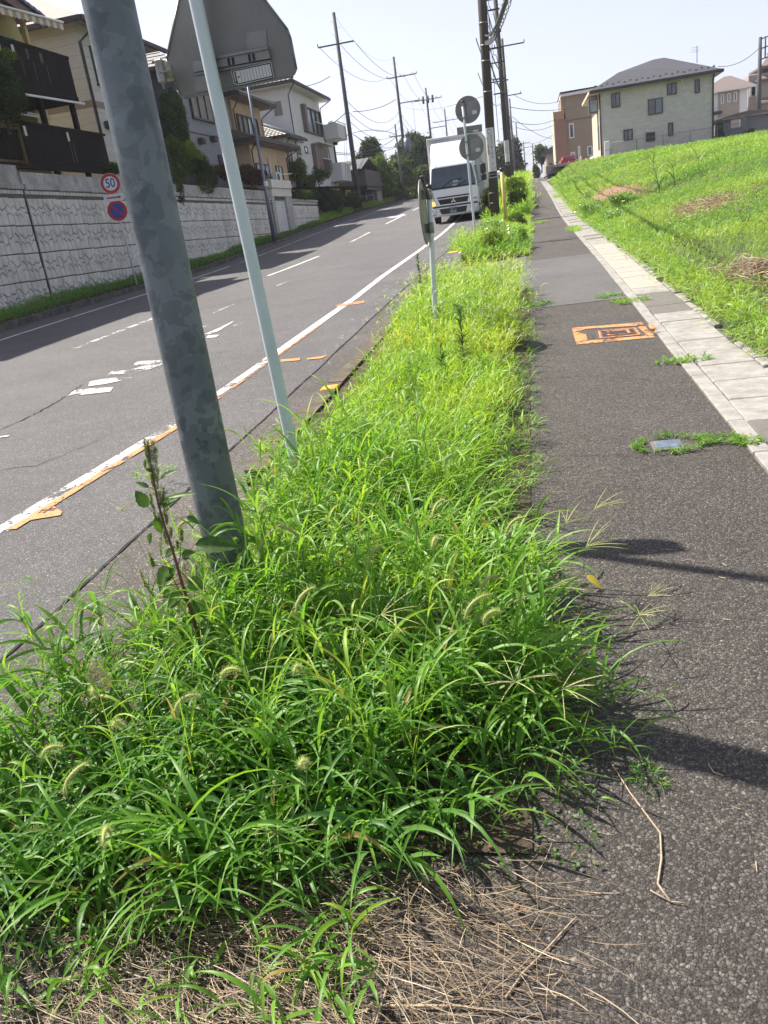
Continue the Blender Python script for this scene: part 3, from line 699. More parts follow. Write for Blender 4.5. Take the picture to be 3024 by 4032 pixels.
# ---- house 1: yellow house with dark timber decks, far left
M_yel1 = plain('yellow_render', (0.58, 0.47, 0.22), .85, var=.12, scale=1.5, bscale=60, bd=.003)
M_dkwood = plain('dark_stained_timber', (0.014, 0.010, 0.009), .85, var=.4, scale=6, spec=.15, stretch=(1, 1, .1))
M_bluet = plain('blue_glazed_tile', (0.04, 0.075, 0.16), .25, var=.3, scale=6)
h1 = empty('deck_house', (-18, 24, 4.05), 'yellow rendered house with two dark brown slatted decks at the left frame edge', 'house')
MB().box(-24, HX - 1.2, 15, 27.4, 4.0, 9.7).build('wall', M_yel1, h1)
MB().box(HX - 1.2, HX - .1, 26.6, 27.35, 4.0, 6.5).build('lower_bay', M_yel1, h1)
g0 = atX(-60, -190, -14.9); ga_ = atX(66, 0, -14.9); gb_ = atX(158, 68, -14.9)
sl = (gb_ - ga_); sl = sl / sl.length
apex = gb_ - sl * 7.2; lowr = gb_ + sl * .15
M_soff = plain('brown_bargeboard', (0.16, 0.11, 0.09), .7, var=.2)
mb = MB(); mb.prism([apex, lowr, lowr + Vector((0, 0, -.26)), apex + Vector((0, 0, -.26))], (-.05, 0, 0)); mb.build('bargeboard', M_soff, h1)
mb = MB(); mb.prism([apex + Vector((-.5, 0, -.25)), lowr + Vector((-.5, -.9, .2)), Vector((-15.4, 27.2, 7)), Vector((-15.4, 15, 7)), Vector((-15.4, 15, apex.z - .2))], (-.5, 0, 0)); mb.build('gable_wall', M_yel1, h1)
n = 26
for i in range(n):
    p = apex.lerp(lowr, i / n); q_ = apex.lerp(lowr, (i + 1.1) / n)
    MB().prism([p + Vector((.10, 0, .02)), q_ + Vector((.10, 0, .02)), q_ + Vector((.10, 0, .10)), p + Vector((.10, 0, .13))], (-6, 0, 0)).build('roof_tile_row', M_bluet, h1)
DX = WX - .3
def slats(root, y0, y1, z0, z1, pitch, wd, x, name='fence_slat', mat=None, skip=lambda i: False, th=.03):
    y = y0; i = 0
    while y < y1 - wd * .5:
        if not skip(i): MB().box(x - th, x, y, y + wd, z0, z1).build(name, mat or M_dkwood, root)
        y += pitch; i += 1
ds = DX / -13.9
Ly = lambda y: y * ds
# upper deck
z0, z1 = 6.42, 7.74
slats(h1, 17.5, Ly(26.5), z0 + .18, z1 - .06, .135, .115, DX, 'deck_slat')
MB().box(DX - .08, DX + .03, 17.5, Ly(26.55), z1 - .07, z1 + .01).build('deck_rail', M_dkwood, h1); MB().box(DX - .08, DX + .03, 17.5, Ly(26.55), z0, z0 + .17).build('deck_beam', M_dkwood, h1)
MB().box(HX - 1.2, DX, 17.5, Ly(26.5), z0 - .02, z0 + .10).build('deck_floor', M_dkwood, h1)
slx = MB()
for k in range(9): xx = DX - .12 - k * .16; slx.box(xx - .12, xx, Ly(26.5) - .03, Ly(26.5), z0 + .1, z1)
slx.build('deck_side_slats', M_dkwood, h1)
for k, yv in enumerate((21.6, 22.25, 22.8, 23.45, 24.15, 24.85)): MB().box(DX + .004, DX + .008, Ly(yv), Ly(yv) + .13, z1 - .36 - .01 * k, z1 - .13).build('cut_out', M_pwhite if k < 4 else M_kerbfar, h1)
for yv in (21.5, 21.68, 22.3, 22.9, 23.8, 24.4, 25.1): MB().box(DX + .004, DX + .007, Ly(yv), Ly(yv) + .03, z1 - .95, z1 - .42).build('slit', M_kerbfar if yv > 22.5 else M_pwhite, h1)
# lower deck screen on the wall top
z0, z1 = 4.42, 5.58
slats(h1, Ly(22.9), Ly(27.75), z0, z1 - .05, .125, .108, DX, 'screen_slat')
slats(h1, 17.5, Ly(22.75), z0 + .1, z1 - .25, .15, .11, DX, 'screen_slat')
MB().box(DX - .07, DX + .03, Ly(22.8), Ly(27.8), z1 - .06, z1 + .01).build('screen_rail', M_dkwood, h1); MB().box(DX - .07, DX + .03, 17.5, Ly(27.8), z0 - .12, z0 + .02).build('screen_beam', M_dkwood, h1)
for yv in (23.0, 25.3): MB().box(DX + .004, DX + .008, Ly(yv), Ly(yv) + .12, z1 - .38, z1 - .12).build('cut_out', M_pwhite, h1)
for yv in (25.35, 25.55): MB().box(DX + .004, DX + .007, Ly(yv), Ly(yv) + .03, z1 - 1.0, z1 - .42).build('slit', M_kerbfar, h1)
for yv in (24.35, 26.2): MB().box(DX - .18, DX - .04, Ly(yv), Ly(yv) + .14, 4.1, 6.45).build('deck_post', M_dkwood, h1)
for yv in (18, 20.2, 22.8): MB().box(HX - 1.19, HX - 1.12, yv, yv + 1.3, 4.3, 6.2).build('door_glass', M_pane, h1)
for yv in (18.3, 20.6, 22.9): MB().box(HX - 1.19, HX - 1.12, yv, yv + 1.5, 6.6, 8.5).build('door_glass', M_frame, h1)
MB().box(HX - .08, HX + .06, 26.95, 27.1, 6.6, 9.0).build('porch_post', M_yel1, h1)
# striped awning
aw = [atX(-20, 20, -13.6), atX(246, 92, -13.6)]
M_aws = plain('awning_beige', (0.60, 0.54, 0.42), .85, var=.1); M_aws2 = plain('awning_brown', (0.34, 0.26, 0.19), .85, var=.1)
n = 18
for i in range(n):
    a, b = aw[0].lerp(aw[1], i / n), aw[0].lerp(aw[1], (i + 1) / n); m = (a + b) / 2
    MB().prism([a, b, b - Vector((0, 0, .16)), m - Vector((0, 0, .20)), a - Vector((0, 0, .16))], (-.01, 0, 0)).build('awning_scallop', M_aws if i % 2 else M_aws2, h1)
    MB().add([a, b, b + Vector((-2.6, 0, .75)), a + Vector((-2.6, 0, .75))], [(0, 1, 2, 3)]).build('awning_stripe', M_aws if i % 2 else M_aws2, h1)
MB().tube([aw[0] + Vector((.02, 0, .02)), aw[1] + Vector((.02, 0, .02))], .035, 6).build('awning_bar', M_framew, h1)
MB().tube([atX(22, 360, DX + .25), atX(332, 409, DX + .25)], .035, 8).build('white_pole', M_framew, h1)
for a, b in (((78, 436), (200, 463)), ((70, 442), (178, 466)), ((85, 450), (150, 461))): MB().tube([atX(*a, DX - .5), atX(*b, DX - .5)], .022, 6).build('laundry_rail', M_framew, h1)
M_teal = plain('teal_cloth', (0.12, 0.32, 0.26), .8, var=.15)
MB().prism([atX(-10, 136, DX - .1), atX(60, 152, DX - .1), atX(57, 168, DX - .1), atX(-10, 158, DX - .1)], (-.3, 0, 0)).build('green_planter', M_teal, h1)

# ---- house 2: beige clad house with brown band
M_clad = plain('beige_siding', (0.50, 0.485, 0.45), .8, var=.07, scale=2, stretch=(1, 1, 8), bscale=14, bd=.004)
M_cladj = plain('siding_joint', (0.22, 0.205, 0.185), .8)
M_cladb = plain('brown_band', (0.24, 0.19, 0.155), .8, var=.1)
M_rfp = plain('pink_brown_slate', (0.34, 0.26, 0.23), .8, var=.15, scale=5)
M_dark = plain('dark_eave', (0.045, 0.04, 0.038), .7, var=.3)
h2 = empty('clad_house', (HX, hy(33), 4.1), 'pale beige clad two-storey house with brown band, behind the steel pole', 'house')
y0, y1 = hy(30.0), hy(35.6)
MB().box(-24, HX, y0, y1, 4.0, hz(9.5)).build('wall', M_clad, h2)
for k in range(1, 15): MB().box(-24, HX + .004, y0 - .004, y1, 4.1 + k * .37, 4.1 + k * .37 + .008).build('board_joint', M_cladj, h2)
MB().box(-24, HX + .02, y0 - .02, y1, hz(6.78), hz(7.0)).build('band', M_cladb, h2)
ov = .65; e = hz(9.45); rd = 11.3; ym = (y0 + y1) / 2; slab = MB(); E0 = (HX + ov, y0 - ov); E1 = (HX + ov, y1 + ov)
A, B_, C_, D_ = Vector((E0[0], E0[1], e)), Vector((E1[0], E1[1], e)), Vector((-24, E1[1], e)), Vector((-24, E0[1], e)); Rg = Vector((HX - 2.6, ym, rd)); Rg2 = Vector((-22, ym, rd))
mb = MB(); mb.add([A, B_, C_, D_, Rg, Rg2], [(0, 1, 4), (0, 4, 5, 3), (1, 2, 5, 4), (2, 3, 5), (0, 3, 2, 1)]); mb.build('roof', M_rfp, h2)
MB().box(E0[0] - .02, E0[0] + .1, E0[1] - .05, E1[1], e - .14, e + .02).build('eave_gutter', M_dark, h2); MB().box(-24, E0[0], E0[1] - .1, E0[1] + .02, e - .14, e + .02).build('eave_gutter', M_dark, h2)
gutterpipe(h2, [(HX + ov, y0 - ov + .2, e - .1), (HX + ov - .1, y0 + .1, e - .3), (HX + .06, y0 + .06, e - .6), (HX + .06, y0 + .06, 4.1)], .05)
window(h2, 'x', hy(30.75), hy(32.6), hz(7.6), hz(8.85), HX, frame=M_framek)
MB().box(HX, HX + .25, hy(30.55), hy(30.95), hz(6.1), hz(6.35), .03).build('vent_hood', M_dark, h2)

# ---- house 3: grey and navy house
M_navy = plain('navy_siding', (0.055, 0.062, 0.085), .7, var=.12, scale=2, bscale=12, bd=.004)
M_grey3 = plain('grey_blue_siding', (0.20, 0.21, 0.24), .75, var=.1, scale=2, stretch=(1, 1, 6), bscale=12, bd=.004)
M_slate = plain('grey_slate', (0.24, 0.235, 0.23), .8, var=.15, scale=6)
h3 = empty('grey_house', (HX, hy(41), 4.1), 'grey and navy clad house half hidden behind the pentagonal sign', 'house')
y0, y1 = hy(38.4), hy(44.9)
MB().box(-24, HX, y0, y1, 4.0, hz(9.3)).build('wall', M_grey3, h3)
MB().box(-24, HX - .02, y0 - .02, y0 - .002, 4.0, hz(9.3)).build('side_cladding', M_navy, h3)
e = hz(9.25); ym = (y0 + y1) / 2
A, B_, C_, D_ = Vector((HX + .6, y0 - .6, e)), Vector((HX + .6, y1 + .2, e)), Vector((-24, y1 + .2, e)), Vector((-24, y0 - .6, e)); Rg = Vector((HX - 2.5, ym, e + 1.7)); Rg2 = Vector((-24, ym, e + 1.7))
MB().add([A, B_, C_, D_, Rg, Rg2], [(0, 1, 4), (0, 4, 5, 3), (1, 2, 5, 4), (0, 3, 2, 1)]).build('roof', M_slate, h3)
for k in range(1, 7):
    t = k / 7; a = D_.lerp(Rg2, t); b = A.lerp(Rg, t); MB().tube([a + Vector((0, 0, .015)), b + Vector((0, 0, .015))], .018, 4).build('slate_course', M_dark, h3)
for k in range(4): p = D_.lerp(Rg2, .14).lerp(A.lerp(Rg, .14), .55 + k * .11); MB().box(p.x - .05, p.x + .05, p.y - .04, p.y + .04, p.z, p.z + .09).build('snow_stop', M_dark, h3)
MB().box(-24, HX + .62, y0 - .68, y0 - .58, e - .15, e + .01).build('eave_gutter', M_dark, h3); MB().box(HX + .58, HX + .68, y0 - .68, y1, e - .15, e + .01).build('eave_gutter', M_dark, h3)
gutterpipe(h3, [(HX + .06, y0 + .05, hz(8.9)), (HX + .06, y0 + .05, 4.1)], .05, M_framek)
MB().box(HX, HX + .012, y0, y1, hz(6.55), hz(6.62)).build('board_joint', M_dark, h3)
window(h3, 'x', hy(39.5), hy(42.4), hz(7.25), hz(8.55), HX, panes=3, depth=.12, mat=M_shutg)
window(h3, 'x', hy(41.9), hy(44.2), hz(4.75), hz(5.75), HX, panes=3, depth=.12)
for yv, zv in ((39.6, 6.1), (41.3, 6.3)): MB().box(HX, HX + .28, hy(yv), hy(yv) + .4, hz(zv), hz(zv) + .28, .04).build('vent_hood', M_dark, h3)
gutterpipe(h3, [(HX + .06, hy(44.3), e - .2), (HX + .06, hy(44.3), 4.1)], .045, M_framek)

# ---- house 4: tan house with tiled roofs
M_tan = plain('tan_render', (0.44, 0.31, 0.19), .85, var=.08, scale=1.5, bscale=60, bd=.003)
M_tan2 = plain('pale_tan_render', (0.48, 0.36, 0.24), .85, var=.08, scale=1.5, bscale=60, bd=.003)
M_tile = plain('silver_roof_tile', (0.30, 0.30, 0.31), .35, var=.3, scale=5)
M_tiled = plain('dark_roof_tile', (0.13, 0.115, 0.105), .55, var=.35, scale=5)
h4 = empty('tan_house', (HX, hy(49), 4.1), 'tan rendered house with tiled roofs and brown shutters above the garage', 'house')
y0, y1 = hy(45.4), hy(50.4)
MB().box(-23, HX, y0, y1, 4.0, hz(8.75)).build('wall', M_tan, h4)
# upper hip roof
e = hz(8.85); ym = (y0 + y1) / 2; A, B_, C_, D_ = Vector((HX + .75, y0 - .8, e)), Vector((HX + .75, y1 + .9, e)), Vector((-23, y1 + .9, e)), Vector((-23, y0 - .8, e)); Rg = Vector((HX - 2.6, ym, e + 1.35)); Rg2 = Vector((-23, ym, e + 1.35))
MB().add([A, B_, C_, D_, Rg, Rg2], [(0, 1, 4), (0, 4, 5, 3), (1, 2, 5, 4), (0, 3, 2, 1)]).build('roof_base', M_dark, h4)
up = Vector((0, 0, .02))
tileroof(h4, A + up, B_ + up, Rg + Vector((0, -.2, .02)), Rg + Vector((0, .2, .02)), M_tile, maxn=70)
tileroof(h4, D_ + up, A + up, Rg2 + up, Rg + up, M_tile, maxn=90)
MB().tube([Rg2 + Vector((0, 0, .1)), Rg + Vector((0, 0, .1)), A + Vector((0, 0, .1))], .10, 8).build('ridge_tiles', M_tiled, h4)
MB().tube([Rg + Vector((0, 0, .1)), B_ + Vector((0, 0, .08))], .09, 8).build('ridge_tiles', M_tiled, h4)
MB().box(A.x - .03, A.x + .1, A.y - .05, B_.y, e - .16, e).build('eave_gutter', M_dark, h4); MB().box(-23, A.x, A.y - .1, A.y + .02, e - .16, e).build('eave_gutter', M_dark, h4)
MB().box(-23, A.x - .05, A.y, B_.y, e - .2, e - .16).build('soffit', M_soff, h4)
gutterpipe(h4, [(A.x, A.y + .2, e - .15), (HX + .2, y0 + .1, e - .55), (HX + .06, y0 + .12, e - .7), (HX + .06, y0 + .12, hz(6.9))])
gutterpipe(h4, [(A.x, B_.y - .2, e - .15), (HX + .2, y1 - .0, e - .65), (HX + .06, y1 - .06, e - .8), (HX + .06, y1 - .06, hz(6.9))])
window(h4, 'x', hy(45.9), hy(49.3), hz(6.78), hz(8.0), HX, panes=4, shutter=(0, 1), depth=.14, mat=M_panel)
# lower floor, projecting, with its own tiled skirt roof
LX = HX + .95; ly0, ly1 = hy(43.6), hy(52.6)
sx = LX / -15.2 / HS
P0 = atX(984, 590, LX); P1 = atX(1128, 640, LX)
ly0, ly1 = P0.y, P1.y
MB().box(-22, LX, ly0, ly1, 4.0, hz(6.42)).build('lower_wall', M_tan2, h4)
MB().box(LX, LX + .012, ly1 - 1.9, ly1 + .003, 4.0, hz(6.4)).build('lower_wall_panel', M_tan, h4)
e = hz(6.45); A, B_ = Vector((LX + .7, ly0 - .9, e)), Vector((LX + .7, ly1 + .9, e)); Rg, Rg2 = Vector((HX + .05, ly0 + .1, e + .62)), Vector((HX + .05, ly1 + .1, e + .62)); D_ = Vector((-20, ly0 - .9, e)); C_ = Vector((-20, ly0 + .1, e + .62))
MB().add([A, B_, Rg2, Rg, D_, C_], [(0, 1, 2, 3), (0, 3, 5, 4), (0, 4, 1)]).build('skirt_roof_base', M_dark, h4)
tileroof(h4, A + up, B_ + up, Rg + up, Rg2 + up, M_tiled, maxn=70); tileroof(h4, D_ + up, A + up, C_ + up, Rg + up, M_tiled, maxn=30)
MB().box(A.x - .03, A.x + .1, A.y - .05, B_.y, e - .15, e).build('eave_gutter', M_dark, h4); MB().box(-20, A.x, A.y - .1, A.y + .02, e - .15, e).build('eave_gutter', M_dark, h4); MB().box(-20, A.x - .05, A.y, B_.y, e - .2, e - .15).build('soffit', M_soff, h4)
gutterpipe(h4, [(A.x, A.y + .2, e - .15), (LX + .06, ly0 + .1, e - .5), (LX + .06, ly0 + .1, 4.1)]); gutterpipe(h4, [(A.x, B_.y - .2, e - .15), (LX + .06, ly1 - .08, e - .6), (LX + .06, ly1 - .08, 4.1)])
a, b = atX(1003, 640, LX), atX(1064, 690, LX); window(h4, 'x', a.y, b.y, b.z - .1, a.z - .02, LX, panes=3, mat=M_panel, depth=.1)
a, b = atX(1082, 652, LX), atX(1118, 725, LX); window(h4, 'x', a.y, b.y, b.z, a.z, LX, panes=2, mat=M_panel, depth=.08)
MB().tube([atX(1056, 620, LX + .08), atX(1072, 705, LX + .08)], .05, 8).build('pipe_cover', M_pwhite, h4)
MB().tube([atX(1110, 686, LX + .6), atX(1150, 684, LX + .6)], .025, 6).build('laundry_rail', M_framew, h4)
ac = atX(1083, 720, LX + .05); acu = empty('air_conditioner', (LX + .3, ac.y, 4.4), 'white outdoor air conditioner unit beside the tan house glass door', 'air conditioner')
MB().box(LX + .05, LX + .35, ac.y - .45, ac.y + .4, 4.4, 5.0, .02).build('casing', M_pwhite, acu); MB().disc((LX + .35, ac.y - .1, 4.7), (1, 0, 0), .22, .012, 20).build('fan_grille', M_dark, acu)

# ---- house 5: white house, brown shutters
M_wht = plain('white_render', (0.60, 0.60, 0.58), .85, var=.06, scale=1.2, dirt=(.46, .46, .45), bscale=60, bd=.003)
h5 = empty('white_house', (HX, hy(61), 4.3), 'tall white house with brown shutters, balcony and silvery tiled roof', 'house')
y0, y1 = hy(57.2), hy(66.0)
MB().box(-24, HX, y0, y1, 4.0, hz(10.75)).build('wall', M_wht, h5)
e = hz(10.85); ym = (y0 + y1) / 2; A, B_, C_, D_ = Vector((HX + .7, y0 - .75, e)), Vector((HX + .7, y1 + .9, e)), Vector((-24, y1 + .9, e)), Vector((-24, y0 - .75, e)); Rg = Vector((HX - 3.6, ym, e + 2.1)); Rg2 = Vector((-24, ym, e + 2.1))
MB().add([A, B_, C_, D_, Rg, Rg2], [(0, 1, 4), (0, 4, 5, 3), (1, 2, 5, 4), (0, 3, 2, 1)]).build('roof_base', M_dark, h5)
tileroof(h5, D_ + up, A + up, Rg2 + up, Rg + up, M_tile, maxn=210, pitch=.30); tileroof(h5, A + up, B_ + up, Rg + Vector((0, -.2, .02)), Rg + Vector((0, .2, .02)), M_tile, maxn=60, pitch=.30)
MB().tube([Rg2 + Vector((0, 0, .12)), Rg + Vector((0, 0, .12)), A + Vector((0, 0, .12))], .12, 8).build('ridge_tiles', M_tile, h5)
MB().box(A.x - .1, A.x + .12, A.y - .12, A.y + .1, e + .1, e + .42, .04).build('ridge_end_ornament', M_tiled, h5)
MB().box(A.x - .03, A.x + .1, A.y - .05, B_.y, e - .16, e).build('eave_gutter', M_dark, h5); MB().box(-24, A.x, A.y - .1, A.y + .02, e - .16, e).build('eave_gutter', M_dark, h5); MB().box(-24, A.x - .05, A.y, B_.y, e - .22, e - .16).build('soffit', M_pwhite, h5)
gutterpipe(h5, [(A.x, A.y + .2, e - .2), (HX + .15, y0 + .05, e - .6), (HX + .06, y0 + .08, e - .8), (HX + .06, y0 + .08, 4.6)]); gutterpipe(h5, [(A.x, B_.y - .2, e - .2), (HX + .1, y1 - .1, e - .7), (HX + .06, y1 - .1, e - .9), (HX + .06, y1 - .1, hz(8.3)), (HX + .06, y1 + .7, hz(7.4)), (HX + .06, y1 + 1.7, 4.9)])
def W(p, q_, x): a, b = atX(*p, x), atX(*q_, x); return (a.y, b.y, min(a.z, b.z), max(a.z, b.z))
a, b, c, d = hy(60.3), hy(65.4), hz(8.2), hz(9.85)
window(h5, 'x', a, b, c, d, HX, panes=4, shutter=(0, 3), depth=.16, mat=M_panel)
MB().box(HX - .01, HX + .30, a - .03, a + .62, c - .05, d + .06, .01).build('shutter_box', M_shutb, h5)
for k in range(9): MB().box(HX + .28, HX + .31, hy(63.0) + k * .25, hy(63.0) + k * .25 + .02, c, c + .75).build('rail_bar', M_dark, h5)
MB().box(HX + .27, HX + .32, hy(62.9), hy(65.5), c + .75, c + .79).build('handrail', M_framew, h5)
a, b, c, d = hy(61.6), hy(66.0), hz(5.7), hz(7.35)
window(h5, 'x', a, b, c, d, HX, panes=5, shutter=(0, 1, 2, 3, 4), depth=.16)
MB().box(HX - .01, HX + .30, a - .03, a + .55, c - .05, d + .06, .01).build('shutter_box', M_shutb, h5)
for k in range(16): MB().box(HX + .17, HX + .20, a + .65 + k * .23, a + .65 + k * .23 + .20, c + .05, d - .05).build('shutter_slat', M_shutb, h5)
MB().box(HX, HX + .7, a, b + .3, d + .1, d + .16).build('window_hood', M_pwhite, h5)
for k in range(11): MB().box(HX + .38, HX + .41, hy(63.3) + k * .25, hy(63.3) + k * .25 + .02, c, c + .8).build('rail_bar', M_dark, h5)
MB().box(HX + .37, HX + .42, hy(63.2), hy(66.1), c + .8, c + .84).build('handrail', M_framew, h5)
for p, q_ in (((1165, 545), (1192, 560)), ((1170, 572), (1185, 608)), ((1197, 575), (1212, 603))):
    w_ = W(p, q_, HX); window(h5, 'x', w_[0], w_[1], w_[2], w_[3], HX, panes=2 if p[0] == 1165 else 1, depth=.05, ft=.06, mat=M_panel if p[0] == 1197 else M_shutg)
pz = at(1074, 402, y0); pz2 = at(1114, 453, y0); window(h5, 'y', pz.x, pz2.x, pz2.z, pz.z, y0, panes=1, depth=.04, mat=M_shutg, sill=False, ft=.04, frame=M_slate)
MB().box(HX, HX + 1.2, y1 + .2, y1 + 3.3, hz(8.0), hz(9.05), .02).build('balcony', M_wht, h5); MB().box(HX - 6, HX - .01, y1 - .05, y1 + 3.2, hz(4.4), hz(9.0)).build('far_wing', M_wht, h5)
MB().tube([(HX + 1.2, y1 + .2, hz(9.15)), (HX + 1.2, y1 + 3.3, hz(9.15))], .03, 6).build('balcony_rail', M_frame, h5)
MB().box(HX - .1, HX + 1.0, y1 + .5, y1 + 3.8, hz(4.95), hz(6.3), .02).build('low_screen_wall', M_wht, h5)
# wing in front with dark tiled hip roof
wy0, wy1 = hy(54.6), hy(57.2)
MB().box(-22, HX, wy0, wy1 + .02, 4.0, hz(7.4)).build('wing_wall', M_wht, h5)
e = hz(7.45); A, B_, D_ = Vector((HX + .6, wy0 - .7, e)), Vector((HX + .6, wy1 + 1.0, e)), Vector((-22, wy0 - .7, e)); Rg = Vector((HX - 2.0, wy0 + 1.6, e + 1.15)); Rg2 = Vector((-22, wy0 + 1.6, e + 1.15))
MB().add([A, B_, Rg, Rg2, D_], [(0, 1, 2), (0, 2, 3, 4), (0, 4, 1)]).build('wing_roof_base', M_dark, h5)
tileroof(h5, D_ + up, A + up, Rg2 + up, Rg + up, M_tiled, maxn=50); tileroof(h5, A + up, B_ + up, Rg + up, Rg + Vector((.2, .4, .02)), M_tiled, maxn=20)
MB().tube([Rg2 + Vector((0, 0, .1)), Rg + Vector((0, 0, .1)), A + Vector((0, 0, .1))], .09, 8).build('ridge_tiles', M_tile, h5)
MB().box(A.x - .03, A.x + .1, A.y - .05, B_.y, e - .15, e).build('eave_gutter', M_dark, h5); MB().box(-22, A.x, A.y - .1, A.y + .02, e - .15, e).build('eave_gutter', M_dark, h5)
gutterpipe(h5, [(A.x, A.y + .2, e - .1), (HX + .06, wy0 + .08, e - .5), (HX + .06, wy0 + .08, 4.6)])
w_ = W((1148, 560), (1156, 603), HX); window(h5, 'x', wy0 + .5, wy0 + 1.3, hz(5.9), hz(6.9), HX, panes=1, mat=M_shutg)
# low dark tiled roof seen behind the near left pole
h6 = empty('low_tiled_house', (-18, 76, 4.6), 'low dark house with grey tiled roof seen behind the tall left pole', 'house')
a, b = at(1318, 655, 76), at(1385, 615, 76)
MB().box(a.x, b.x + 1, 76, 84, 4.4, a.z - .6).build('wall', M_dark, h6)
a2 = Vector((a.x - .3, 75.4, a.z - .6)); b2 = Vector((b.x + .8, 75.4, a.z - .6)); MB().add([a2, b2, b2 + Vector((0, 4.5, 1.1)), a2 + Vector((0, 4.5, 1.1)), b2 + Vector((0, 9, 0)), a2 + Vector((0, 9, 0))], [(0, 1, 2, 3), (3, 2, 4, 5)]).build('roof', M_dark, h6)
tileroof(h6, a2 + up, b2 + up, a2 + Vector((0, 4.5, 1.12)), b2 + Vector((0, 4.5, 1.12)), M_tile, maxn=40, pitch=.4)
# little concrete shelter by the kerb
sh = empty('refuse_shelter', atX(1450, 800, -14.4), 'small weathered concrete shelter with a four pane mesh gate by the far kerb', 'shelter')
SY = 82.0; s0, s1 = at(1412, 790, SY), at(1488, 790, SY); zt = at(1480, 722, SY).z; zb = at(1490, 798, SY).z
M_oldc = plain('weathered_concrete', (0.30, 0.285, 0.27), .9, var=.35, scale=3, dirt=(.12, .11, .1))
MB().box(s0.x, s1.x, SY, SY + 3, zb - .6, zb).build('floor_slab', M_oldc, sh); MB().box(s0.x - .1, s1.x + .15, SY - .05, SY + 3, zt - .15, zt + .1, .02).build('roof_slab', M_oldc, sh)
MB().box(s0.x, s0.x + .12, SY, SY + 3, zb, zt - .15).build('side_wall', M_oldc, sh); MB().box(s1.x - .35, s1.x, SY, SY + 3, zb, zt - .15).build('side_wall', M_oldc, sh); MB().box(s0.x, s1.x, SY + 2.8, SY + 3, zb, zt - .15).build('back_wall', M_dark, sh)
gx0, gx1 = s0.x + .12, s1.x - .35; gm_ = (gx0 + gx1) / 2; zm = (zb + zt) / 2 - .1
M_mesh = plain('gate_mesh', (0.16, 0.16, 0.16), .8, var=.3, scale=10)
for a, b in ((gx0, gm_), (gm_, gx1)):
    for c, d in ((zb, zm), (zm, zt - .15)): MB().box(a + .05, b - .05, SY + .03, SY + .05, c + .05, d - .05).build('mesh_panel', M_mesh, sh)
for a, b, c, d in ((gx0, gx1, zm - .04, zm + .04), (gx0, gx1, zb, zb + .06), (gx0, gx1, zt - .21, zt - .15), (gm_ - .04, gm_ + .04, zb, zt - .15), (gx0, gx0 + .06, zb, zt - .15), (gx1 - .06, gx1, zb, zt - .15)): MB().box(a, b, SY - .01, SY + .02, c, d).build('gate_bar', M_framew, sh)
# ================================================================ grass, weeds, straw
R = np.random.default_rng(5)
def hn(x, y, s, seed=0):
    """smooth pseudo noise 0..1"""
    a = 0
    r = np.random.default_rng(seed)
    for k in range(5):
        kx, ky, p = r.normal(0, 1, 3); f = s * (1.0 + .5 * k)
        a = a + np.sin(x * kx * f + y * ky * f + p * 6) / (1 + .3 * k)
    return np.clip(.5 + a / 4.2, 0, 1)
def ribbons(B, az, e0, droop, L, W, tint, S=5, fold=0.0, tipw=0.0, twist=None, expo=1.2):
    """leaf blades as curved ribbons. All arguments are arrays over leaves."""
    n = len(B); t = np.linspace(0, 1, S + 1)
    el = e0[:, None] - droop[:, None] * (t[None] ** expo)
    a = az[:, None] + (0 if twist is None else twist[:, None] * t[None])
    d = np.stack([np.cos(el) * np.sin(a), np.cos(el) * np.cos(a), np.sin(el)], -1)
    seg = (L / S)[:, None, None] * (d[:, 1:] + d[:, :-1]) / 2
    P = np.concatenate([B[:, None, :], B[:, None, :] + np.cumsum(seg, 1)], 1)
    side = np.stack([np.cos(a), -np.sin(a), np.zeros_like(a)], -1)
    roll = R.normal(0, .45, n)[:, None, None]
    up = np.cross(side, d)
    side = side * np.cos(roll) + up * np.sin(roll)
    nrm = np.cross(side, d)
    prof = np.interp(t, [0, .08, .3, .65, 1], [.45, .8, 1, .72, tipw])
    w = (W[:, None] * prof[None])[:, :, None] / 2
    cols = 3 if fold > 0 else 2
    if cols == 3: pts = np.stack([P - side * w, P + nrm * (-w * fold * 1.0), P + side * w], 2)
    else: pts = np.stack([P - side * w, P + side * w], 2)
    V = pts.reshape(-1, 3)
    idx = np.arange(n * (S + 1) * cols).reshape(n, S + 1, cols)
    F = np.stack([idx[:, :-1, :-1], idx[:, :-1, 1:], idx[:, 1:, 1:], idx[:, 1:, :-1]], -1).reshape(-1, 4)
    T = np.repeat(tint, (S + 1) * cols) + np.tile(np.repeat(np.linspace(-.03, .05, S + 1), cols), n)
    return V, F, T
class Acc:
    def __init__(s): s.V = []; s.F = []; s.T = []; s.n = 0
    def add(s, VFT):
        V, F, T = VFT; s.V.append(V); s.F.append(F + s.n); s.T.append(T); s.n += len(V)
    def build(s, name, mat, **kw):
        me = npmesh(name, np.concatenate(s.V), np.concatenate(s.F), mat, {'tint': np.clip(np.concatenate(s.T), 0, 1)}, True)
        return link(name, me, **kw)
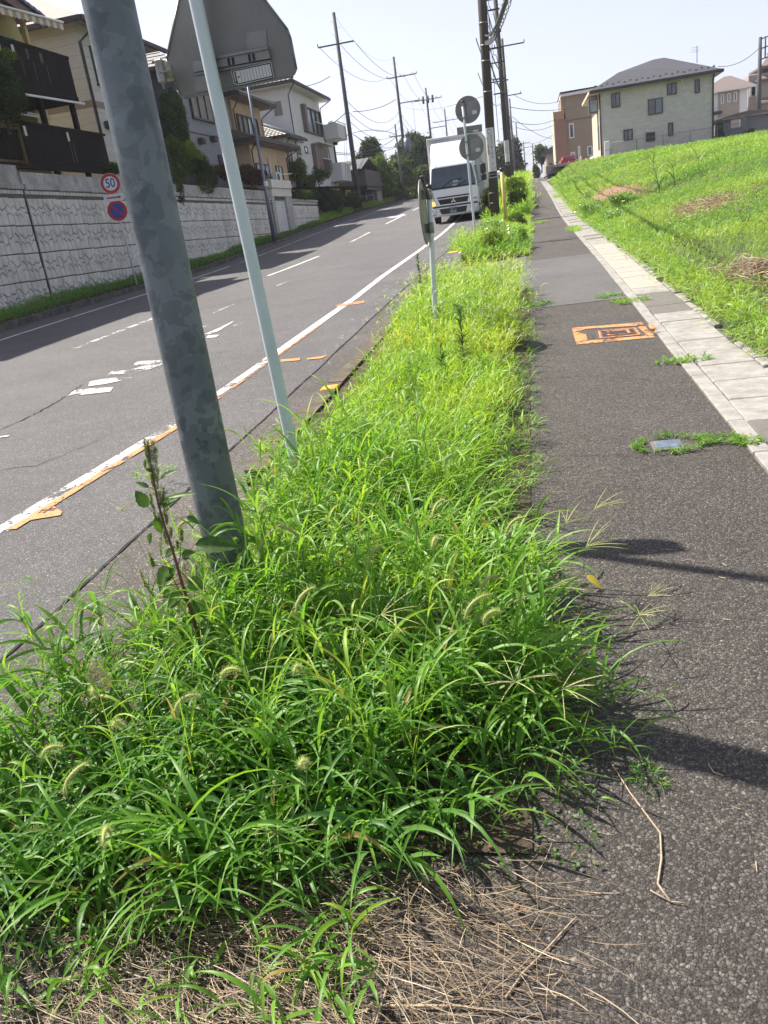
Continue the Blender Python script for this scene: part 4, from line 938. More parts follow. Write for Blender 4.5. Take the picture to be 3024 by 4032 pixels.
def shoots(acc, P, H, laz, lean, nl, LL, LW, tint, S=5, fold=0.0, stem=True, low=.0, lift=.95, droop=1.7, stemw=.004):
    """each shoot: leaning culm with alternate arching leaves"""
    n = len(P)
    e0 = np.pi / 2 - lean
    if stem: acc.add(ribbons(P, laz, e0, lean * .8, H, np.full(n, stemw), np.clip(tint - .05, .1, 1), S=3, tipw=.4))
    # stem position helper
    t = R.uniform(low, 1, (n, nl)); t[:, -1] = 1
    el = e0[:, None] - lean[:, None] * .4 * t
    hx = np.cos(el) * np.sin(laz)[:, None] * H[:, None] * t; hy = np.cos(el) * np.cos(laz)[:, None] * H[:, None] * t; hz = np.sin(el) * H[:, None] * t
    B = P[:, None, :] + np.stack([hx, hy, hz], -1)
    az = (laz[:, None] + R.uniform(-1, 1, (n, nl)) * np.pi * np.where(R.random((n, nl)) < .6, .45, 1.0)).ravel()
    L = (LL[:, None] * R.uniform(.55, 1.25, (n, nl)) * (1 - .25 * t)).ravel(); W = (LW[:, None] * R.uniform(.6, 1.25, (n, nl))).ravel()
    ti = (tint[:, None] + R.normal(0, .11, (n, nl)))
    brown = R.random((n, nl)) < (.11 * (1 - t) + .012)
    ti = np.where(brown, R.uniform(0, .06, (n, nl)), np.clip(ti, .1, 1)).ravel()
    e = np.clip(R.normal(lift, .22, n * nl), .15, 1.5); dr = np.abs(R.normal(droop, .5, n * nl))
    acc.add(ribbons(B.reshape(-1, 3), az, e, dr, L, W, ti, S=S, fold=fold, twist=R.normal(0, .25, n * nl)))
def scatter(n, x0, x1, y0, y1, dens=None):
    x = R.uniform(0, 1, n); y = R.uniform(y0, y1, n); a, b = np.vectorize(fx(x0))(y), np.vectorize(fx(x1))(y); x = a + (b - a) * x
    if dens is not None:
        k = R.random(n) < dens(x, y); x, y = x[k], y[k]
    return x, y

# --- near verge, big arching blades
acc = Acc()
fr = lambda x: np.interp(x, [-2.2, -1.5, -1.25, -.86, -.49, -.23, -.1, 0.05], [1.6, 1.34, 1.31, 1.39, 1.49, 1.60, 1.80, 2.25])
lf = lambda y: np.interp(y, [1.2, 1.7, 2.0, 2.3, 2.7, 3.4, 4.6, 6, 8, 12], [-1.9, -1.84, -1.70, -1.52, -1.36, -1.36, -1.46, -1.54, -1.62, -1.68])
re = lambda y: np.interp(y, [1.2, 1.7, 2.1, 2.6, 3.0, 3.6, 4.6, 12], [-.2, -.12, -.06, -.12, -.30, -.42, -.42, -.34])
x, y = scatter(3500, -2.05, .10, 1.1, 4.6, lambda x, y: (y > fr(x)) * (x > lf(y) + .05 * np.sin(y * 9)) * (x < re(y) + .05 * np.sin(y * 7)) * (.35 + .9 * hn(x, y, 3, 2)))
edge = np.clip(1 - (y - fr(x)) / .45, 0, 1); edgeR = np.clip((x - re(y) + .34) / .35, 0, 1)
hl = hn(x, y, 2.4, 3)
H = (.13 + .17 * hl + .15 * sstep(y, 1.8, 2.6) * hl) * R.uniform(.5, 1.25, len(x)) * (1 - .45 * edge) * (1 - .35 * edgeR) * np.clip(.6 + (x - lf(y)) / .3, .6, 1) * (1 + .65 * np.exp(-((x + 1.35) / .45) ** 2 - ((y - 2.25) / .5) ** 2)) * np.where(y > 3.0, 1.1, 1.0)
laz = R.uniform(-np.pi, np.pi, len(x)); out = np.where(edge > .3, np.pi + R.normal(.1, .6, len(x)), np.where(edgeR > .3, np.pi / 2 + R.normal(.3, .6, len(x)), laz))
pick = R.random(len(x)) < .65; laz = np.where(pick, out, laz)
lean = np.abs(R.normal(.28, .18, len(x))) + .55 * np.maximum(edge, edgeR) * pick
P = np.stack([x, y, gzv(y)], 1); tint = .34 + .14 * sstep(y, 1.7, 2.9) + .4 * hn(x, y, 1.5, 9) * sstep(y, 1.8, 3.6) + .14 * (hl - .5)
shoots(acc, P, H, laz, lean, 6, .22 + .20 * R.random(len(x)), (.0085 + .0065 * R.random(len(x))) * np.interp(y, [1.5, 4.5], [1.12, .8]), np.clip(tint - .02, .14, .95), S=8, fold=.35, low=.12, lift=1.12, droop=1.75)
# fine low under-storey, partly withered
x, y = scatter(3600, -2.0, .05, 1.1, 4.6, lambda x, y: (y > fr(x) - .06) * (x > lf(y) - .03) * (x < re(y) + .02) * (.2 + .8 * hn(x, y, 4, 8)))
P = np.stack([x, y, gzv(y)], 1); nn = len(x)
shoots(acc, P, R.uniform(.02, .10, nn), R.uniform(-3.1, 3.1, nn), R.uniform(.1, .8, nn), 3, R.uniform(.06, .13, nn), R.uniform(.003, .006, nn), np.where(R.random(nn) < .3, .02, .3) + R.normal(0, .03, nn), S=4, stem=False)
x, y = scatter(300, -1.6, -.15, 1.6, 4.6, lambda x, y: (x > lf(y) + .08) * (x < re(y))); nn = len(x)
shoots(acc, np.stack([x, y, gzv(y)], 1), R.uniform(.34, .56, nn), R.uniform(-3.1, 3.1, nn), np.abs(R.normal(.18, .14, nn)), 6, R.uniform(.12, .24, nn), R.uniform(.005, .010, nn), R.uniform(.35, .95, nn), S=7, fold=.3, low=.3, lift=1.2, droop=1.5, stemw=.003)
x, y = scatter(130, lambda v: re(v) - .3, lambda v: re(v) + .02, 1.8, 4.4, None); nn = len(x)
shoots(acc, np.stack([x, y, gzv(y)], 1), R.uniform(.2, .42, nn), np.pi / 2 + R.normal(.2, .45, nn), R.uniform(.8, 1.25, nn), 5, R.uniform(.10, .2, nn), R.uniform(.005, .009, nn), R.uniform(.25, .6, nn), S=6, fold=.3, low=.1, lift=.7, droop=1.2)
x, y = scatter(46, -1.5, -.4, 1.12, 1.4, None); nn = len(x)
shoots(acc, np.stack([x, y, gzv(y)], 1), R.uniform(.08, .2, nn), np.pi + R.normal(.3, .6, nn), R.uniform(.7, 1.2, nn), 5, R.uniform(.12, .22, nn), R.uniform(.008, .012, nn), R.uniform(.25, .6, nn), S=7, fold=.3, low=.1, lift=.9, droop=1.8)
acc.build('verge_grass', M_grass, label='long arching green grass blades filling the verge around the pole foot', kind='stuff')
# --- middle verge
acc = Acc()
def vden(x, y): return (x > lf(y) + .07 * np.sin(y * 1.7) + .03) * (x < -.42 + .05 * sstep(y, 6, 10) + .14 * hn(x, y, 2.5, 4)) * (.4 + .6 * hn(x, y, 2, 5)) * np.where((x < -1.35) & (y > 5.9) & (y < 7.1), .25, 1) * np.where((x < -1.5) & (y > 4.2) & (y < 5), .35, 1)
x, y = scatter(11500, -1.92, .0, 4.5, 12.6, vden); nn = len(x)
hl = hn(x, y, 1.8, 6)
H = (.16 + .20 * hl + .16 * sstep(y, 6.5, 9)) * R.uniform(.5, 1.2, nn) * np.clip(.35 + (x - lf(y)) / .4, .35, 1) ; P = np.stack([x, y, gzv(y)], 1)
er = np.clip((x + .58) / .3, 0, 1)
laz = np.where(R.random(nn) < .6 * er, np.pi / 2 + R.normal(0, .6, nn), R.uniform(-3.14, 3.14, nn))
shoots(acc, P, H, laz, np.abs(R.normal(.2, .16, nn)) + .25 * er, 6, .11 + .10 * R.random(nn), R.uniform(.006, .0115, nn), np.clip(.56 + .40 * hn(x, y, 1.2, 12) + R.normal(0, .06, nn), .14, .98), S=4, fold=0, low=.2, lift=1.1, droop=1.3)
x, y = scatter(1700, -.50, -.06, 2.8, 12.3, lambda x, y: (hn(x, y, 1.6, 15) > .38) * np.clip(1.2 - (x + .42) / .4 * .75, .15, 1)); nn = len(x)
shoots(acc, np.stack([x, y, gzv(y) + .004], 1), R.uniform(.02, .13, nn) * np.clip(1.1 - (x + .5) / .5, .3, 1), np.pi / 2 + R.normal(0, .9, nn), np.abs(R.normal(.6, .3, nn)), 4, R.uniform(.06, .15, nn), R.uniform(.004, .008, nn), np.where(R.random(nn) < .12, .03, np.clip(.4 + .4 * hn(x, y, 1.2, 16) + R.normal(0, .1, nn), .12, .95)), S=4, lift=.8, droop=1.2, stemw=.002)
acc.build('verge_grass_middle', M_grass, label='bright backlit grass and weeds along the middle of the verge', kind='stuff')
# --- far verge
acc = Acc()
x, y = scatter(13000, -1.84, -.0, 17.6, 34, lambda x, y: (x < -.10 + .45 * (hn(x, y, .6, 21) > .62) * hn(x, y, 2, 20) * (y > 24)) * (.45 + .55 * hn(x, y, 1.2, 22)) * (x > -1.75 - .08 * np.sin(y)))
nn = len(x); hl = hn(x, y, 1.1, 23) * .5 + .8 * np.exp(-((y - 19.3) / 1.0) ** 2)
H = (.14 + .40 * hl) * R.uniform(.5, 1.2, nn) * np.clip((-.0 - x) / .5, .35, 1); P = np.stack([x, y, gzv(y)], 1)
shoots(acc, P, H, R.uniform(-3.14, 3.14, nn), np.abs(R.normal(.25, .2, nn)), 6, .14 + .12 * R.random(nn), R.uniform(.009, .017, nn), np.clip(.5 + .35 * hn(x, y, .8, 24) + R.normal(0, .07, nn), .14, .98), S=3, low=.15, lift=1.05, droop=1.4)
x, y = scatter(12000, -1.80, .0, 34, 110, lambda x, y: (x < -.12 + .25 * hn(x, y, .8, 25)) * (.5 + .5 * hn(x, y, .5, 26))); nn = len(x)
P = np.stack([x, y, gzv(y)], 1); H = (.35 + .75 * hn(x, y, .4, 27)) * R.uniform(.5, 1.1, nn)
shoots(acc, P, H, R.uniform(-3.14, 3.14, nn), np.abs(R.normal(.2, .15, nn)), 5, .25 + .2 * R.random(nn), R.uniform(.02, .04, nn), np.clip(.45 + .5 * hn(x, y, .3, 28) + R.normal(0, .08, nn), .14, 1), S=3, low=.3, lift=1.2, droop=1.1, stemw=.012)
acc.build('far_verge_grass', M_grass, label='mounded bright grass and weeds on the far verge beside the truck', kind='stuff')
# --- vacant field
acc = Acc()
bare = lambda x, y: 1 - 1.0 * np.exp(-(((x - 3.4) / 1.0) ** 2 + ((y - 36.5) / 6.0) ** 2) ** 2) - .95 * np.exp(-(((x - 3.75) / .65) ** 2 + ((y - 20.2) / 1.6) ** 2) ** 2) - .85 * np.exp(-(((x - 2.5) / .3) ** 2 + ((y - 9.9) / .8) ** 2) ** 2)
for (n_, y0, y1, LLm, Wm, Hm, S) in ((9500, 4.3, 14, .16, .008, .12, 4), (16000, 14, 30, .20, .014, .14, 3), (22000, 30, 52, .26, .026, .15, 3), (21000, 52, 79.3, .34, .045, .16, 2)):
    x, y = scatter(n_, 1.66, lambda v: 1.75 + .30 * v + 1.2, y0, y1, lambda x, y: (.35 + .65 * hn(x, y, .9, 31)) * bare(x, y) * (x > 1.72 + .1 * np.sin(y * 1.1)))
    nn = len(x); hl = hn(x, y, .7, 32)
    P = np.stack([x, y, field_z(x, y) - .02], 1); H = Hm * (.5 + 1.1 * hl) * R.uniform(.5, 1.3, nn)
    dk = hn(x, y, .35, 33)
    shoots(acc, P, H, R.uniform(-3.14, 3.14, nn), np.abs(R.normal(.3, .2, nn)), 5, LLm * R.uniform(.6, 1.2, nn), Wm * R.uniform(.6, 1.2, nn), np.clip(.3 + .6 * dk + R.normal(0, .07, nn), .13, .98), S=S, low=.1, lift=1.05, droop=1.4, stem=y0 < 30)
acc.build('field_grass', M_field, label='bright green grass covering the vacant sloping lot', kind='stuff')
acc = Acc()
x, y = scatter(7000, 1.64, 2.0, 4, 60, lambda x, y: .4 + .6 * hn(x, y, 2, 35)); nn = len(x)
shoots(acc, np.stack([x, y, field_z(x, y)], 1), R.uniform(.05, .2, nn), -np.pi / 2 + R.normal(0, .9, nn), np.abs(R.normal(.5, .25, nn)), 4, R.uniform(.10, .2, nn) * (1 + y / 60), R.uniform(.006, .01, nn) * (1 + y / 20), np.clip(.35 + .5 * hn(x, y, .8, 36) + R.normal(0, .1, nn), .02, .98), S=4, stem=False, lift=.9, droop=1.3)
acc.build('field_edge_grass', M_field, label='ragged grass leaning out over the drain slabs from the lot', kind='stuff')
# dry cuttings on the bare field spots
acc = Acc()
for cx_, cy_, sx, sy, n_, m in ((3.9, 33, .8, 3.5, 900, .5), (3.75, 20.2, .75, 1.7, 1700, .6), (2.5, 9.9, .35, .9, 1200, .4)):
    x = R.normal(cx_, sx * .6, n_); y = R.normal(cy_, sy * .6, n_); k = x > 1.8; x, y = x[k], y[k]; nn = len(x)
    acc.add(ribbons(np.stack([x, y, field_z(x, y) + R.uniform(.0, .12, nn)], 1), R.uniform(-3, 3, nn), R.normal(.15, .25, nn), R.uniform(.1, .6, nn), R.uniform(.1, .35, nn), R.uniform(.006, .014, nn) * (1 + cy_ / 25), R.uniform(.1, .75, nn), S=2))
acc.build('field_dry_cuttings', M_straw, label='heaps of brown dry cuttings lying in the grass lot', kind='stuff')
# --- left verge under the wall
acc = Acc()
x, y = scatter(15000, lambda v: KL(v) - .18, WX + .05, 13, 54, lambda x, y: (.35 + .65 * hn(x, y, .8, 41))); nn = len(x)
P = np.stack([x, y, gzv(y) + .04], 1)
shoots(acc, P, (.10 + .22 * hn(x, y, .6, 42)) * R.uniform(.5, 1.2, nn), R.uniform(-3.14, 3.14, nn), np.abs(R.normal(.25, .2, nn)), 4, R.uniform(.14, .3, nn), R.uniform(.010, .018, nn), np.clip(.12 + .28 * hn(x, y, .5, 43), .1, .9), S=3, stem=False, lift=1.1)
x, y = scatter(5000, lambda v: KL(v) - 1.0, lambda v: KL(v) - .2, 54, 110, lambda x, y: hn(x, y, .5, 44)); nn = len(x)
shoots(acc, np.stack([x, y, gzv(y) + .1], 1), R.uniform(.1, .5, nn), R.uniform(-3.14, 3.14, nn), np.abs(R.normal(.25, .2, nn)), 4, R.uniform(.2, .45, nn), R.uniform(.02, .04, nn), np.clip(.35 + .4 * hn(x, y, .4, 45), .13, .9), S=3, stem=False)
acc.build('left_verge_grass', M_grass, label='rough grass strip at the foot of the stone wall', kind='stuff')

# --- seed heads and flowers that nobody could count, further along the verge
def heads(acc, P, az, L, rad, nb=14):
    """drooping bristly foxtail heads as bristle ribbons round a curved core"""
    n = len(P)
    acc.add(ribbons(P, az, np.full(n, 1.25), np.full(n, 1.9), L, np.full(n, rad * 1.1), R.uniform(.1, .4, n), S=4, tipw=.4))
    t = (np.arange(nb) + .5) / nb
    e = 1.25 - 1.9 * t ** 1.2
    d = np.stack([np.cos(e)[None] * np.sin(az)[:, None], np.cos(e)[None] * np.cos(az)[:, None], np.repeat(np.sin(e)[None], n, 0)], -1)
    C = P[:, None] + np.cumsum(d * (L[:, None, None] / nb), 1)
    B = np.repeat(C.reshape(-1, 3), 3, 0); m = len(B)
    acc.add(ribbons(B, R.uniform(-3.14, 3.14, m), R.normal(.3, .6, m), np.full(m, .1), np.full(m, rad * 1.5) * R.uniform(.7, 1.2, m), np.full(m, rad * .16), R.uniform(.4, 1, m), S=1))
acc = Acc(); acs = Acc()
x, y = scatter(1300, -1.6, -.2, 6.2, 12.4, lambda x, y: sstep(y, 6, 10) * (.3 + .7 * hn(x, y, 1.5, 50)) * .8); nn = len(x)
z0 = gzv(y); hh = R.uniform(.38, .62, nn); az = R.uniform(-3.1, 3.1, nn)
acs.add(ribbons(np.stack([x, y, z0], 1), az, np.full(nn, 1.5), np.full(nn, .25), hh, np.full(nn, .003), np.full(nn, .5), S=3, tipw=.5))
top = np.stack([x + np.sin(az) * hh * .12, y + np.cos(az) * hh * .12, z0 + hh * .985], 1)
heads(acc, top, az, R.uniform(.06, .11, nn), .013, 10)
x, y = scatter(220, -1.5, -.3, 17.8, 22, None); nn = len(x); az = R.uniform(-3.1, 3.1, nn); hh = R.uniform(.35, .6, nn)
heads(acc, np.stack([x, y, gzv(y) + hh], 1), az, R.uniform(.05, .09, nn), .012, 6)
acc.build('foxtail_heads', M_head, label='mass of pale foxtail seed heads over the far end of the verge', kind='stuff')
acs.build('foxtail_stalks', M_grass, label='thin stalks carrying the massed seed heads', kind='stuff')
acc = Acc()
x, y = scatter(800, -1.65, -.12, 5.6, 12, lambda x, y: (hn(x, y, 1.3, 60) > .45) * sstep(y, 5.6, 8.0) + .12); nn = len(x); z = gzv(y) + R.uniform(.36, .60, nn)
for k in range(7):
    a = k / 7 * 2 * np.pi + R.uniform(0, 1, nn)
    acc.add(ribbons(np.stack([x, y, z], 1) + R.normal(0, .010, (nn, 3)), a, np.full(nn, .35), np.full(nn, .3), np.full(nn, .009), np.full(nn, .006), R.uniform(.3, 1, nn), S=1, tipw=.8))
acc.build('fleabane_flowers', M_flower, label='tiny white daisy like flowers speckling the verge weeds', kind='stuff')

# --- dry straw raked out over the pavement end in front of the grass
acc = Acc()
n_ = 9500
x = R.uniform(-1.5, .25, n_); y = R.uniform(.85, 1.7, n_)
keep = R.random(n_) < np.clip(1.15 - np.abs((y - (np.interp(x, [-1.5, -.9, -.3, .3], [1.16, 1.20, 1.22, 1.24]))) / .29) ** 1.8, 0, 1) * np.interp(x, [-1.5, -1.15, -.8, -.25, -.08, .1], [.25, .5, 1, .65, .15, 0.0])
x, y = x[keep], y[keep]; nn = len(x)
az = np.where(R.random(nn) < .75, R.normal(1.95, .38, nn), R.uniform(-3.1, 3.1, nn))
acc.add(ribbons(np.stack([x, y, gzv(y) + R.uniform(.003, .045, nn)], 1), az, R.normal(.0, .07, nn), R.normal(.0, .15, nn), R.uniform(.03, .19, nn) , R.uniform(.0008, .0026, nn), np.clip(R.normal(.44, .28, nn), .0, 1), S=4, tipw=.5, twist=R.normal(0, .35, nn)))
x, y = scatter(1500, -1.75, .35, 1.0, 4.4, lambda x, y: (y < fr(np.clip(x, -2, 0)) + .3) | (x > -.25)); k = R.random(len(x)) < np.where(x > .0, .06, .8); x, y = x[k], y[k]; nn = len(x)
acc.add(ribbons(np.stack([x, y, gzv(y) + R.uniform(.002, .02, nn)], 1), R.uniform(-3.1, 3.1, nn), R.normal(.0, .08, nn), R.normal(.0, .2, nn), R.uniform(.03, .16, nn), R.uniform(.001, .0025, nn), R.uniform(.3, .95, nn), S=2, tipw=.5, twist=R.normal(0, .4, nn)))
acc.build('dry_straw', M_straw, label='tangle of pale dry straw spread over the asphalt in front of the grass', kind='stuff')
# loose bits on the pavement
acc = Acc()
x, y = scatter(260, -.1, 1.05, 1.2, 11, None); nn = len(x)
acc.add(ribbons(np.stack([x, y, gzv(y) + .006], 1), R.uniform(-3.1, 3.1, nn), R.normal(0, .05, nn), R.normal(0, .1, nn), R.uniform(.008, .035, nn), R.uniform(.0015, .004, nn), R.uniform(.6, 1, nn), S=1, tipw=.6))
acc.build('pavement_litter', M_straw, label='scattered bits of dry chaff on the pavement asphalt', kind='stuff')

# --- clumps of weed growing from the pavement joints, each a thing of its own
def clump(px, py, rx, ry, n, L, W, tint, label, H=.03, ell=None):
    p = gp(px, py); acc = Acc(); a = R.uniform(0, 2 * np.pi, n)
    if ell: r = R.uniform(ell, 1, n)
    else: r = np.sqrt(R.uniform(0, 1, n))
    x = p.x + np.cos(a) * r * rx; y = p.y + np.sin(a) * r * ry
    shoots(acc, np.stack([x, y, gzv(y) + .003], 1), R.uniform(.2, 1.2, n) * H, a * -1 + np.pi / 2 + R.normal(0, .6, n), np.abs(R.normal(.6, .3, n)), 5, R.uniform(.5, 1.2, n) * L, R.uniform(.6, 1.2, n) * W, np.clip(tint + R.normal(0, .15, n), .02, 1), S=4, stem=True, low=.1, lift=.8, droop=1.2, stemw=.002)
    me = npmesh('weed_clump', np.concatenate(acc.V) - np.array(p[:]), np.concatenate(acc.F), M_grass, {'tint': np.clip(np.concatenate(acc.T), 0, 1)}, True)
    o = link('weed_clump', me, None, label, 'weed', 'weeds growing in the pavement joints'); o.location = p
clump(2690, 1425, .22, .07, 55, .10, .007, .5, 'sprawling grass clump across the drain edge just nearer than the orange manhole')
clump(2640, 1755, .20, .16, 110, .06, .006, .45, 'ring of short weeds round the small blue valve lid', ell=.72)
clump(2830, 1735, .12, .07, 60, .06, .006, .4, 'weed patch right of the blue valve lid')
clump(2950, 1745, .07, .05, 40, .07, .007, .45, 'small weed tuft on the drain slab at the right frame edge')
clump(2395, 1170, .17, .10, 50, .07, .009, .4, 'dark low weed at the near corner of the smooth concrete patch')
clump(2480, 1190, .20, .16, 90, .08, .009, .6, 'bright weed clump on the drain edge at the near corner of the smooth patch')
clump(2110, 1205, .24, .12, 90, .09, .009, .35, 'dark grass spilling from the verge onto the near edge of the smooth patch')
clump(2555, 3075, .035, .06, 26, .045, .0035, .3, 'small yellowing grass tuft alone in the pavement asphalt', H=.02)
clump(2120, 880, .3, .5, 60, .16, .016, .6, 'weed tongue across the pavement below the dark shadow patch')
clump(2260, 905, .2, 1.1, 110, .16, .016, .65, 'yellowish weeds over the drain row in the middle distance')
clump(2190, 775, .12, 1.6, 60, .2, .02, .6, 'far strip of weeds along the drain slabs')
clump(2065, 915, .35, .3, 60, .13, .014, .5, 'weeds reaching onto the pavement beside the yellow guard post')
clump(600, 1900 - 30, .12, .12, 26, .10, .006, .6, 'few green blades in the gutter joint behind the steel pole')
clump(1080, 1755, .10, .22, 36, .12, .008, .75, 'bright tuft on the kerb between the steel pole and the thin signpost')

M_fcore = plain('seed_head_core', (0.34, 0.40, 0.12), .8, var=.2, scale=60)
# --- foxtails close by, one thing each
def foxtail(px, py, off, L, az, label='bristly green foxtail seed head nodding above the near verge grass', rad=.0075):
    p = gp(px, py, off); base = Vector((p.x + RNG.uniform(-.06, .06), p.y + RNG.uniform(.0, .10), gz(p.y)))
    r = empty('foxtail_grass', base, label, 'foxtail', 'foxtail seed heads over the near verge')
    d0 = Vector((math.sin(az), math.cos(az), 0))
    st = []
    for k in range(9):
        t = k / 8; q_ = base.lerp(p, t) + Vector((0, 0, .03 * math.sin(t * math.pi))); st.append(q_)
    MB().tube(st, [.0016 - .0007 * k / 8 for k in range(9)], 5).build('stem', M_stemg, r)
    core = []; q_ = p.copy(); e = 1.35; n = 10
    bend = RNG.uniform(1.3, 2.4)
    for k in range(n + 1):
        core.append(q_.copy()); ee = e - bend * (k / n); q_ = q_ + (d0 * math.cos(ee) + Vector((0, 0, math.sin(ee)))) * (L / n)
    MB().tube(core, [rad * .52 * x_ for x_ in (.5, .8, 1, 1, 1, 1, .95, .9, .8, .6, .3)], 7).build('seed_head', M_fcore, r)
    m = 520; t = R.uniform(.0, 1, m); C = np.array([c[:] for c in core]); B = np.stack([np.interp(t, np.linspace(0, 1, n + 1), C[:, k]) for k in range(3)], 1)
    V, Fq, T = ribbons(B, R.uniform(-3.14, 3.14, m), R.normal(.15, .75, m), R.uniform(-.2, .2, m), R.uniform(.8, 1.5, m) * rad * 1.25, np.full(m, .0009), R.uniform(.4, 1, m), S=1, tipw=.3)
    link('bristles', npmesh('bristles', V, Fq, M_head, {'tint': T}), r)
_s = 3024 / 1659
for i, (a, b, off, L, az) in enumerate([(935, 1120, .36, .085, .5), (1095, 1152, .34, .075, 1.3), (795, 1222, .34, .07, 1.0), (650, 1172, .36, .085, -1.5), (560, 1205, .34, .06, .2), (608, 1218, .34, .05, .3), (935, 1185, .34, .05, .2),
        (640, 1322, .34, .08, .8), (1005, 1338, .32, .09, 1.2), (1040, 1275, .34, .06, 1.1), (648, 1450, .33, .05, 3.1), (663, 1655, .26, .05, 3.1), (205, 1500, .24, .05, 2.6), (262, 1570, .24, .05, 3.0), (140, 1720, .2, .08, .7), (92, 1640, .2, .06, 1.2), (238, 1800, .16, .07, 2.8),
        (385, 1150, .38, .075, 1.4), (900, 920, .30, .07, .4), (860, 870, .30, .07, -.3), (820, 1010, .30, .07, 1.2), (960, 1010, .30, .06, .6), (480, 1470, .3, .07, 1.8), (1045, 1345, .32, .05, 1.2), (380, 1540, .28, .07, 1.0)]):
    foxtail(a * _s, b * _s, off + .10, L * 1.25, az, rad=.0095)

# --- finger grass seed heads leaning over the pavement
def fingergrass(px, py, off, n, L, az, spread, root, label):
    p = gp(px, py, off); b = gp(root[0], root[1], .0); b.z = gz(b.y)
    r = empty('finger_grass', b, label, 'grass stalk', 'finger grass stalks at the verge edge')
    c = (b + p) / 2 + Vector((0, 0, .12 + .1 * RNG.random())) * (b - p).length
    pts = [b.lerp(c, t).lerp(c.lerp(p, t), t) for t in np.linspace(0, 1, 9)]
    MB().tube(pts, .0011, 5).build('stem', M_stemg, r)
    d = (pts[-1] - pts[-2]).normalized()
    for k in range(n + 1):
        a = az + (k / (n - 1) - .5) * spread + RNG.uniform(-.1, .1); e = RNG.uniform(-.05, .55)
        q_ = p.copy() - d * RNG.uniform(0, .015); path = [q_.copy()]; l = L * RNG.uniform(.75, 1.1)
        for j in range(6):
            ee = e - .35 * j / 6; q_ = q_ + Vector((math.sin(a) * math.cos(ee), math.cos(a) * math.cos(ee), math.sin(ee))) * l / 6; path.append(q_.copy())
        mb = MB().tube(path, [.0013] * 6 + [.0006], 4)
        C = np.array([v[:] for v in path]); t = np.linspace(.05, 1, 26); B = np.stack([np.interp(t, np.linspace(0, 1, 7), C[:, i]) for i in range(3)], 1)
        for bi in range(26):
            s_ = (-1) ** bi * .0016; v = Vector(B[bi]); mb.add([v, v + Vector((s_, .001, .0015)), v + Vector((s_ * 1.2, 0, .004)), v + Vector((0, 0, .003))], [(0, 1, 2, 3)])
        mb.build('seed_spike', M_fsp, r)
M_fsp = plain('pale_seed_spike', (0.52, 0.54, 0.24), .7, var=.3, scale=60)
for a in [(2522, 2425, .13, 7, .11, 1.2, 3.6, (2150, 2500)), (2316, 2147, .30, 7, .16, .9, 1.0, (2080, 2500)), (2345, 2001, .34, 6, .14, .9, .9, (2060, 2400)), (2225, 2710, .22, 7, .12, 1.6, 2.2, (2000, 2900)), (2032, 2685, .26, 8, .13, 1.5, 5.0, (1950, 2850)),
          (2158, 2311, .26, 5, .15, 1.3, .6, (2000, 2600)), (2234, 2058, .34, 6, .12, .3, .8, (2080, 2350)), (1090, 3280, .16, 8, .09, 1.6, 5.6, (1150, 3350)), (1010, 1905 + 120, .42, 5, .12, .3, .8, (1060, 2200)), (1040, 2120, .40, 5, .12, .5, .5, (1050, 2300)),
          (1500, 2420, .36, 7, .14, 1.5, 3.0, (1600, 2600)), (480, 2010, .30, 6, .12, -.6, 1.2, (620, 2300)), (2120, 1850, .34, 6, .13, .9, 1.0, (2040, 2100)), (2560, 2350, .10, 5, .1, 1.0, 1.6, (2180, 2350))]:
    fingergrass(*a, 'wiry finger grass stalk with thin pale seed spikes at the verge edge')

# --- the pigweed in front of the pole
pg = empty('pigweed', gp(790, 2740), 'tall red stemmed pigweed with seed spikes, in front of the steel pole', 'weed')
c5 = lambda x, y, Y: at(500 + x * .4523, 1700 + y * .4523, Y)
Ys = 2.15
stem = [c5(690, 2050, Ys + .02), c5(600, 1700, Ys), c5(480, 1320, Ys), c5(400, 1040, Ys), c5(330, 830, Ys + .01), c5(270, 620, Ys + .02), c5(235, 430, Ys + .02), c5(200, 250, Ys + .03), c5(185, 100, Ys + .03)]
MB().tube(stem, [.006, .0058, .005, .0045, .004, .0034, .0028, .002, .0012], 8).build('stem', M_stemr, pg)
M_spike = leafm('pigweed_spike', [(0.0, (0.12, 0.16, 0.04)), (1.0, (0.40, 0.45, 0.13))], .3)
def spikes(pairs, rad=.0062):
    for a, b in pairs:
        n = 90; P0 = np.array(a[:]); P1 = np.array(b[:]); t = R.uniform(0, 1, n * 3); B = P0 + (P1 - P0) * t[:, None] + R.normal(0, rad * .35, (n * 3, 3))
        V, Fq, T = ribbons(B, R.uniform(-3.1, 3.1, n * 3), R.normal(.3, .7, n * 3), np.full(n * 3, .2), np.full(n * 3, rad * 1.15), np.full(n * 3, rad * .55), R.uniform(0, 1, n * 3), S=1, tipw=.2)
        link('seed_spike', npmesh('seed_spike', V, Fq, M_spike, {'tint': T}), pg)
S5 = lambda *a: c5(*a, Ys + .02)
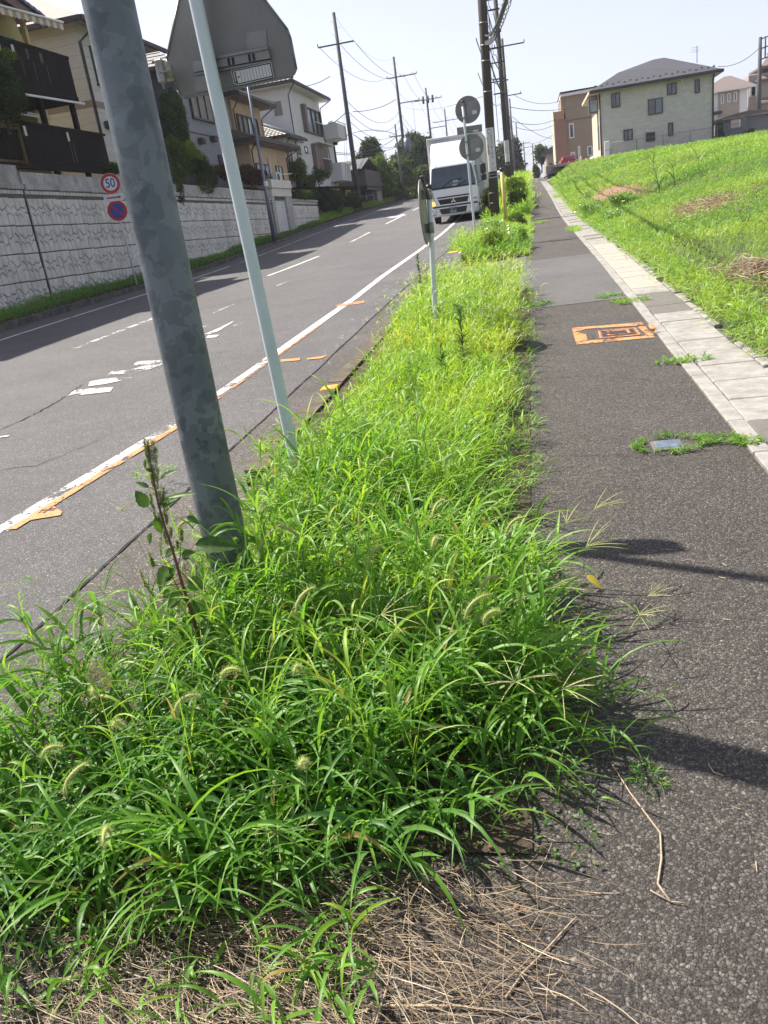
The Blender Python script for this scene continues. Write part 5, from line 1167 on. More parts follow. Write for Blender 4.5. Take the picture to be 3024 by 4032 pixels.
sp = [((150, 60), (165, 200)), ((180, 70), (190, 260)), ((212, 62), (215, 300)), ((238, 75), (235, 260)), ((255, 130), (255, 330)), ((165, 190), (215, 330)), ((195, 310), (240, 480)), ((270, 320), (262, 500)), ((205, 380), (250, 560)), ((225, 300), (250, 420)), ((318, 470), (318, 580)), ((318, 560), (295, 650)), ((205, 545), (215, 640)), ((225, 640), (250, 760)), ((335, 620), (325, 740)), ((270, 700), (330, 860)), ((340, 720), (350, 800)), ((290, 900), (295, 1080)), ((460, 830), (480, 960)), ((440, 950), (440, 1020)), ((190, 1040), (220, 1180)), ((215, 1100), (235, 1170)), ((110, 1200), (160, 1330)), ((600, 1150), (605, 1240)), ((320, 870), (350, 980)), ((385, 840), (380, 920)), ((280, 520), (290, 640)), ((180, 120), (205, 240)), ((160, 1330), (240, 1440)), ((690, 1020), (700, 1110)), ((480, 860), (470, 940))]
spikes([(S5(*a), S5(*b)) for a, b in sp])
for a, b in (((480, 1320), (150, 1320)), ((420, 1100), (200, 1170)), ((560, 1560), (300, 1080)), ((440, 1180), (470, 960)), ((600, 1700), (360, 1480)), ((560, 1580), (600, 1240))):
    p0, p1 = S5(*a), S5(*b); MB().tube([p0, p0.lerp(p1, .5) + Vector((0, 0, -.01)), p1], [.002, .0016, .001], 5).build('side_stem', M_stemr, pg)
def broadleaf(parent, base, tip, width, nrm, tint, name='leaf', droop=.15, petiole=None, mat=None):
    """ovate leaf with midrib fold, serrate edge and veins raised"""
    base, tip = Vector(base), Vector(tip); ax = tip - base; L = ax.length; n = Vector(nrm).normalized(); s = ax.cross(n).normalized(); n = s.cross(ax).normalized()
    K = 9; V = []; T = []
    for k in range(K + 1):
        t = k / K; w = width * .5 * math.sin(math.pi * t ** .72) ** .85 * (1 if 0 < k < K else .05)
        c = base + ax * t - n * droop * L * t * t
        for j, f in enumerate((-1, -.5, 0, .5, 1)):
            ser = 1 + (.06 if k % 2 else -.04) * abs(f)
            V.append(c + s * w * f * ser + n * (abs(f) * w * .35 + (.0012 if (k % 2 and f) else 0))); T.append(tint + (.18 if j == 2 else 0) + (.08 if k % 2 else -.04))
    Fq = [(k * 5 + j, k * 5 + j + 1, k * 5 + j + 6, k * 5 + j + 5) for k in range(K) for j in range(4)]
    o = link(name, npmesh(name, V, Fq, mat or M_amleaf, {'tint': np.clip(T, 0, 1)}, True), parent)
    if petiole: MB().tube([Vector(petiole), Vector(petiole).lerp(base, .5) + Vector((0, 0, .004)), base], .0011, 5).build('leaf_stalk', M_stemr, parent)
for b_, t_, w, nr, ti, pe in [((590, 985), (985, 985), .055, (0, -.75, .6), .15, (470, 1120)), ((185, 655), (70, 510), .040, (.3, -.8, .5), .55, (235, 720)), ((190, 490), (75, 430), .018, (0, -.4, .9), .4, (230, 500)), ((290, 410), (430, 318), .020, (0, -.5, .8), .75, (265, 450)), ((330, 590), (590, 508), .022, (0, -.45, .9), .8, (290, 640)), ((310, 650), (430, 570), .045, (-.3, -.6, .8), .85, (285, 690)), ((165, 240), (150, 330), .012, (0, -.8, .4), .4, None), ((165, 320), (240, 350), .012, (0, -.8, .4), .5, None),
        ((250, 740), (300, 900), .030, (.2, -.8, .4), .25, (290, 760)), ((370, 1180), (250, 1400), .065, (-.2, -.7, .7), .75, (420, 1160)), ((520, 740), (640, 800), .022, (0, -.5, .9), .45, (400, 780)), ((215, 880), (185, 990), .022, (0, -.7, .6), .7, None), ((380, 1030), (440, 1010), .02, (0, -.6, .8), .5, None), ((900, 1650), (830, 1840), .06, (0, -.8, .5), .4, None), ((480, 1880), (580, 1960), .045, (0, -.8, .5), .2, None), ((300, 1720), (250, 1930), .045, (0, -.8, .5), .35, None), ((430, 1660), (330, 1760), .03, (0, -.8, .5), .8, None)] + [((470 + dx_, 1150 + dy_), (470 + dx_ + ex2, 1150 + dy_ + ey2), wd_, (nx_, -.7, .6), tt_, None) for dx_, dy_, ex2, ey2, wd_, nx_, tt_ in ((-40, 60, -140, 90, .045, -.3, .5), (60, 150, 150, 60, .05, .2, .3), (20, 260, -160, 120, .055, -.2, .6), (90, 330, 140, 130, .05, .3, .25), (110, 480, -120, 150, .06, -.2, .4), (150, 520, 160, 90, .055, .1, .6), (-60, -120, -90, 60, .03, -.2, .6), (10, -60, 110, -40, .035, .2, .5), (130, 640, -170, 100, .06, 0, .3), (170, 700, 150, 120, .055, .2, .5), (-90, 230, -80, 110, .035, -.3, .7))]:
    broadleaf(pg, S5(*b_), S5(*t_), w, nr, ti, petiole=S5(*pe) if pe else None)

# --- feathery horseweed spire in the middle verge
def spire(px, py, Y, H, nleaf, L, W, label, cat='weed', mat=M_leafm):
    b = at(px, py, Y); b.z = gz(Y); r = empty('horseweed', b, label, cat)
    MB().tube([b, b + Vector((0, 0, H))], [.005, .002], 6).build('stem', M_stemg, r)
    t = np.sort(R.uniform(.25, 1, nleaf)); B = np.stack([np.full(nleaf, b.x), np.full(nleaf, b.y), b.z + t * H], 1)
    V, Fq, T = ribbons(B, R.uniform(-3.1, 3.1, nleaf), R.normal(.75, .2, nleaf), R.uniform(.3, .9, nleaf), L * (1.15 - .6 * t), np.full(nleaf, W), R.uniform(.1, .8, nleaf), S=4)
    link('leaves', npmesh('leaves', V, Fq, mat, {'tint': T}, True), r, kind='stuff')
spire(1835, 1500, 6.6, .66, 190, .13, .007, 'dark green feathery horseweed spire standing in the middle of the verge')
spire(1755, 1560, 6.2, .50, 50, .10, .014, 'pale leafy weed just left of the feathery spire')
spire(1660, 1150, 12.0, .70, 150, .09, .012, 'dark bushy weed at the kerb left of the edge-on round sign')
# yellow leaf and red streaked blade, dry bent stalks on the asphalt
yl = empty('yellow_leaf', gp(2340, 2300, .02), 'yellow withered leaf hanging over the pavement at the verge edge', 'leaf')
M_yel = leafm('yellow_leaf_mat', [(0.0, (.5, .36, .05)), (1.0, (.75, .6, .12))], .4)
p0, p1 = gp(2310, 2265, .06), gp(2370, 2315, .02); broadleaf(yl, p0, p1, .03, (0, -.5, .8), .5, mat=M_yel)
M_dry = plain('dry_twig', (0.42, 0.32, 0.22), .8, var=.35, scale=60)
def twig(pix, r0, label):
    P = [gp(x, y, .008) for x, y in pix]; r = empty('dry_stalk', P[0], label, 'dry stalk')
    MB().tube(P, [r0 * (1.0 - .5 * i / len(P)) for i in range(len(P))], 6).build('stalk', M_dry, r); return r, P
r, P = twig([(2640, 3550), (2590, 3480), (2605, 3380), (2600, 3280), (2540, 3200), (2480, 3120), (2405, 3000)], .0030, 'long bent dry grass stalk lying on the pavement')
MB().tube([P[0], gp(2560, 3505, .01)], .0016, 5).build('side_stalk', M_dry, r); MB().tube([P[0], gp(2700, 3555, .01)], .0014, 5).build('side_stalk', M_dry, r)
twig([(1990, 3930), (2060, 3830), (2150, 3740), (2240, 3640), (2270, 3610)], .0026, 'thick straw stalk pointing away from the straw tangle')
twig([(1500, 3960), (1800, 3960), (2140, 4000)], .003, 'pale thick straw lying across the bottom edge')
twig([(2790, 3010), (2810, 3040), (2850, 3055)], .0018, 'short curled dry blade near the shadow of the pole')
# clover heads, withered
M_clov = plain('withered_clover', (0.20, 0.11, 0.06), .9, var=.4, scale=80)
CLOV = ['leftmost withered brown clover head, tucked under the grass tips', 'withered brown clover head between grass tips and bare asphalt', 'withered clover head highest up, closest to the pole shadow', 'withered brown clover head lowest and alone on the asphalt', 'withered clover head just above the straw tangle', 'withered clover head under the drooping grass at the verge corner']
for px, py in ((1570, 3420), (1800, 3425), (2140, 3345), (2035, 3570), (1740, 3520), (1935, 3330)):
    p = gp(px, py, .015); mb = MB()
    r = empty('clover_head', p, CLOV.pop(0), 'clover', 'withered clover heads beside the straw')
    bm = bmesh.new(); bmesh.ops.create_icosphere(bm, subdivisions=2, radius=.008); 
    for v in bm.verts: v.co *= RNG.uniform(.75, 1.15)
    mb.add([v.co + p for v in bm.verts], [[v.index for v in f.verts] for f in bm.faces]); bm.free(); mb.build('flower_head', M_clov, r)
    MB().tube([p, p + Vector((-.03, .03, .0)), p + Vector((-.07, .05, -.008))], .0008, 4).build('stalk', M_dry, r)
acc = Acc()
x, y = scatter(500, -.62, .06, 1.5, 2.1, None); nn = len(x)
acc.add(ribbons(np.stack([x, y, gzv(y) + R.uniform(.004, .03, nn)], 1), R.uniform(-3, 3, nn), R.normal(.4, .4, nn), R.uniform(0, 1, nn), R.uniform(.008, .02, nn), R.uniform(.006, .013, nn), R.uniform(0, .4, nn), S=2, tipw=.3))
acc.build('withered_clover_leaves', M_grass, label='small withered clover leaves by the straw edge', kind='stuff')
M_blind = glassm('blue_blind_glass', (0.06, 0.09, 0.11), .2)
M_panedk = glassm('dark_window_glass', (0.02, 0.024, 0.03), .12)
# ================================================================ right side: houses beyond the vacant lot
RY = 82.0; k_ = RY / 63.0
c6 = lambda x, y: (2100 + x * .557, 150 + y * .557)
def R6(x, y, Y=RY): return at(*c6(x, y), Y)
def wpanes(root, p, q_, Y, **kw):
    a, b = R6(*p, Y), R6(*q_, Y); window(root, 'y', a.x, b.x, min(a.z, b.z), max(a.z, b.z), Y, **kw)
M_sage = plain('sage_grey_render', (0.57, 0.54, 0.485), .85, var=.16, scale=1.6, stretch=(1, 1, 2.5), bscale=30, bd=.006)
M_cream = plain('warm_cream_render', (0.62, 0.50, 0.37), .85, var=.08, scale=1)  # cream render; on two houses its paler tone also stands for sunlight
M_rfg = plain('grey_metal_roof', (0.065, 0.064, 0.072), .55, var=.06, scale=.6)
r1 = empty('sage_house', (R6(870, 800).x, RY, 4.0), 'large pale grey two-storey house with dark hipped roof beyond the grass lot', 'house')
a, b = R6(462, 380), R6(1270, 250); zb = R6(480, 868).z; ze = (a.z + b.z) / 2
x0, x1 = (a.x + R6(480, 870).x) / 2, (b.x + R6(1272, 750).x) / 2
MB().box(x0, x1, RY, RY + 9, zb - .1, ze + .1).build('wall', M_sage, r1)
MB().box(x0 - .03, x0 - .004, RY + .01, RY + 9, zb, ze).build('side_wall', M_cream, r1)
MB().box(x0 - .02, x1 + .02, RY - .02, RY + 9, zb - .5, zb + .0).build('plinth', M_dark, r1)
e0, e1 = R6(400, 378, RY - .7), R6(1340, 215, RY - .7); ez = (e0.z + e1.z) / 2
p1, p2, p3, p4 = R6(600, 243, RY + 2.2), R6(750, 218, RY + 2.2), R6(850, 150, RY + 4.6), R6(925, 138, RY + 4.6)
er_ = Vector((e1.x, RY - .7, ez)); el_ = Vector((e0.x, RY - .7, ez)); bl = Vector((e0.x, RY + 9.7, ez)); br = Vector((e1.x, RY + 9.7, ez))
z12 = (p1.z + p2.z) / 2; z34 = (p3.z + p4.z) / 2
P1 = Vector((p1.x, p1.y, z12)); P2 = Vector((p2.x, p2.y, z12)); P3 = Vector((p3.x, p3.y, z34)); P4 = Vector((p4.x, p4.y, z34)); Pb = Vector((P1.x, RY + 6.5, z12))
MB().add([el_, er_, P4, P3, P2, P1, bl, br, Pb], [(0, 1, 2, 3, 4, 5), (1, 7, 2), (0, 5, 8, 6), (6, 8, 3, 2, 7), (5, 4, 3, 8), (0, 6, 7, 1)]).build('roof', M_rfg, r1)
MB().box(el_.x, er_.x, el_.y - .12, el_.y + .03, ez - .22, ez + .03).build('eave_gutter', M_framek, r1)
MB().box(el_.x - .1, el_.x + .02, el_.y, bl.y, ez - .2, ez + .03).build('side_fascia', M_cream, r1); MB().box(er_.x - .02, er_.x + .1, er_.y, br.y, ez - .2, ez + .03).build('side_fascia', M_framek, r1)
MB().box(el_.x + .02, er_.x - .02, el_.y + .03, bl.y, ez - .24, ez - .2).build('soffit', M_cream, r1)
nr = (P1 - el_).cross(er_ - el_).normalized()
if nr.z < 0: nr = -nr
for k in range(21):
    f = .05 + k * .045; p = el_.lerp(er_, f) + (Vector((0, 2.9, (z34 - ez) * 2.9 / 5.3)) * (.22 if k % 2 else .30)); MB().box(p.x - .09, p.x + .09, p.y - .04, p.y + .04, p.z - .02, p.z + .10).build('snow_stop', M_framek, r1)
gutterpipe(r1, [(x0 + .05, RY - .06, ez - .25), (x0 + .05, RY - .06, zb)], .06, M_framek); gutterpipe(r1, [(x1 - .02, RY - .4, ez - .2), (x1 - .02, RY - .08, ez - .8), (x1 - .02, RY - .08, zb)], .07, M_framek)
for p, q_, n in (((550, 395), (615, 485), 2), ((945, 325), (1012, 395), 2), ((810, 435), (915, 530), 2), ((1140, 295), (1175, 385), 1), ((637, 650), (703, 718), 2), ((795, 672), (860, 724), 1), ((953, 600), (988, 688), 1)):
    wpanes(r1, p, q_, RY, panes=n, frame=M_framek, depth=.10, ft=.07, sill=False, mat=M_panedk)
    if n == 2:
        a, b = R6(*p), R6(*q_); MB().box((a.x + b.x) / 2 + .05, b.x - .1, RY - .045, RY - .035, b.z + .1, a.z - .1).build('window_blind', M_blind, r1)
a, b = R6(795, 672), R6(860, 724)
for k in range(9): MB().box(a.x + .08 + k * (b.x - a.x - .1) / 9, a.x + .11 + k * (b.x - a.x - .1) / 9, RY - .14, RY - .11, b.z, a.z).build('window_bar', M_framek, r1)
for p in ((803, 655), (1049, 298)): c = R6(*p); MB().box(c.x - .1, c.x + .1, RY - .2, RY, c.z - .1, c.z + .1, .03).build('vent_cap', M_framew, r1)
a, b = R6(500, 732, RY - .3), R6(540, 840, RY - .3)
mtr = empty('meter_cabinet', (a.x, RY - .3, b.z - .4), 'white electric meter cabinet on legs at the pale grey house corner', 'meter box')
MB().box(a.x, b.x, RY - .5, RY - .1, b.z, a.z, .03).build('cabinet', M_framew, mtr); MB().box(a.x + .02, b.x - .02, RY - .515, RY - .5, (a.z + b.z) / 2 - .08, (a.z + b.z) / 2 - .05).build('door_seam', M_dark, mtr); MB().box(a.x + .1, a.x + .2, RY - .4, RY - .2, b.z - .6, b.z).build('leg', M_oldc, mtr); MB().box(b.x - .2, b.x - .1, RY - .4, RY - .2, b.z - .6, b.z).build('leg', M_oldc, mtr)
# projecting side bay window on the left
a, b = R6(392, 435, RY + 1), R6(446, 525, RY + 1); window(r1, 'y', a.x, x0 - .0, b.z, a.z, RY + 1, panes=1, frame=M_framek, depth=.1, ft=.08, mat=M_panel, sill=False); MB().box(a.x, x0, RY + 1.0, RY + 2.8, b.z, a.z).build('bay', M_framek, r1)
MB().box(x0 - .06, x0 - .03, RY + .6, RY + 2.2, R6(0, 790).z * 0 + zb + 1.0, zb + 3.0).build('side_window', M_framek, r1)
at_ = R6(1157, 175, RY + 6); MB().tube([at_, at_ + Vector((0, 0, 1.4))], .03, 5).build('antenna_mast', M_framek, r1)
for k in range(3): MB().tube([at_ + Vector((-.5, 0, 1.3 - k * .18)), at_ + Vector((.2, 0, 1.3 - k * .18))], .015, 4).build('antenna_rod', M_framek, r1)
# low block wall with mesh fence before it
lw = empty('lot_wall', (10, RY - 1.2, 4), 'low grey block wall with mesh fence along the top of the grass lot', 'wall')
wa, wb_ = R6(90, 955, RY - 1.2), R6(1659, 700, RY - 1.2)
x = wa.x
while x < wb_.x + 4:
    MB().box(x + .006, x + .794, RY - 1.35, RY - 1.2, 3.55, 4.22).build('block', M_oldc, lw); x += .8
M_wire = plain('fence_wire', (0.16, 0.17, 0.17), .5, var=.1)
x = R6(545, 800, RY - 1.2).x
while x < wb_.x + 4:
    MB().tube([(x, RY - 1.27, 4.2), (x, RY - 1.27, 5.35)], .03, 5).build('fence_post', M_wire, lw); x += 2.25
xa = R6(545, 800, RY - 1.2).x
mb = MB(); x = xa
while x < wb_.x + 4: mb.add([(x, RY - 1.27, 4.25), (x + .006, RY - 1.27, 4.25), (x + .006, RY - 1.27, 5.3), (x, RY - 1.27, 5.3)], [(0, 1, 2, 3)]); x += .12
z = 4.3
while z < 5.3: mb.add([(xa, RY - 1.272, z), (wb_.x + 4, RY - 1.272, z), (wb_.x + 4, RY - 1.272, z + .006), (xa, RY - 1.272, z + .006)], [(0, 1, 2, 3)]); z += .12
mb.build('mesh_wires', M_wire, lw, kind='stuff'); MB().tube([(xa, RY - 1.27, 5.33), (wb_.x + 4, RY - 1.27, 5.33)], .02, 5).build('top_wire', M_wire, lw)

# ---- brown house beyond, with car and covered bikes in front
BY = 108.0
M_khaki = plain('khaki_render', (0.30, 0.235, 0.165), .85, var=.06, scale=.8); M_brick = plain('reddish_render', (0.30, 0.17, 0.12), .85, var=.08, scale=.8)
r2 = empty('brown_house', (5, BY, 4.2), 'khaki and reddish brown two-storey house with white window frames behind the red car', 'house')
a, b, c = R6(205, 400, BY), R6(430, 370, BY), R6(165, 920, BY); zt = a.z; zb2 = 4.0
xl = R6(155, 700, BY).x; xm = R6(232, 650, BY).x; xr = b.x + 2
MB().box(xm, xr, BY, BY + 9, zb2, zt).build('wall', M_khaki, r2); s = R6(150, 520, BY)
MB().box(xl, xm - .004, BY - .3, BY + 8, zb2, R6(180, 577, BY).z).build('lower_bay', M_brick, r2); MB().box(xl - .1, R6(215, 520, BY).x, BY - .35, BY + 8, R6(180, 577, BY).z + .01, R6(180, 520, BY).z).build('balcony_wall', plain('peach_render', (0.42, 0.24, 0.15), .85, var=.08), r2)
MB().box(R6(195, 450, BY).x, xm, BY + .2, BY + 9, R6(0, 520, BY).z * 0 + s.z - .5, zt).build('upper_wall', M_khaki, r2)
MB().box(xl - .11, xl - .004, BY - .3, BY + 8, zb2, s.z).build('painted_sun_side', M_cream, r2)  # sunlight on this side painted as a thin cream sheet over the bay
A = R6(190, 398, BY - .6); B_ = R6(430, 356, BY - .6); az_ = (A.z + B_.z) / 2
MB().prism([(A.x, BY - .6, A.z - .25), (xr, BY - .6, A.z - .25), (xr, BY - .6, A.z + .1), (A.x, BY - .6, A.z)], (0, 9.5, .0)).build('roof', M_framew, r2); MB().box(A.x - .05, xr, BY - .7, BY + 9, A.z + .1, A.z + .22).build('roof_edge', M_framek, r2)
MB().box(xl, xr, BY - .06, BY, R6(300, 575, BY).z - .04, R6(300, 575, BY).z + .04).build('storey_band', M_soff, r2)
for p, q_ in (((250, 605), (290, 705)), ((314, 765), (336, 870)), ((380, 765), (420, 830)), ((262, 808), (296, 834))): wpanes(r2, p, q_, BY, panes=2 if p[0] == 262 else 1, frame=M_framew, depth=.08, ft=.12, sill=False)
M_red = plain('red_car_paint', (0.42, 0.02, 0.05), .25, var=.05); M_lamp = plain('tail_lamp', (0.5, 0.03, 0.03), .2, var=.1); M_rub = plain('tyre_rubber', (0.02, 0.02, 0.02), .9)
CYY = 95.0; c7 = lambda x, y: at(2150 + x * .27125, 250 + y * .27125, CYY)
ca = c7(215, 1530); cb = c7(452, 1500); cx0, cx1 = ca.x, cb.x; cz = ca.z - .30; CW = cx1 - cx0
car = empty('red_car', ((cx0 + cx1) / 2, CYY, 4.0), 'red compact hatchback parked tail towards us beside the brown house', 'car')
def carsec(pts, name, mat, y0, y1, inset=0): return MB().prism([(cx0 + CW * x, y0, cz + z) for x, z in pts], (0, y1 - y0, 0)).build(name, mat, car)
prof = [(0.02, .25), (0, .55), (0.01, .85), (.05, 1.0), (.95, 1.0), (.99, .85), (1, .55), (.98, .25)]
V = []; secs = [(0, 1.0, 0, 1.0), (.35, 1.0, .02, 1.0), (3.2, 1.0, 0, 1.0), (4.0, .93, .02, .85)]
mb = MB(); n = len(prof)
for (dy, sxx, lift, hz_) in secs: V += [(cx0 + CW * (.5 + (x - .5) * sxx), CYY + dy, cz + .25 + (z - .25) * hz_) for x, z in prof]
mb.add(V, [tuple(range(n)), tuple(range(len(V) - n, len(V)))[::-1]] + [(s_ * n + i, s_ * n + (i + 1) % n, (s_ + 1) * n + (i + 1) % n, (s_ + 1) * n + i) for s_ in range(3) for i in range(n)]); mb.build('body', M_red, car)
cab_ = [(.05, 1.0), (.12, 1.42), (.17, 1.5), (.83, 1.5), (.88, 1.42), (.95, 1.0)]; V = []; n = len(cab_)
for dy, f in ((.1, 0), (.35, 1), (2.3, 1), (3.0, 0)): V += [(cx0 + CW * x, CYY + dy, cz + (z if (f or z == 1.0) else 1.0 + (z - 1) * .15)) for x, z in cab_]
MB().add(V, [(i, (i + 1) % n, n + (i + 1) % n, n + i) for i in range(n)] + [(n + i, n + (i + 1) % n, 2 * n + (i + 1) % n, 2 * n + i) for i in range(n)] + [(2 * n + i, 2 * n + (i + 1) % n, 3 * n + (i + 1) % n, 3 * n + i) for i in range(n)]).build('cabin', M_red, car)
MB().prism([(cx0 + CW * .15, CYY + .10, cz + 1.04), (cx0 + CW * .85, CYY + .10, cz + 1.04), (cx0 + CW * .80, CYY + .30, cz + 1.38), (cx0 + CW * .20, CYY + .30, cz + 1.38)], (0, -.03, .01)).build('rear_window', M_panedk, car)
for x in (.01, .88): MB().box(cx0 + CW * x, cx0 + CW * (x + .11), CYY - .03, CYY + .1, cz + .78, cz + 1.12, .02).build('tail_lamp', M_lamp, car)
MB().box(cx0 + CW * .38, cx0 + CW * .60, CYY - .02, CYY, cz + .62, cz + .80).build('number_plate', M_framew, car)
MB().box(cx0 + CW * .02, cx0 + CW * .98, CYY - .06, CYY + .1, cz + .28, cz + .50, .03).build('bumper', M_red, car); MB().box(cx0 + CW * .46, cx0 + CW * .53, CYY - .03, CYY, cz + .90, cz + .97).build('badge', M_framew, car)
for x in (.03, .83):
    for dy in (.7, 3.2): MB().tube([(cx0 + CW * x, CYY + dy, cz + .3), (cx0 + CW * (x + .13), CYY + dy, cz + .3)], .3, 14).build('wheel', M_rub, car)
def lump(name, p, q_, Y, dep, mat, label, cat, sub, seed):
    a, b = at(2150 + p[0] * .27125, 250 + p[1] * .27125, Y), at(2150 + q_[0] * .27125, 250 + q_[1] * .27125, Y); rr = random.Random(seed)
    r = empty(name, ((a.x + b.x) / 2, Y, b.z - .3), label, cat); bm = bmesh.new(); bmesh.ops.create_icosphere(bm, subdivisions=3, radius=1)
    for v in bm.verts:
        v.co *= 1 + .10 * math.sin(v.co.x * 5 + seed) * math.cos(v.co.y * 4 + v.co.z * 3); v.co.z = max(v.co.z, -.9); s_ = 1 + .15 * max(0, -v.co.z)
        v.co = Vector(((a.x + b.x) / 2 + v.co.x * s_ * (b.x - a.x) / 2, Y + v.co.y * dep, (a.z + b.z) / 2 - .25 + v.co.z * ((a.z - b.z) / 2 + .25)))
    MB().add([v.co for v in bm.verts], [[v.index for v in f.verts] for f in bm.faces], False).build(sub, mat, r); bm.free(); return r, a, b
M_pink = plain('pink_cover_cloth', (0.65, 0.12, 0.18), .7, var=.2, scale=6); M_silv = plain('silver_cover_cloth', (0.68, 0.66, 0.66), .5, var=.12, scale=4)
def wheels(r, a, b, Y):
    for x in (a.x + .2, b.x - .2):
        ring_ = [Vector((x + .3 * math.cos(t), Y - .35, b.z + .15 + .3 * math.sin(t))) for t in np.linspace(0, 2 * math.pi, 17)]
        MB().tube(ring_, .025, 5).build('wheel', M_rub, r)
r, a, b = lump('covered_motorbike', (615, 1350), (765, 1455), 93, .5, M_silv, 'motorbike under a pale silver cover at the pale grey house corner', 'motorbike', 'cover', 2); wheels(r, a, b, 93)
r, a, b = lump('covered_scooter', (550, 1380), (612, 1475), 93, .4, M_pink, 'small scooter under a pink cover, left of the silver covered motorbike', 'scooter', 'cover', 5); wheels(r, a, b, 93)
def bicycle(p, Y, L, label):
    c = at(*p, Y); r = empty('bicycle', c, label, 'bicycle')
    w1, w2 = c + Vector((-L * .3, 0, .33)), c + Vector((L * .3, .1, .33))
    for w_ in (w1, w2): MB().tube([w_ + Vector((.33 * math.cos(t), 0, .33 * math.sin(t))) for t in np.linspace(0, 2 * math.pi, 17)], .02, 5).build('wheel', M_rub, r)
    s_ = c + Vector((-.1, 0, .8)); h_ = c + Vector((L * .22, .1, .95)); bb = c + Vector((0, 0, .35))
    for a, b in ((w1, bb), (bb, s_), (s_, w1), (bb, h_), (s_, h_ - Vector((0, 0, .2))), (h_, w2)): MB().tube([a, b], .018, 5).build('frame_tube', M_framew, r)
    MB().box(s_.x - .12, s_.x + .12, s_.y - .06, s_.y + .06, s_.z, s_.z + .06).build('saddle', M_rub, r); MB().tube([h_ + Vector((0, -.25, .05)), h_ + Vector((0, .25, .05))], .015, 5).build('handlebar', M_rub, r)
bicycle((2196, 672), 96, 1.5, 'bicycle leaning at the left corner of the brown house'); bicycle((2278, 655), 94, 1.4, 'dark bicycle just right of the red car')

# ---- beige house with three narrow windows, carport wall, further house, utility pole
EY = 112.0; c8 = lambda x, y, Y: at(2750 + x * .2713, 100 + y * .2713, Y)
M_beige = plain('beige_render', (0.36, 0.31, 0.26), .85, var=.06, scale=.8); M_brnroof = plain('brown_slate_roof', (0.17, 0.13, 0.12), .8, var=.12, scale=3)
r3 = empty('beige_house', (26, EY, 4.2), 'beige and white house with three narrow upper windows and brown roof', 'house')
l, rr_, b3 = c8(150, 950, EY), c8(715, 900, EY), c8(715, 1240, EY)
MB().box(l.x - 1, rr_.x, EY, EY + 9, 3.6, rr_.z).build('wall', M_framew, r3); m0, m1 = c8(290, 970, EY).x, c8(595, 900, EY).x
MB().box(m0, m1, EY - .12, EY + .1, 3.6, rr_.z - .05).build('bay_wall', M_beige, r3)
ea, eb, ap = c8(100, 970, EY - .7), c8(840, 840, EY - .7), c8(370, 745, EY + 4); ezz = c8(600, 895, EY - .7).z
MB().add([(ea.x - 1, EY - .7, ezz), (eb.x, EY - .7, ezz), (eb.x, EY + 9.5, ezz), (ea.x - 1, EY + 9.5, ezz), (ap.x, EY + 4, ap.z), (ap.x + .8, EY + 4, ap.z)], [(0, 1, 5, 4), (1, 2, 5), (2, 3, 4, 5), (0, 4, 3), (0, 3, 2, 1)]).build('roof', M_brnroof, r3)
MB().box(ea.x - 1, eb.x, EY - .82, EY - .7, ezz - .2, ezz + .02).build('eave_gutter', M_framew, r3)
for p, q_ in (((325, 1000), (370, 1130)), ((420, 985), (463, 1112)), ((515, 968), (558, 1100))): a, b = c8(*p, EY - .12), c8(*q_, EY - .12); window(r3, 'y', a.x, b.x, b.z, a.z, EY - .12, panes=1, frame=M_framew, depth=.06, ft=.1, sill=False)
MB().box(l.x - 1, m0 + .2, EY - 1.2, EY, c8(230, 1290, EY).z - .1, c8(230, 1275, EY).z + .1).build('porch_roof', M_framek, r3); MB().box(c8(270, 0, EY).x, c8(300, 0, EY).x, EY - .05, EY, 4.0, c8(0, 1440, EY).z).build('door', M_soff, r3)
GY = 86.5; M_gar = plain('slate_grey_wall', (0.17, 0.175, 0.185), .8, var=.06, scale=.8)
r4 = empty('carport', (20, GY, 4.0), 'grey walled carport with low curved dark roof right of the pale grey house', 'carport')
a, b = c8(440, 1370, GY), c8(1100, 1260, GY); zb_ = 3.9; zt = (a.z + b.z) / 2; w0, w1 = c8(460, 1400, GY), c8(715, 1455, GY); h0 = c8(460, 1480, GY).z
MB().box(c8(370, 0, GY).x, w0.x, GY, GY + .2, zb_, zt).build('wall_end', M_gar, r4); MB().box(w0.x, w1.x, GY, GY + .2, zb_, w1.z).build('wall_below_opening', M_gar, r4); MB().box(w1.x, b.x + 3, GY, GY + .2, zb_, zt).build('wall', M_gar, r4)
MB().box(w0.x, c8(635, 0, GY).x, GY + 4, GY + 4.1, w1.z - .5, zt + .2).build('white_back_panel', M_framew, r4); MB().box(c8(635, 0, GY).x, w1.x, GY + .05, GY + .12, w1.z, zt - .05).build('opening_pane', M_panedk, r4)
pts = [c8(x, y, GY - .3) for x, y in ((215, 1395), (370, 1335), (560, 1275), (720, 1235), (900, 1222), (1100, 1225))]
zmx = Vector((0, 0, .10))
MB().prism(pts + [p - Vector((0, 0, .35)) for p in reversed(pts)], (0, 5, 0)).build('curved_roof', M_brnroof, r4); MB().box(w0.x - .8, b.x + 3, GY - .35, GY - .02, zt, zt + .14).build('roof_edge', M_oldc, r4)
MB().box(c8(215, 0, GY).x, c8(370, 0, GY).x, GY + .3, GY + .5, c8(0, 1455, GY).z, c8(0, 1385, GY).z).build('white_beam', M_framew, r4)
for x in (270, 345): xx = c8(x, 0, GY).x; MB().box(xx, xx + .3, GY + .3, GY + .5, zb_, c8(0, 1455, GY).z).build('post', M_soff, r4)
FY_ = 120.0; r5 = empty('far_tan_house', (34, FY_, 4.2), 'tan house with overhanging eaves cut off by the right frame edge', 'house')
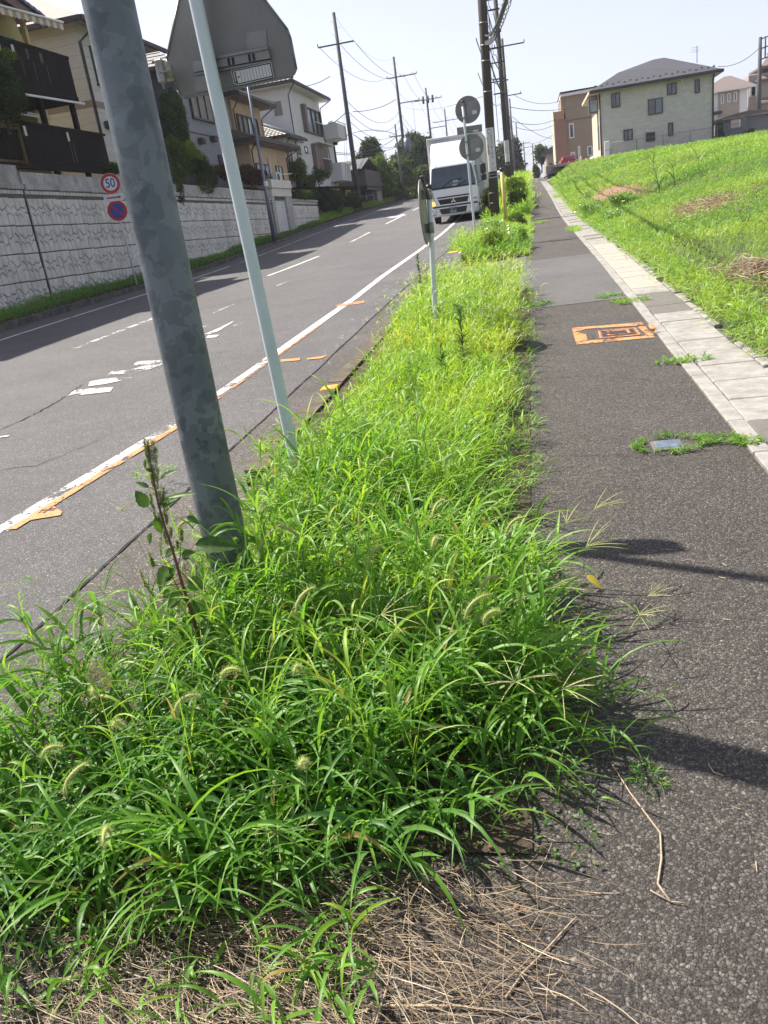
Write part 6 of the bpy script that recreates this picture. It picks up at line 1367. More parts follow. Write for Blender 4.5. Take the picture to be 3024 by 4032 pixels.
a = c8(725, 960, FY_); MB().box(a.x, a.x + 16, FY_, FY_ + 8, 3.6, c8(0, 850, FY_).z).build('wall', M_beige, r5); MB().box(a.x + .1, c8(885, 0, FY_).x, FY_ - .1, FY_, c8(0, 1165, FY_).z, c8(0, 1050, FY_).z).build('painted_sun_panel', M_cream, r5)  # cream panel puts a patch of sunlight into the wall's colour
for x in (735, 765): p = c8(x, 1050, FY_); MB().box(p.x, p.x + .7, FY_ - .15, FY_ - .05, c8(0, 1150, FY_).z, c8(0, 1010, FY_).z).build('window', M_framew, r5)
for p, q_ in (((905, 650), (1100, 560)), ((845, 860), (1100, 730)), ((870, 1160), (1100, 1080))):
    a, b = c8(*p, FY_ - 1), c8(*q_, FY_ - 1); a.z = (a.z + b.z) / 2; b.z = a.z
    MB().prism([a, b, b + Vector((0, 0, .22)), a + Vector((0, 0, .22))], (0, 6, 0)).build('eave', M_brnroof if p[0] != 870 else M_cream, r5)
    MB().add([a + Vector((0, 0, .22)), b + Vector((0, 0, .22)), b + Vector((0, 4, 2.0)), a + Vector((2, 4, 2.0))], [(0, 1, 2, 3)]).build('roof_slope', M_brnroof, r5)
# far left of the lane top: garden wall, hedge, dark roofed house
hw = empty('garden_wall', at(2125, 690, 118), 'tan garden wall at the top of the lane', 'wall')
a, b = at(2118, 645, 118), at(2148, 690, 118); MB().box(a.x + 1.0, a.x + 1.2, 112, 130, 4.0, a.z + .2).build('side_wall', M_beige, hw); MB().box(a.x + 1.0, at(2175, 660, 118).x + 1, 111.8, 112, 4.0, at(2160, 650, 112).z).build('front_wall', M_oldc, hw)
hh = empty('dark_roofed_house', at(2180, 620, 140), 'small house with dark gabled roof left of the brown house', 'house')
a, b = at(2150, 640, 140), at(2200, 640, 140); t_ = at(2185, 575, 140); m_ = at(2150, 606, 140)
MB().box(a.x, b.x + 1, 140, 148, 4.5, m_.z).build('wall', M_beige, hh); MB().prism([(a.x - .6, 139, m_.z), (b.x + 1.5, 139, m_.z), (b.x + 1.5, 139, t_.z), (t_.x - .5, 139, t_.z)], (0, 10, 0)).build('roof', M_rfg, hh)
for k in range(3): MB().box(a.x + .5 + k * .8, a.x + .9 + k * .8, 139.9, 140, 5.6, 6.6).build('window', M_panedk, hh)

# ---- plants standing in the lot
def gpf(px, py):
    d = _ray(px, py); ts = np.geomspace(.5, 120, 6000) / d[1]; z = EYE + d[2] * ts; x_ = d[0] * ts; y_ = d[1] * ts; i = int(np.argmax(z < field_z(x_, y_)));
    if not (z < field_z(x_, y_)).any(): i = len(ts) - 1
    return Vector((x_[i], y_[i], float(field_z(x_[i], y_[i]))))
def canestalk(base, top, label, leaves, root=None):
    base = Vector(base); top = Vector(top); r = root or empty('tall_cane_grass', base, label, 'tall grass')
    MB().tube([base, base.lerp(top, .5) + Vector((.02, 0, 0)), top], [.014, .011, .005], 6).build('stem', M_stemg, r)
    n = len(leaves); B = np.array([base.lerp(top, l[0])[:] for l in leaves]); 
    V, Fq, T = ribbons(B, np.array([l[1] for l in leaves]), np.array([1.25] * n), np.array([l[2] for l in leaves]), np.array([l[3] * 1.15 for l in leaves]), np.array([.055] * n), R.uniform(.2, .7, n), S=8, fold=.4)
    me = None
    per = len(V) // n; perf = len(Fq) // n
    for i in range(n): link('leaf', npmesh('leaf', V[i * per:(i + 1) * per], Fq[i * perf:(i + 1) * perf] - i * per, M_field, {'tint': T[i * per:(i + 1) * per]}, True), r)
    return r
b = gpf(2600, 770); D_ = b.y
hpx = at(2570, 640, D_)
canestalk(b, hpx, 'tall arching cane grass clump in the middle of the grass lot', [(1, -1.6, 2.3, 1.1), (.95, 1.4, 2.2, .7), (.8, -1.3, 2.0, .9), (.9, 1.7, 2.5, .9), (.6, 1.5, 1.8, .8), (.65, -1.7, 2.2, .8), (.5, -1.2, 2.0, .9), (.4, 1.3, 1.6, .7), (.3, -1.5, 1.5, .7), (.98, .3, 1.3, .5), (.2, .8, 1.4, .6), (.25, -.4, 1.6, .6)])
b2 = gpf(2655, 750); canestalk(b2, at(2650, 660, b2.y), 'thin cane grass just right of the tall clump', [(1, 1.5, 2.5, .7), (.8, -1.4, 2.1, .7), (.6, 1.6, 1.8, .6), (.5, -1.2, 1.4, .5), (.9, -.4, 1.5, .5)])
b2 = gpf(2750, 680); canestalk(b2, at(2750, 620, b2.y), 'single slender cane leaf standing at the far right of the lot', [(1, 1.3, 1.6, .5), (.9, -1.5, .7, .7), (.6, 1.2, 1.2, .6)])
# ================================================================ street furniture, poles, cables, truck
M_galv = None
def galv():
    m, nt, b = nodes('galvanised_steel', .42, .35); p = pos(nt)
    v = N(nt, 'ShaderNodeTexVoronoi', feature='F1'); v.inputs['Scale'].default_value = 15; mp = N(nt, 'ShaderNodeMapping'); mp.inputs['Scale'].default_value = (1, 1, .8)
    nz = N(nt, 'ShaderNodeTexNoise'); nz.inputs['Scale'].default_value = 16; nz.inputs['Detail'].default_value = 2; nt.links.new(p, nz.inputs['Vector'])
    s_ = N(nt, 'ShaderNodeVectorMath', operation='SCALE'); s_.inputs['Scale'].default_value = .09; nt.links.new(nz.outputs['Color'], s_.inputs[0]); ad = N(nt, 'ShaderNodeVectorMath', operation='ADD'); nt.links.new(p, ad.inputs[0]); nt.links.new(s_.outputs[0], ad.inputs[1]); nt.links.new(ad.outputs[0], mp.inputs[0]); nt.links.new(mp.outputs[0], v.inputs['Vector'])
    sep = N(nt, 'ShaderNodeSeparateColor'); nt.links.new(v.outputs['Color'], sep.inputs[0])
    v2 = N(nt, 'ShaderNodeTexVoronoi', feature='F1'); v2.inputs['Scale'].default_value = 24; nt.links.new(ad.outputs[0], v2.inputs['Vector']); sep2 = N(nt, 'ShaderNodeSeparateColor'); nt.links.new(v2.outputs['Color'], sep2.inputs[0])
    c = ramp(nt, sep.outputs[0], [(0, (.105, .125, .145)), (.45, (.12, .142, .16)), (.5, (.15, .172, .19)), (1, (.17, .195, .21))]); c2 = ramp(nt, sep2.outputs[0], [(0, (.68, .68, .69)), (.3, (.70, .70, .71)), (.34, (1, 1, 1)), (1, (1.14, 1.14, 1.14))], 'CONSTANT')
    c = mixc(nt, 1.0, c, c2, 'MULTIPLY')
    c = mixc(nt, ramp(nt, noise(nt, p, 2.2, 5, .6), [(.35, 0), (.75, .55)]), c, (.20, .23, .245))
    nt.links.new(c, b.inputs['Base Color']); nt.links.new(ramp(nt, sep.outputs[1], [(0, .42), (1, .62)]), b.inputs['Roughness']); return m
M_galv = galv()
M_postw = plain('pale_blue_white_post', (0.60, 0.68, 0.69), .35, var=.05, scale=4, dirt=(.45, .52, .52))
M_grey = plain('sign_back_grey', (0.22, 0.215, 0.205), .6, .15, var=.14, scale=7, dirt=(.20, .195, .18))
M_greyl = plain('sign_rail_aluminium', (0.24, 0.24, 0.23), .45, .45, var=.15, scale=9)
M_clamp = plain('clamp_steel', (0.30, 0.29, 0.27), .45, .5, var=.3, scale=30, dirt=(.16, .12, .09))
M_ink = plain('black_print', (0.012, 0.012, 0.012), .6, var=.1); M_stk = plain('white_sticker', (0.62, 0.62, 0.60), .6, var=.06); M_ln = plain('grey_print', (0.25, 0.25, 0.25), .6)
# --- thick galvanised pole
PY = 2.62; pb = at(1000, 2480, PY); t0_ = at(425, 0, PY); b0_ = at(880, 2100, PY); dxdz = (t0_.x - b0_.x) / (t0_.z - b0_.z)
def px_at(z): return b0_.x + dxdz * (z - b0_.z)
gzp = gz(PY)
pole = empty('steel_pole', (px_at(gzp), PY, gzp), 'thick mottled galvanised steel pole rising out of the near grass', 'pole')
MB().tube([(px_at(z), PY, z) for z in np.linspace(gzp - .1, 5.2, 12)], [.083 - .0012 * k for k in range(12)], 40).build('shaft', M_galv, pole)
# --- thin post with pentagonal sign seen from behind
TY = 3.95; a = at(771, 0, TY); b = at(1165, 1830, TY); ddx = (a.x - b.x) / (a.z - b.z); tx = lambda z: b.x + ddx * (z - b.z); gzt = gz(TY)
ps = empty('pentagon_sign', (tx(gzt), TY, gzt), 'back of a large pentagonal road sign on a thin pale blue-white post', 'road sign')
MB().tube([(tx(z), TY, z) for z in np.linspace(gzt - .05, 3.6, 10)], .0315, 20).build('post', M_postw, ps)
SYY = TY + .07
pent = [(660, 215), (655, 232), (700, 355), (712, 378), (735, 385), (1130, 305), (1158, 292), (1168, 270), (1145, 150), (1132, 115), (1045, 0), (985, -95), (930, -130), (760, -140), (705, 0)]
pv = [at(x, y, SYY) for x, y in pent]
rad_ = (pv[0] + pv[8]) / 2
MB().prism([v for v in pv], (0, .012, 0)).build('panel', M_grey, ps)
for i in range(len(pv)):
    a, b = pv[i], pv[(i + 1) % len(pv)]; MB().tube([a + Vector((0, -.002, 0)), b + Vector((0, -.002, 0))], .0055, 5).build('rim', M_greyl, ps)
s4 = lambda x, y, dy=0: at(700 + x * .3315, 150 + y * .3315, SYY - dy)
def bar(pix, dy, th, name, mat, root=ps): P = [s4(x, y, dy) for x, y in pix]; return MB().prism(P, (0, th, 0)).build(name, mat, root)
bar([(165, 280), (1068, 95), (1095, 240), (190, 405)], .022, .02, 'rail', M_greyl); bar([(190, 415), (1098, 258), (1104, 282), (205, 445)], .012, .01, 'rail_lip', M_greyl); bar([(440, 222), (1064, 95), (1070, 130), (440, 250)], .030, .008, 'rail_lip', M_greyl)
for x in (585, 635, 830, 880): y = 240 - (x - 585) * .19; bar([(x, y), (x + 24, y - 5), (x + 38, y + 78), (x + 14, y + 84)], .026, .004, 'rail_slot', M_ink)
bar([(805, -60), (1045, -100), (1064, 92), (830, 140)], .004, .003, 'patch', M_greyl)
bar([(190, 455), (345, 428), (365, 620), (215, 645)], .004, .003, 'patch', M_greyl)
bar([(628, 385), (1105, 283), (1145, 462), (720, 560), (668, 540)], .010, .004, 'sticker', M_stk)
def fr4(P, w, dy, mat, name):
    c = Vector((sum(p[0] for p in P) / len(P), sum(p[1] for p in P) / len(P)))
    for i in range(len(P)):
        a, b = Vector(P[i]), Vector(P[(i + 1) % len(P)]); d = (b - a).normalized(); n = Vector((-d.y, d.x)) * w
        if (c - (a + b) / 2).dot(n) < 0: n = -n
        bar([a - d * 1, b + d * 1, b + n + d * 1, a + n - d * 1], dy, .001, name, mat)
fr4([(637, 390), (1098, 292), (1136, 455), (722, 548), (675, 532)], 11, .0115, M_ink, 'sticker_frame')
for i in range(10):
    x = 735 + i * 36.5; y = 388 - (x - 735) * .215; bar([(x, y), (x + 4, y - 1), (x + 33, y + 128), (x + 29, y + 130)], .0115, .001, 'sticker_line', M_ln)
bar([(665, 408), (688, 403), (691, 414), (668, 419)], .0125, .001, 'printed_letter', M_ink); bar([(672, 412), (684, 410), (708, 520), (696, 523)], .0126, .001, 'printed_letter', M_ink); bar([(690, 520), (714, 514), (716, 526), (692, 531)], .0125, .001, 'printed_letter', M_ink); bar([(708, 458), (736, 452), (738, 464), (710, 470)], .0125, .001, 'printed_letter', M_ink)
cz_ = at(848, 245, TY).z
MB().tube([(tx(z), TY, z) for z in (cz_ - .035, cz_ + .035)], .037, 20).build('clamp_band', M_clamp, ps); MB().box(tx(cz_) - .022, tx(cz_) + .012, TY - .062, TY - .03, cz_ - .05, cz_ + .045, .004).build('clamp_block', M_clamp, ps)
MB().tube([(tx(cz_) - .004, TY - .06, cz_ - .01), (tx(cz_) + .045, TY - .06, cz_ - .01)], .006, 6).build('bolt', M_clamp, ps); MB().tube([(tx(cz_) - .005, TY - .05, cz_ - .075), (tx(cz_) - .005, TY - .05, cz_ - .03)], .006, 6).build('bolt', M_clamp, ps)
# --- side-on round sign
EYY = 8.45; a = at(1690, 760, EYY); a2 = at(1712, 1200, EYY); sx_ = (a.x - a2.x) / (a.z - a2.z); ex = lambda z: a2.x + sx_ * (z - a2.z)
es = empty('round_sign_edge_on', (ex(gz(EYY)), EYY, gz(EYY)), 'round road sign seen almost edge on, on a short pale post in the verge', 'road sign')
zt_ = at(1690, 740, EYY).z
MB().tube([(ex(z), EYY, z) for z in np.linspace(gz(EYY) - .1, zt_, 6)], .026, 18).build('post', M_postw, es); MB().tube([(ex(zt_ - .02), EYY, zt_ - .02), (ex(zt_ + .03), EYY, zt_ + .03)], .029, 18).build('post_cap', M_framek, es)
dc = at(1686, 835, EYY); dn = Vector((-math.cos(math.radians(12)), -math.sin(math.radians(12)) * 1.0, 0)); dn = Vector((-.985, .02, 0)).normalized()
dcc = Vector((ex(dc.z) - .062, EYY - .03, dc.z))
view = Vector((dcc.x, dcc.y, 0)).normalized(); perp = Vector((-view.y, view.x, 0)); th_ = math.radians(6); dn = (perp * math.cos(th_) + view * math.sin(th_)); 
M_grn = plain('algae_stained_aluminium', (0.26, 0.27, 0.20), .5, .3, var=.3, scale=9, dirt=(.18, .21, .11))
rD = .30
u_ = Vector((0, 0, 1)); w_ = dn.cross(u_).normalized()
ringp = [dcc + (u_ * math.cos(t) + w_ * math.sin(t)) * rD for t in np.linspace(0, 2 * math.pi, 41)[:-1]]
MB().prism(ringp, dn * .004).build('disc', M_grn, es)
MB().tube(ringp + [ringp[0]], .008, 6).build('rim', M_greyl, es)
M_rsgn = plain('sign_red', (0.42, 0.02, 0.025), .5, var=.06); M_bsgn = plain('sign_blue', (0.02, 0.055, 0.30), .5, var=.06); M_wsgn = plain('sign_white', (0.66, 0.66, 0.66), .5, var=.04)
for f in (.55, -.5):
    zc = dcc.z + rD * f; MB().prism([Vector((ex(zc) - .03, EYY - .04, zc - .045)), dcc + u_ * (rD * f - .045) - w_ * .0, dcc + u_ * (rD * f + .045), Vector((ex(zc) - .03, EYY - .04, zc + .045))], (0, .05, 0)).build('bracket', M_clamp, es)
    MB().tube([(ex(zc), EYY, zc - .05), (ex(zc), EYY, zc + .05)], .031, 16).build('clamp_band', M_clamp, es)
# --- twin round signs and plate, seen from behind
CYS = 21.6; cfa = lambda x, y, Y=CYS: at(1620 + x * .2411, 480 + y * .2411, Y)
ta, tb = at(1821, 405, CYS), at(1876, 974, CYS); cs_ = (ta.x - tb.x) / (ta.z - tb.z); cxx = lambda z: tb.x + cs_ * (z - tb.z)
cs = empty('double_round_sign', (cxx(gz(CYS)), CYS, gz(CYS)), 'backs of two round signs and a small plate on a slim post before the truck', 'road sign')
MB().tube([(cxx(z), CYS, z) for z in np.linspace(gz(CYS) - .1, ta.z, 6)], .031, 14).build('post', M_postw, cs); MB().tube([(cxx(ta.z - .03), CYS, ta.z - .03), (cxx(ta.z + .05), CYS, ta.z + .05)], .037, 12).build('post_cap', plain('rusty_cap', (.16, .06, .03), .8), cs)
for (x, y) in ((1842, 432), (1856, 580)):
    c = at(x, y, CYS + .05); MB().disc(c, (0, 1, 0), .305, .012, 40).build('disc', M_grey, cs); MB().disc(c + Vector((0, -.004, 0)), (0, 1, 0), .312, .010, 40).build('rim', M_greyl, cs) if False else None
    MB().prism([c + Vector((-.02, -.01, -.16)), c + Vector((.22, -.01, -.12)), c + Vector((.22, -.01, .20)), c + Vector((-.02, -.01, .17))], (0, .006, 0)).build('back_patch', M_greyl, cs)
    MB().box(c.x + .10, c.x + .21, c.y - .02, c.y - .012, c.z - .12, c.z - .04).build('sticker', M_stk, cs)
    for dz in (-.17, .13): MB().box(cxx(c.z + dz) - .045, cxx(c.z + dz) + .045, CYS - .04, CYS + .04, c.z + dz - .02, c.z + dz + .02, .004).build('clamp', M_clamp, cs)
P = [cfa(740, 95, CYS + .05), cfa(1150, 35, CYS + .05), cfa(1158, 155, CYS + .05), cfa(750, 215, CYS + .05)]
MB().prism(P, (0, .012, 0)).build('plate', M_grey, cs); c = cfa(1050, 145, CYS + .04); MB().box(c.x - .06, c.x + .06, c.y - .01, c.y, c.z - .02, c.z + .02).build('sticker', M_stk, cs)
# --- speed limit sign across the road
LXX = -12.7; c2f = lambda x, y: atX(200 + x * .2411, 640 + y * .2411, LXX)
la, lb = c2f(1130, 930), c2f(1395, 1950); lbs = atX(536, 1110, LXX)
ls = empty('speed_limit_sign', (LXX, lb.y, gz(lb.y)), 'red ringed 50 sign over arrow plate and blue no parking disc, by the wall', 'road sign')
top = c2f(930, 330); Ym = (top.y + lb.y) / 2
ly_ = lambda z: lb.y + (c2f(1130, 930).y - lb.y) * (z - lb.z) / (la.z - lb.z)
MB().tube([(LXX, ly_(z), z) for z in (gz(lb.y) - .1, la.z, top.z + .1)], .030, 12).build('post', M_postw, ls)
def lsd(cx, cy, name, mats_r, extra=None):
    c = c2f(cx, cy); c = Vector((LXX + .05, ly_(c.z) - .12, c.z)); v = Vector((-c.x, -c.y, 0)).normalized(); v = (v + Vector((0, -.5, 0))).normalized(); s_ = Vector((-v.y, v.x, 0)); s_ = s_ if s_.y > 0 else -s_
    def dd(r, off, mat, nm): 
        ring_ = [c + v * off + (s_ * math.cos(t) + Vector((0, 0, 1)) * math.sin(t)) * r for t in np.linspace(0, 2 * math.pi, 49)[:-1]]; MB().prism(ring_, v * .004).build(nm, mat, ls)
    for r, off, mat, nm in mats_r: dd(r, off, mat, nm)
    return c, v, s_
c, v, s_ = lsd(918, 345, 'd', [(.30, 0, M_wsgn, 'rim'), (.292, .005, M_rsgn, 'red_ring'), (.205, .010, M_wsgn, 'white_face')])
def text_obj(name, txt, origin, right, up, size, mat, root, sx=1.0, spacing=1.0, extr=.001, bold=0.0):
    cu = bpy.data.curves.new(name, 'FONT'); cu.body = txt; cu.size = size; cu.align_x = 'CENTER'; cu.align_y = 'CENTER'; cu.extrude = extr; cu.offset = bold; cu.space_line = spacing
    o = bpy.data.objects.new(name, cu); COL.objects.link(o); r_, u_ = Vector(right).normalized(), Vector(up).normalized(); n_ = r_.cross(u_)
    o.matrix_world = Matrix(((r_.x * sx, u_.x, n_.x, origin[0]), (r_.y * sx, u_.y, n_.y, origin[1]), (r_.z * sx, u_.z, n_.z, origin[2]), (0, 0, 0, 1)))
    dg = bpy.context.evaluated_depsgraph_get(); me = bpy.data.meshes.new_from_object(o.evaluated_get(dg)); me.transform(o.matrix_world); me.materials.clear(); me.materials.append(mat)
    bpy.data.objects.remove(o); return link(name, me, root)
text_obj('speed_number', '50', c + v * .016, s_, (0, 0, 1), .36, M_bsgn, ls, sx=.82, bold=.006)
c, v, s_ = lsd(1035, 790, 'd', [(.30, 0, M_rsgn, 'red_ring'), (.212, .005, M_bsgn, 'blue_face')])
d_ = (s_ * .72 - Vector((0, 0, .69))).normalized(); n_ = d_.cross(v).normalized() * .026
MB().prism([c + v * .010 - d_ * .215 - n_, c + v * .010 + d_ * .215 - n_, c + v * .010 + d_ * .215 + n_, c + v * .010 - d_ * .215 + n_], v * .003).build('red_slash', M_rsgn, ls)
c = c2f(975, 575); c = Vector((LXX + .05, ly_(c.z) - .12, c.z)); U = Vector((0, 0, 1))
MB().prism([c + s_ * a_ * .31 + U * b_ * .11 for a_, b_ in ((-1, -.8), (-.95, -1), (.95, -1), (1, -.8), (1, .8), (.95, 1), (-.95, 1), (-1, .8))], v * .008).build('arrow_plate', M_wsgn, ls)
MB().prism([c + v * .010 + s_ * a_ + U * b_ for a_, b_ in ((-.22, -.022), (.15, -.022), (.15, -.05), (.23, 0), (.15, .05), (.15, .022), (-.22, .022))], v * .002).build('red_arrow', M_rsgn, ls)
# --- street light column by the garage
SLX = -13.0; a = atX(976, 342, SLX); M_bluep = plain('blue_grey_steel', (0.15, 0.18, 0.22), .4, .4, var=.1)
sl_ = empty('light_column', (SLX, a.y, gz(a.y)), 'slim blue-grey steel column standing before the garage', 'pole')
MB().tube([(SLX, a.y, gz(a.y)), (SLX, a.y, 4), (SLX, a.y, 9.6)], [.115, .085, .05], 14).build('shaft', M_bluep, sl_); MB().box(SLX - .02, SLX + .14, a.y - .1, a.y + .1, 3.95, 4.2, .02).build('junction_box', M_framew, sl_)
# --- guard posts and guy wires
M_yelp = plain('yellow_guard', (0.62, 0.46, 0.16), .6, var=.12, scale=5, dirt=(.5, .36, .15)); M_yelp2 = plain('bright_yellow_guard', (0.72, 0.48, 0.05), .6, var=.12)
M_cable = plain('cable_black', (0.05, 0.05, 0.055), .6, var=.1); M_conc = plain('brown_black_pole', (0.075, 0.06, 0.052), .8, var=.35, scale=1.2, stretch=(1, 1, .2), bscale=20, bd=.003); M_concg = plain('grey_pole', (0.13, 0.13, 0.135), .8, var=.25, scale=1.2); M_poled = plain('dark_grey_pole', (0.07, 0.068, 0.07), .8, var=.3, scale=1.5)
GYY = 30.5; a, b = at(1975, 676, GYY), at(1994, 880, GYY); top_ = at(1943, 300, 33.5)
gg = empty('guy_wire_guard', (b.x, GYY, gz(GYY)), 'pale yellow guy wire guard leaning beside the nearest dark utility pole', 'guy guard')
MB().tube([Vector((b.x, GYY, gz(GYY) - .1)), a], .062, 14).build('guard', M_yelp, gg); MB().tube([a, a + Vector((-.005, .02, .12))], .066, 14).build('cap', M_framek, gg); MB().tube([a, Vector((-1.0, 32.4, 8))], .011, 5).build('guy_wire', M_cable, gg)
for i, (x0_, x1_, lab) in enumerate(((1364, 1370, 'left one of two yellow guards by the far kerb'), (1374, 1376, 'right one of two yellow guards by the far kerb'))):
    Yg = 68.0; a, b = at(x0_, 748, Yg), at(x1_, 842, Yg); g = empty('guy_wire_guard', b, lab, 'guy guard', 'yellow guards by the far kerb'); MB().tube([b, a], .11, 12).build('guard', M_yelp2, g); MB().tube([a, at(1350 + i * 6, 450, Yg + 2)], .012, 5).build('guy_wire', M_cable, g)
# --- utility poles
def upole(X, Y, top, r0, r1, mat, label, group='utility poles along the road', arms=(), steps=True, base=None, tilt=0.0):
    zb_ = base if base is not None else gz(Y); o = empty('utility_pole', (X, Y, zb_), label, 'utility pole', group)
    MB().tube([(X, Y, zb_ - .2), (X + tilt * (top - zb_) / 2, Y, (zb_ + top) / 2), (X + tilt * (top - zb_), Y, top)], [r0, (r0 + r1) / 2, r1], 18 if r0 > .12 else 10).build('shaft', mat, o)
    for (z, l, rl, ox) in arms:
        MB().box(X + ox - l / 2, X + ox + l / 2, Y - r0 - .08, Y - r0, z - .05, z + .05).build('crossarm', M_cable, o)
        for s_ in rl: MB().tube([(X + ox + l * s_ / 2, Y - r0 - .04, z + .04), (X + ox + l * s_ / 2, Y - r0 - .04, z + .28)], [.05, .03], 8).build('insulator', M_concg, o)
    if steps:
        z = zb_ + 2.2; k = 0
        while z < top - .5:
            MB().tube([(X, Y, z), (X + (.14 + r0) * (1 if k % 2 else -1), Y - .0, z)], .012, 4).build('step_bolt', M_concg, o); z += .45; k += 1
    return o
# right line
R1X, R1Y = -1.36, 33.0
p1_ = upole(R1X, R1Y, 12.4, .178, .15, M_conc, 'nearest dark brown utility pole with a white vertical banner beside the truck', steps=False, tilt=.022)
kx = lambda x, y, Y=R1Y: at(x, y, Y).z
for py in (760, 800, 865, 915 - 60): z = at(1945, py, R1Y).z; MB().tube([(R1X, R1Y, z), (R1X, R1Y, z + .02)], .183, 18).build('steel_band', M_clamp, p1_)
for z in (5.4, 6.4, 6.9, 7.6, 8.4): MB().tube([(R1X + (z - .8) * .022, R1Y, z), (R1X + (z - .8) * .022, R1Y, z + .035)], .172, 16).build('steel_band', M_clamp, p1_)
MB().box(R1X - .19, R1X - .16, R1Y - .1, R1Y + .02, 1.5, 2.05).build('number_strip', plain('pink_strip', (.5, .3, .22), .7), p1_)
def banner(root, X, Y, r, zt, zb, w, small=False):
    n = 10; th = w / r; V = []; pts = []
    for k in range(n + 1):
        a = -th / 2 + th * k / n; pts.append((X + math.sin(a) * (r + .012), Y - math.cos(a) * (r + .012)))
    mb = MB()
    for k in range(n): mb.add([(pts[k][0], pts[k][1], zb), (pts[k + 1][0], pts[k + 1][1], zb), (pts[k + 1][0], pts[k + 1][1], zt), (pts[k][0], pts[k][1], zt)], [(0, 1, 2, 3)])
    mb.build('banner', M_wsgn, root)
    # print, bent round the pole
    def bend(o):
        for v in o.data.vertices:
            dx = v.co.x - X; a = dx / r; v.co.x = X + math.sin(a) * (r + .016 - (v.co.y - Y) * .2); v.co.y = Y - math.cos(a) * (r + .017)
        return o
    H = zt - zb
    M_pg = MATS.get('print_green') or plain('print_green', (0.01, 0.22, 0.16), .6, var=.05); M_pr = MATS.get('print_red') or plain('print_red', (0.55, 0.03, 0.04), .6, var=.05); M_pk = MATS.get('print_grey') or plain('print_grey', (0.3, 0.38, 0.38), .6, var=.05)
    bend(text_obj('banner_text', '\n'.join('ライフガー'.replace('ー', '｜')) + '\n' + '\n'.join('デン'), (X + .045, Y, zt - H * .385), (1, 0, 0), (0, 0, 1), H * .068, M_pg, root, spacing=1.0, bold=H * .0012, sx=1.15))
    bend(text_obj('banner_small_text', '\n'.join('全１５区画分譲中'), (X - .085, Y, zt - H * .36), (1, 0, 0), (0, 0, 1), H * .047, M_pr, root, spacing=.98, bold=H * .0006))
    bend(text_obj('banner_arrow', '↑', (X + .045, Y, zt - H * .745), (1, 0, 0), (0, 0, 1), H * .10, M_pr, root, bold=H * .002))
    bend(text_obj('banner_place', '坂戸駅\n入西', (X + .05, Y, zt - H * .83), (1, 0, 0), (0, 0, 1), H * .034, M_pk, root))
    e = MB(); cx_, cz2 = X + .0, zt - H * .075; seg = 20
    for half in (1, -1):
        V = [(cx_ + .075 * math.cos(t), Y - .001, cz2 + .085 * math.sin(t) + half * .008) for t in np.linspace(0, math.pi * half, 12)]; e.add(V, [tuple(range(len(V)))])
    o = e.build('banner_emblem', M_pg, root); bend(o)
    q2 = MB(); xs = np.linspace(-w * .46, w * .46, 9)
    for k in range(8): q2.add([(X + xs[k], Y, zb + H * .012), (X + xs[k + 1], Y, zb + H * .012), (X + xs[k + 1], Y, zb + H * .125), (X + xs[k], Y, zb + H * .125)], [(0, 1, 2, 3)])
    bend(q2.build('banner_black_panel', M_ink, root))
    bend(text_obj('banner_panel_text', '▲有料広告', (X, Y - .003, zb + H * .07), (1, 0, 0), (0, 0, 1), H * .036, M_wsgn, root))
banner(p1_, R1X + .05, R1Y, .178, at(1925, 505, R1Y).z, at(1940, 700, R1Y).z, .34)
p2_ = upole(-1.24, 56.0, 15.0, .17, .12, M_conc, 'second dark utility pole up the verge, with a smaller looking banner', steps=True, arms=((13.0, 1.8, (-1, 1), .2),))
banner(p2_, -1.24, 56, .16, at(2000, 552, 56).z, at(2010, 648, 56).z, .34)
p3_ = upole(-1.5, 82, 15.2, .17, .11, M_poled, 'third pole on the right line carrying a wide crossarm to the right', arms=((14.6, 2.6, (-1, 1), .6), (11.9, 1.8, (), -.6)))
p4_ = upole(-1.85, 105, 14.4, .17, .11, M_poled, 'fourth pole on the right line with a short angled arm', arms=((13.2, 2.2, (-.9, .9), .6),))
p5_ = upole(-1.95, 130, 15.6, .17, .11, M_concg, 'fifth pole on the right line, thin with distance', arms=((10, 1.6, (), 0),))
p6_ = upole(-1.6, 160, 14.8, .17, .11, M_concg, 'sixth pole on the right line, standing free of the others')
a = at(2061, 555, 200); p7_ = upole(a.x, 200, a.z, .17, .1, M_concg, 'distant pole with small crossarm near the lane top', arms=((a.z - .5, 2.6, (-1, 1), 0),), steps=False)
a = at(2096, 567, 190); p8_ = upole(a.x, 190, a.z, .15, .1, M_concg, 'distant pole with wide crossarm above the lane top', arms=((a.z - .5, 4.0, (-1, 1), -.6),), steps=False)
# left line
L1 = upole(-13.9, 70, 17.1, .22, .12, M_poled, 'tall left utility pole behind the white house, with one high crossarm', 'utility poles on the left of the road', arms=((14.9, 2.9, (-1,), -.1),), base=2.6)
L2 = upole(-14.0, 101.5, 18.7, .22, .12, M_poled, 'second left pole with transformer can and two crossarms', 'utility poles on the left of the road', arms=((16.6, 3.4, (-1, -.1, 1), .7), (13.9, 2.4, (1,), 1.2)), base=3.6)
MB().tube([(-13.5, 101.2, 8.6), (-13.5, 101.2, 10.2)], .42, 14).build('transformer', M_bluep, L2); MB().tube([(-12.4, 101.3, 8.8), (-12.4, 101.3, 13.9)], .02, 4).build('drop_cable', M_cable, L2)
L3 = upole(-14.0, 132, 19.1, .22, .12, M_poled, 'third left pole above the truck, with cluttered crossarm', 'utility poles on the left of the road', arms=((17.5, 4.0, (-1, -.5, 1, .6), .2), (13.6, 2.4, (), 1.3)), base=4.5)
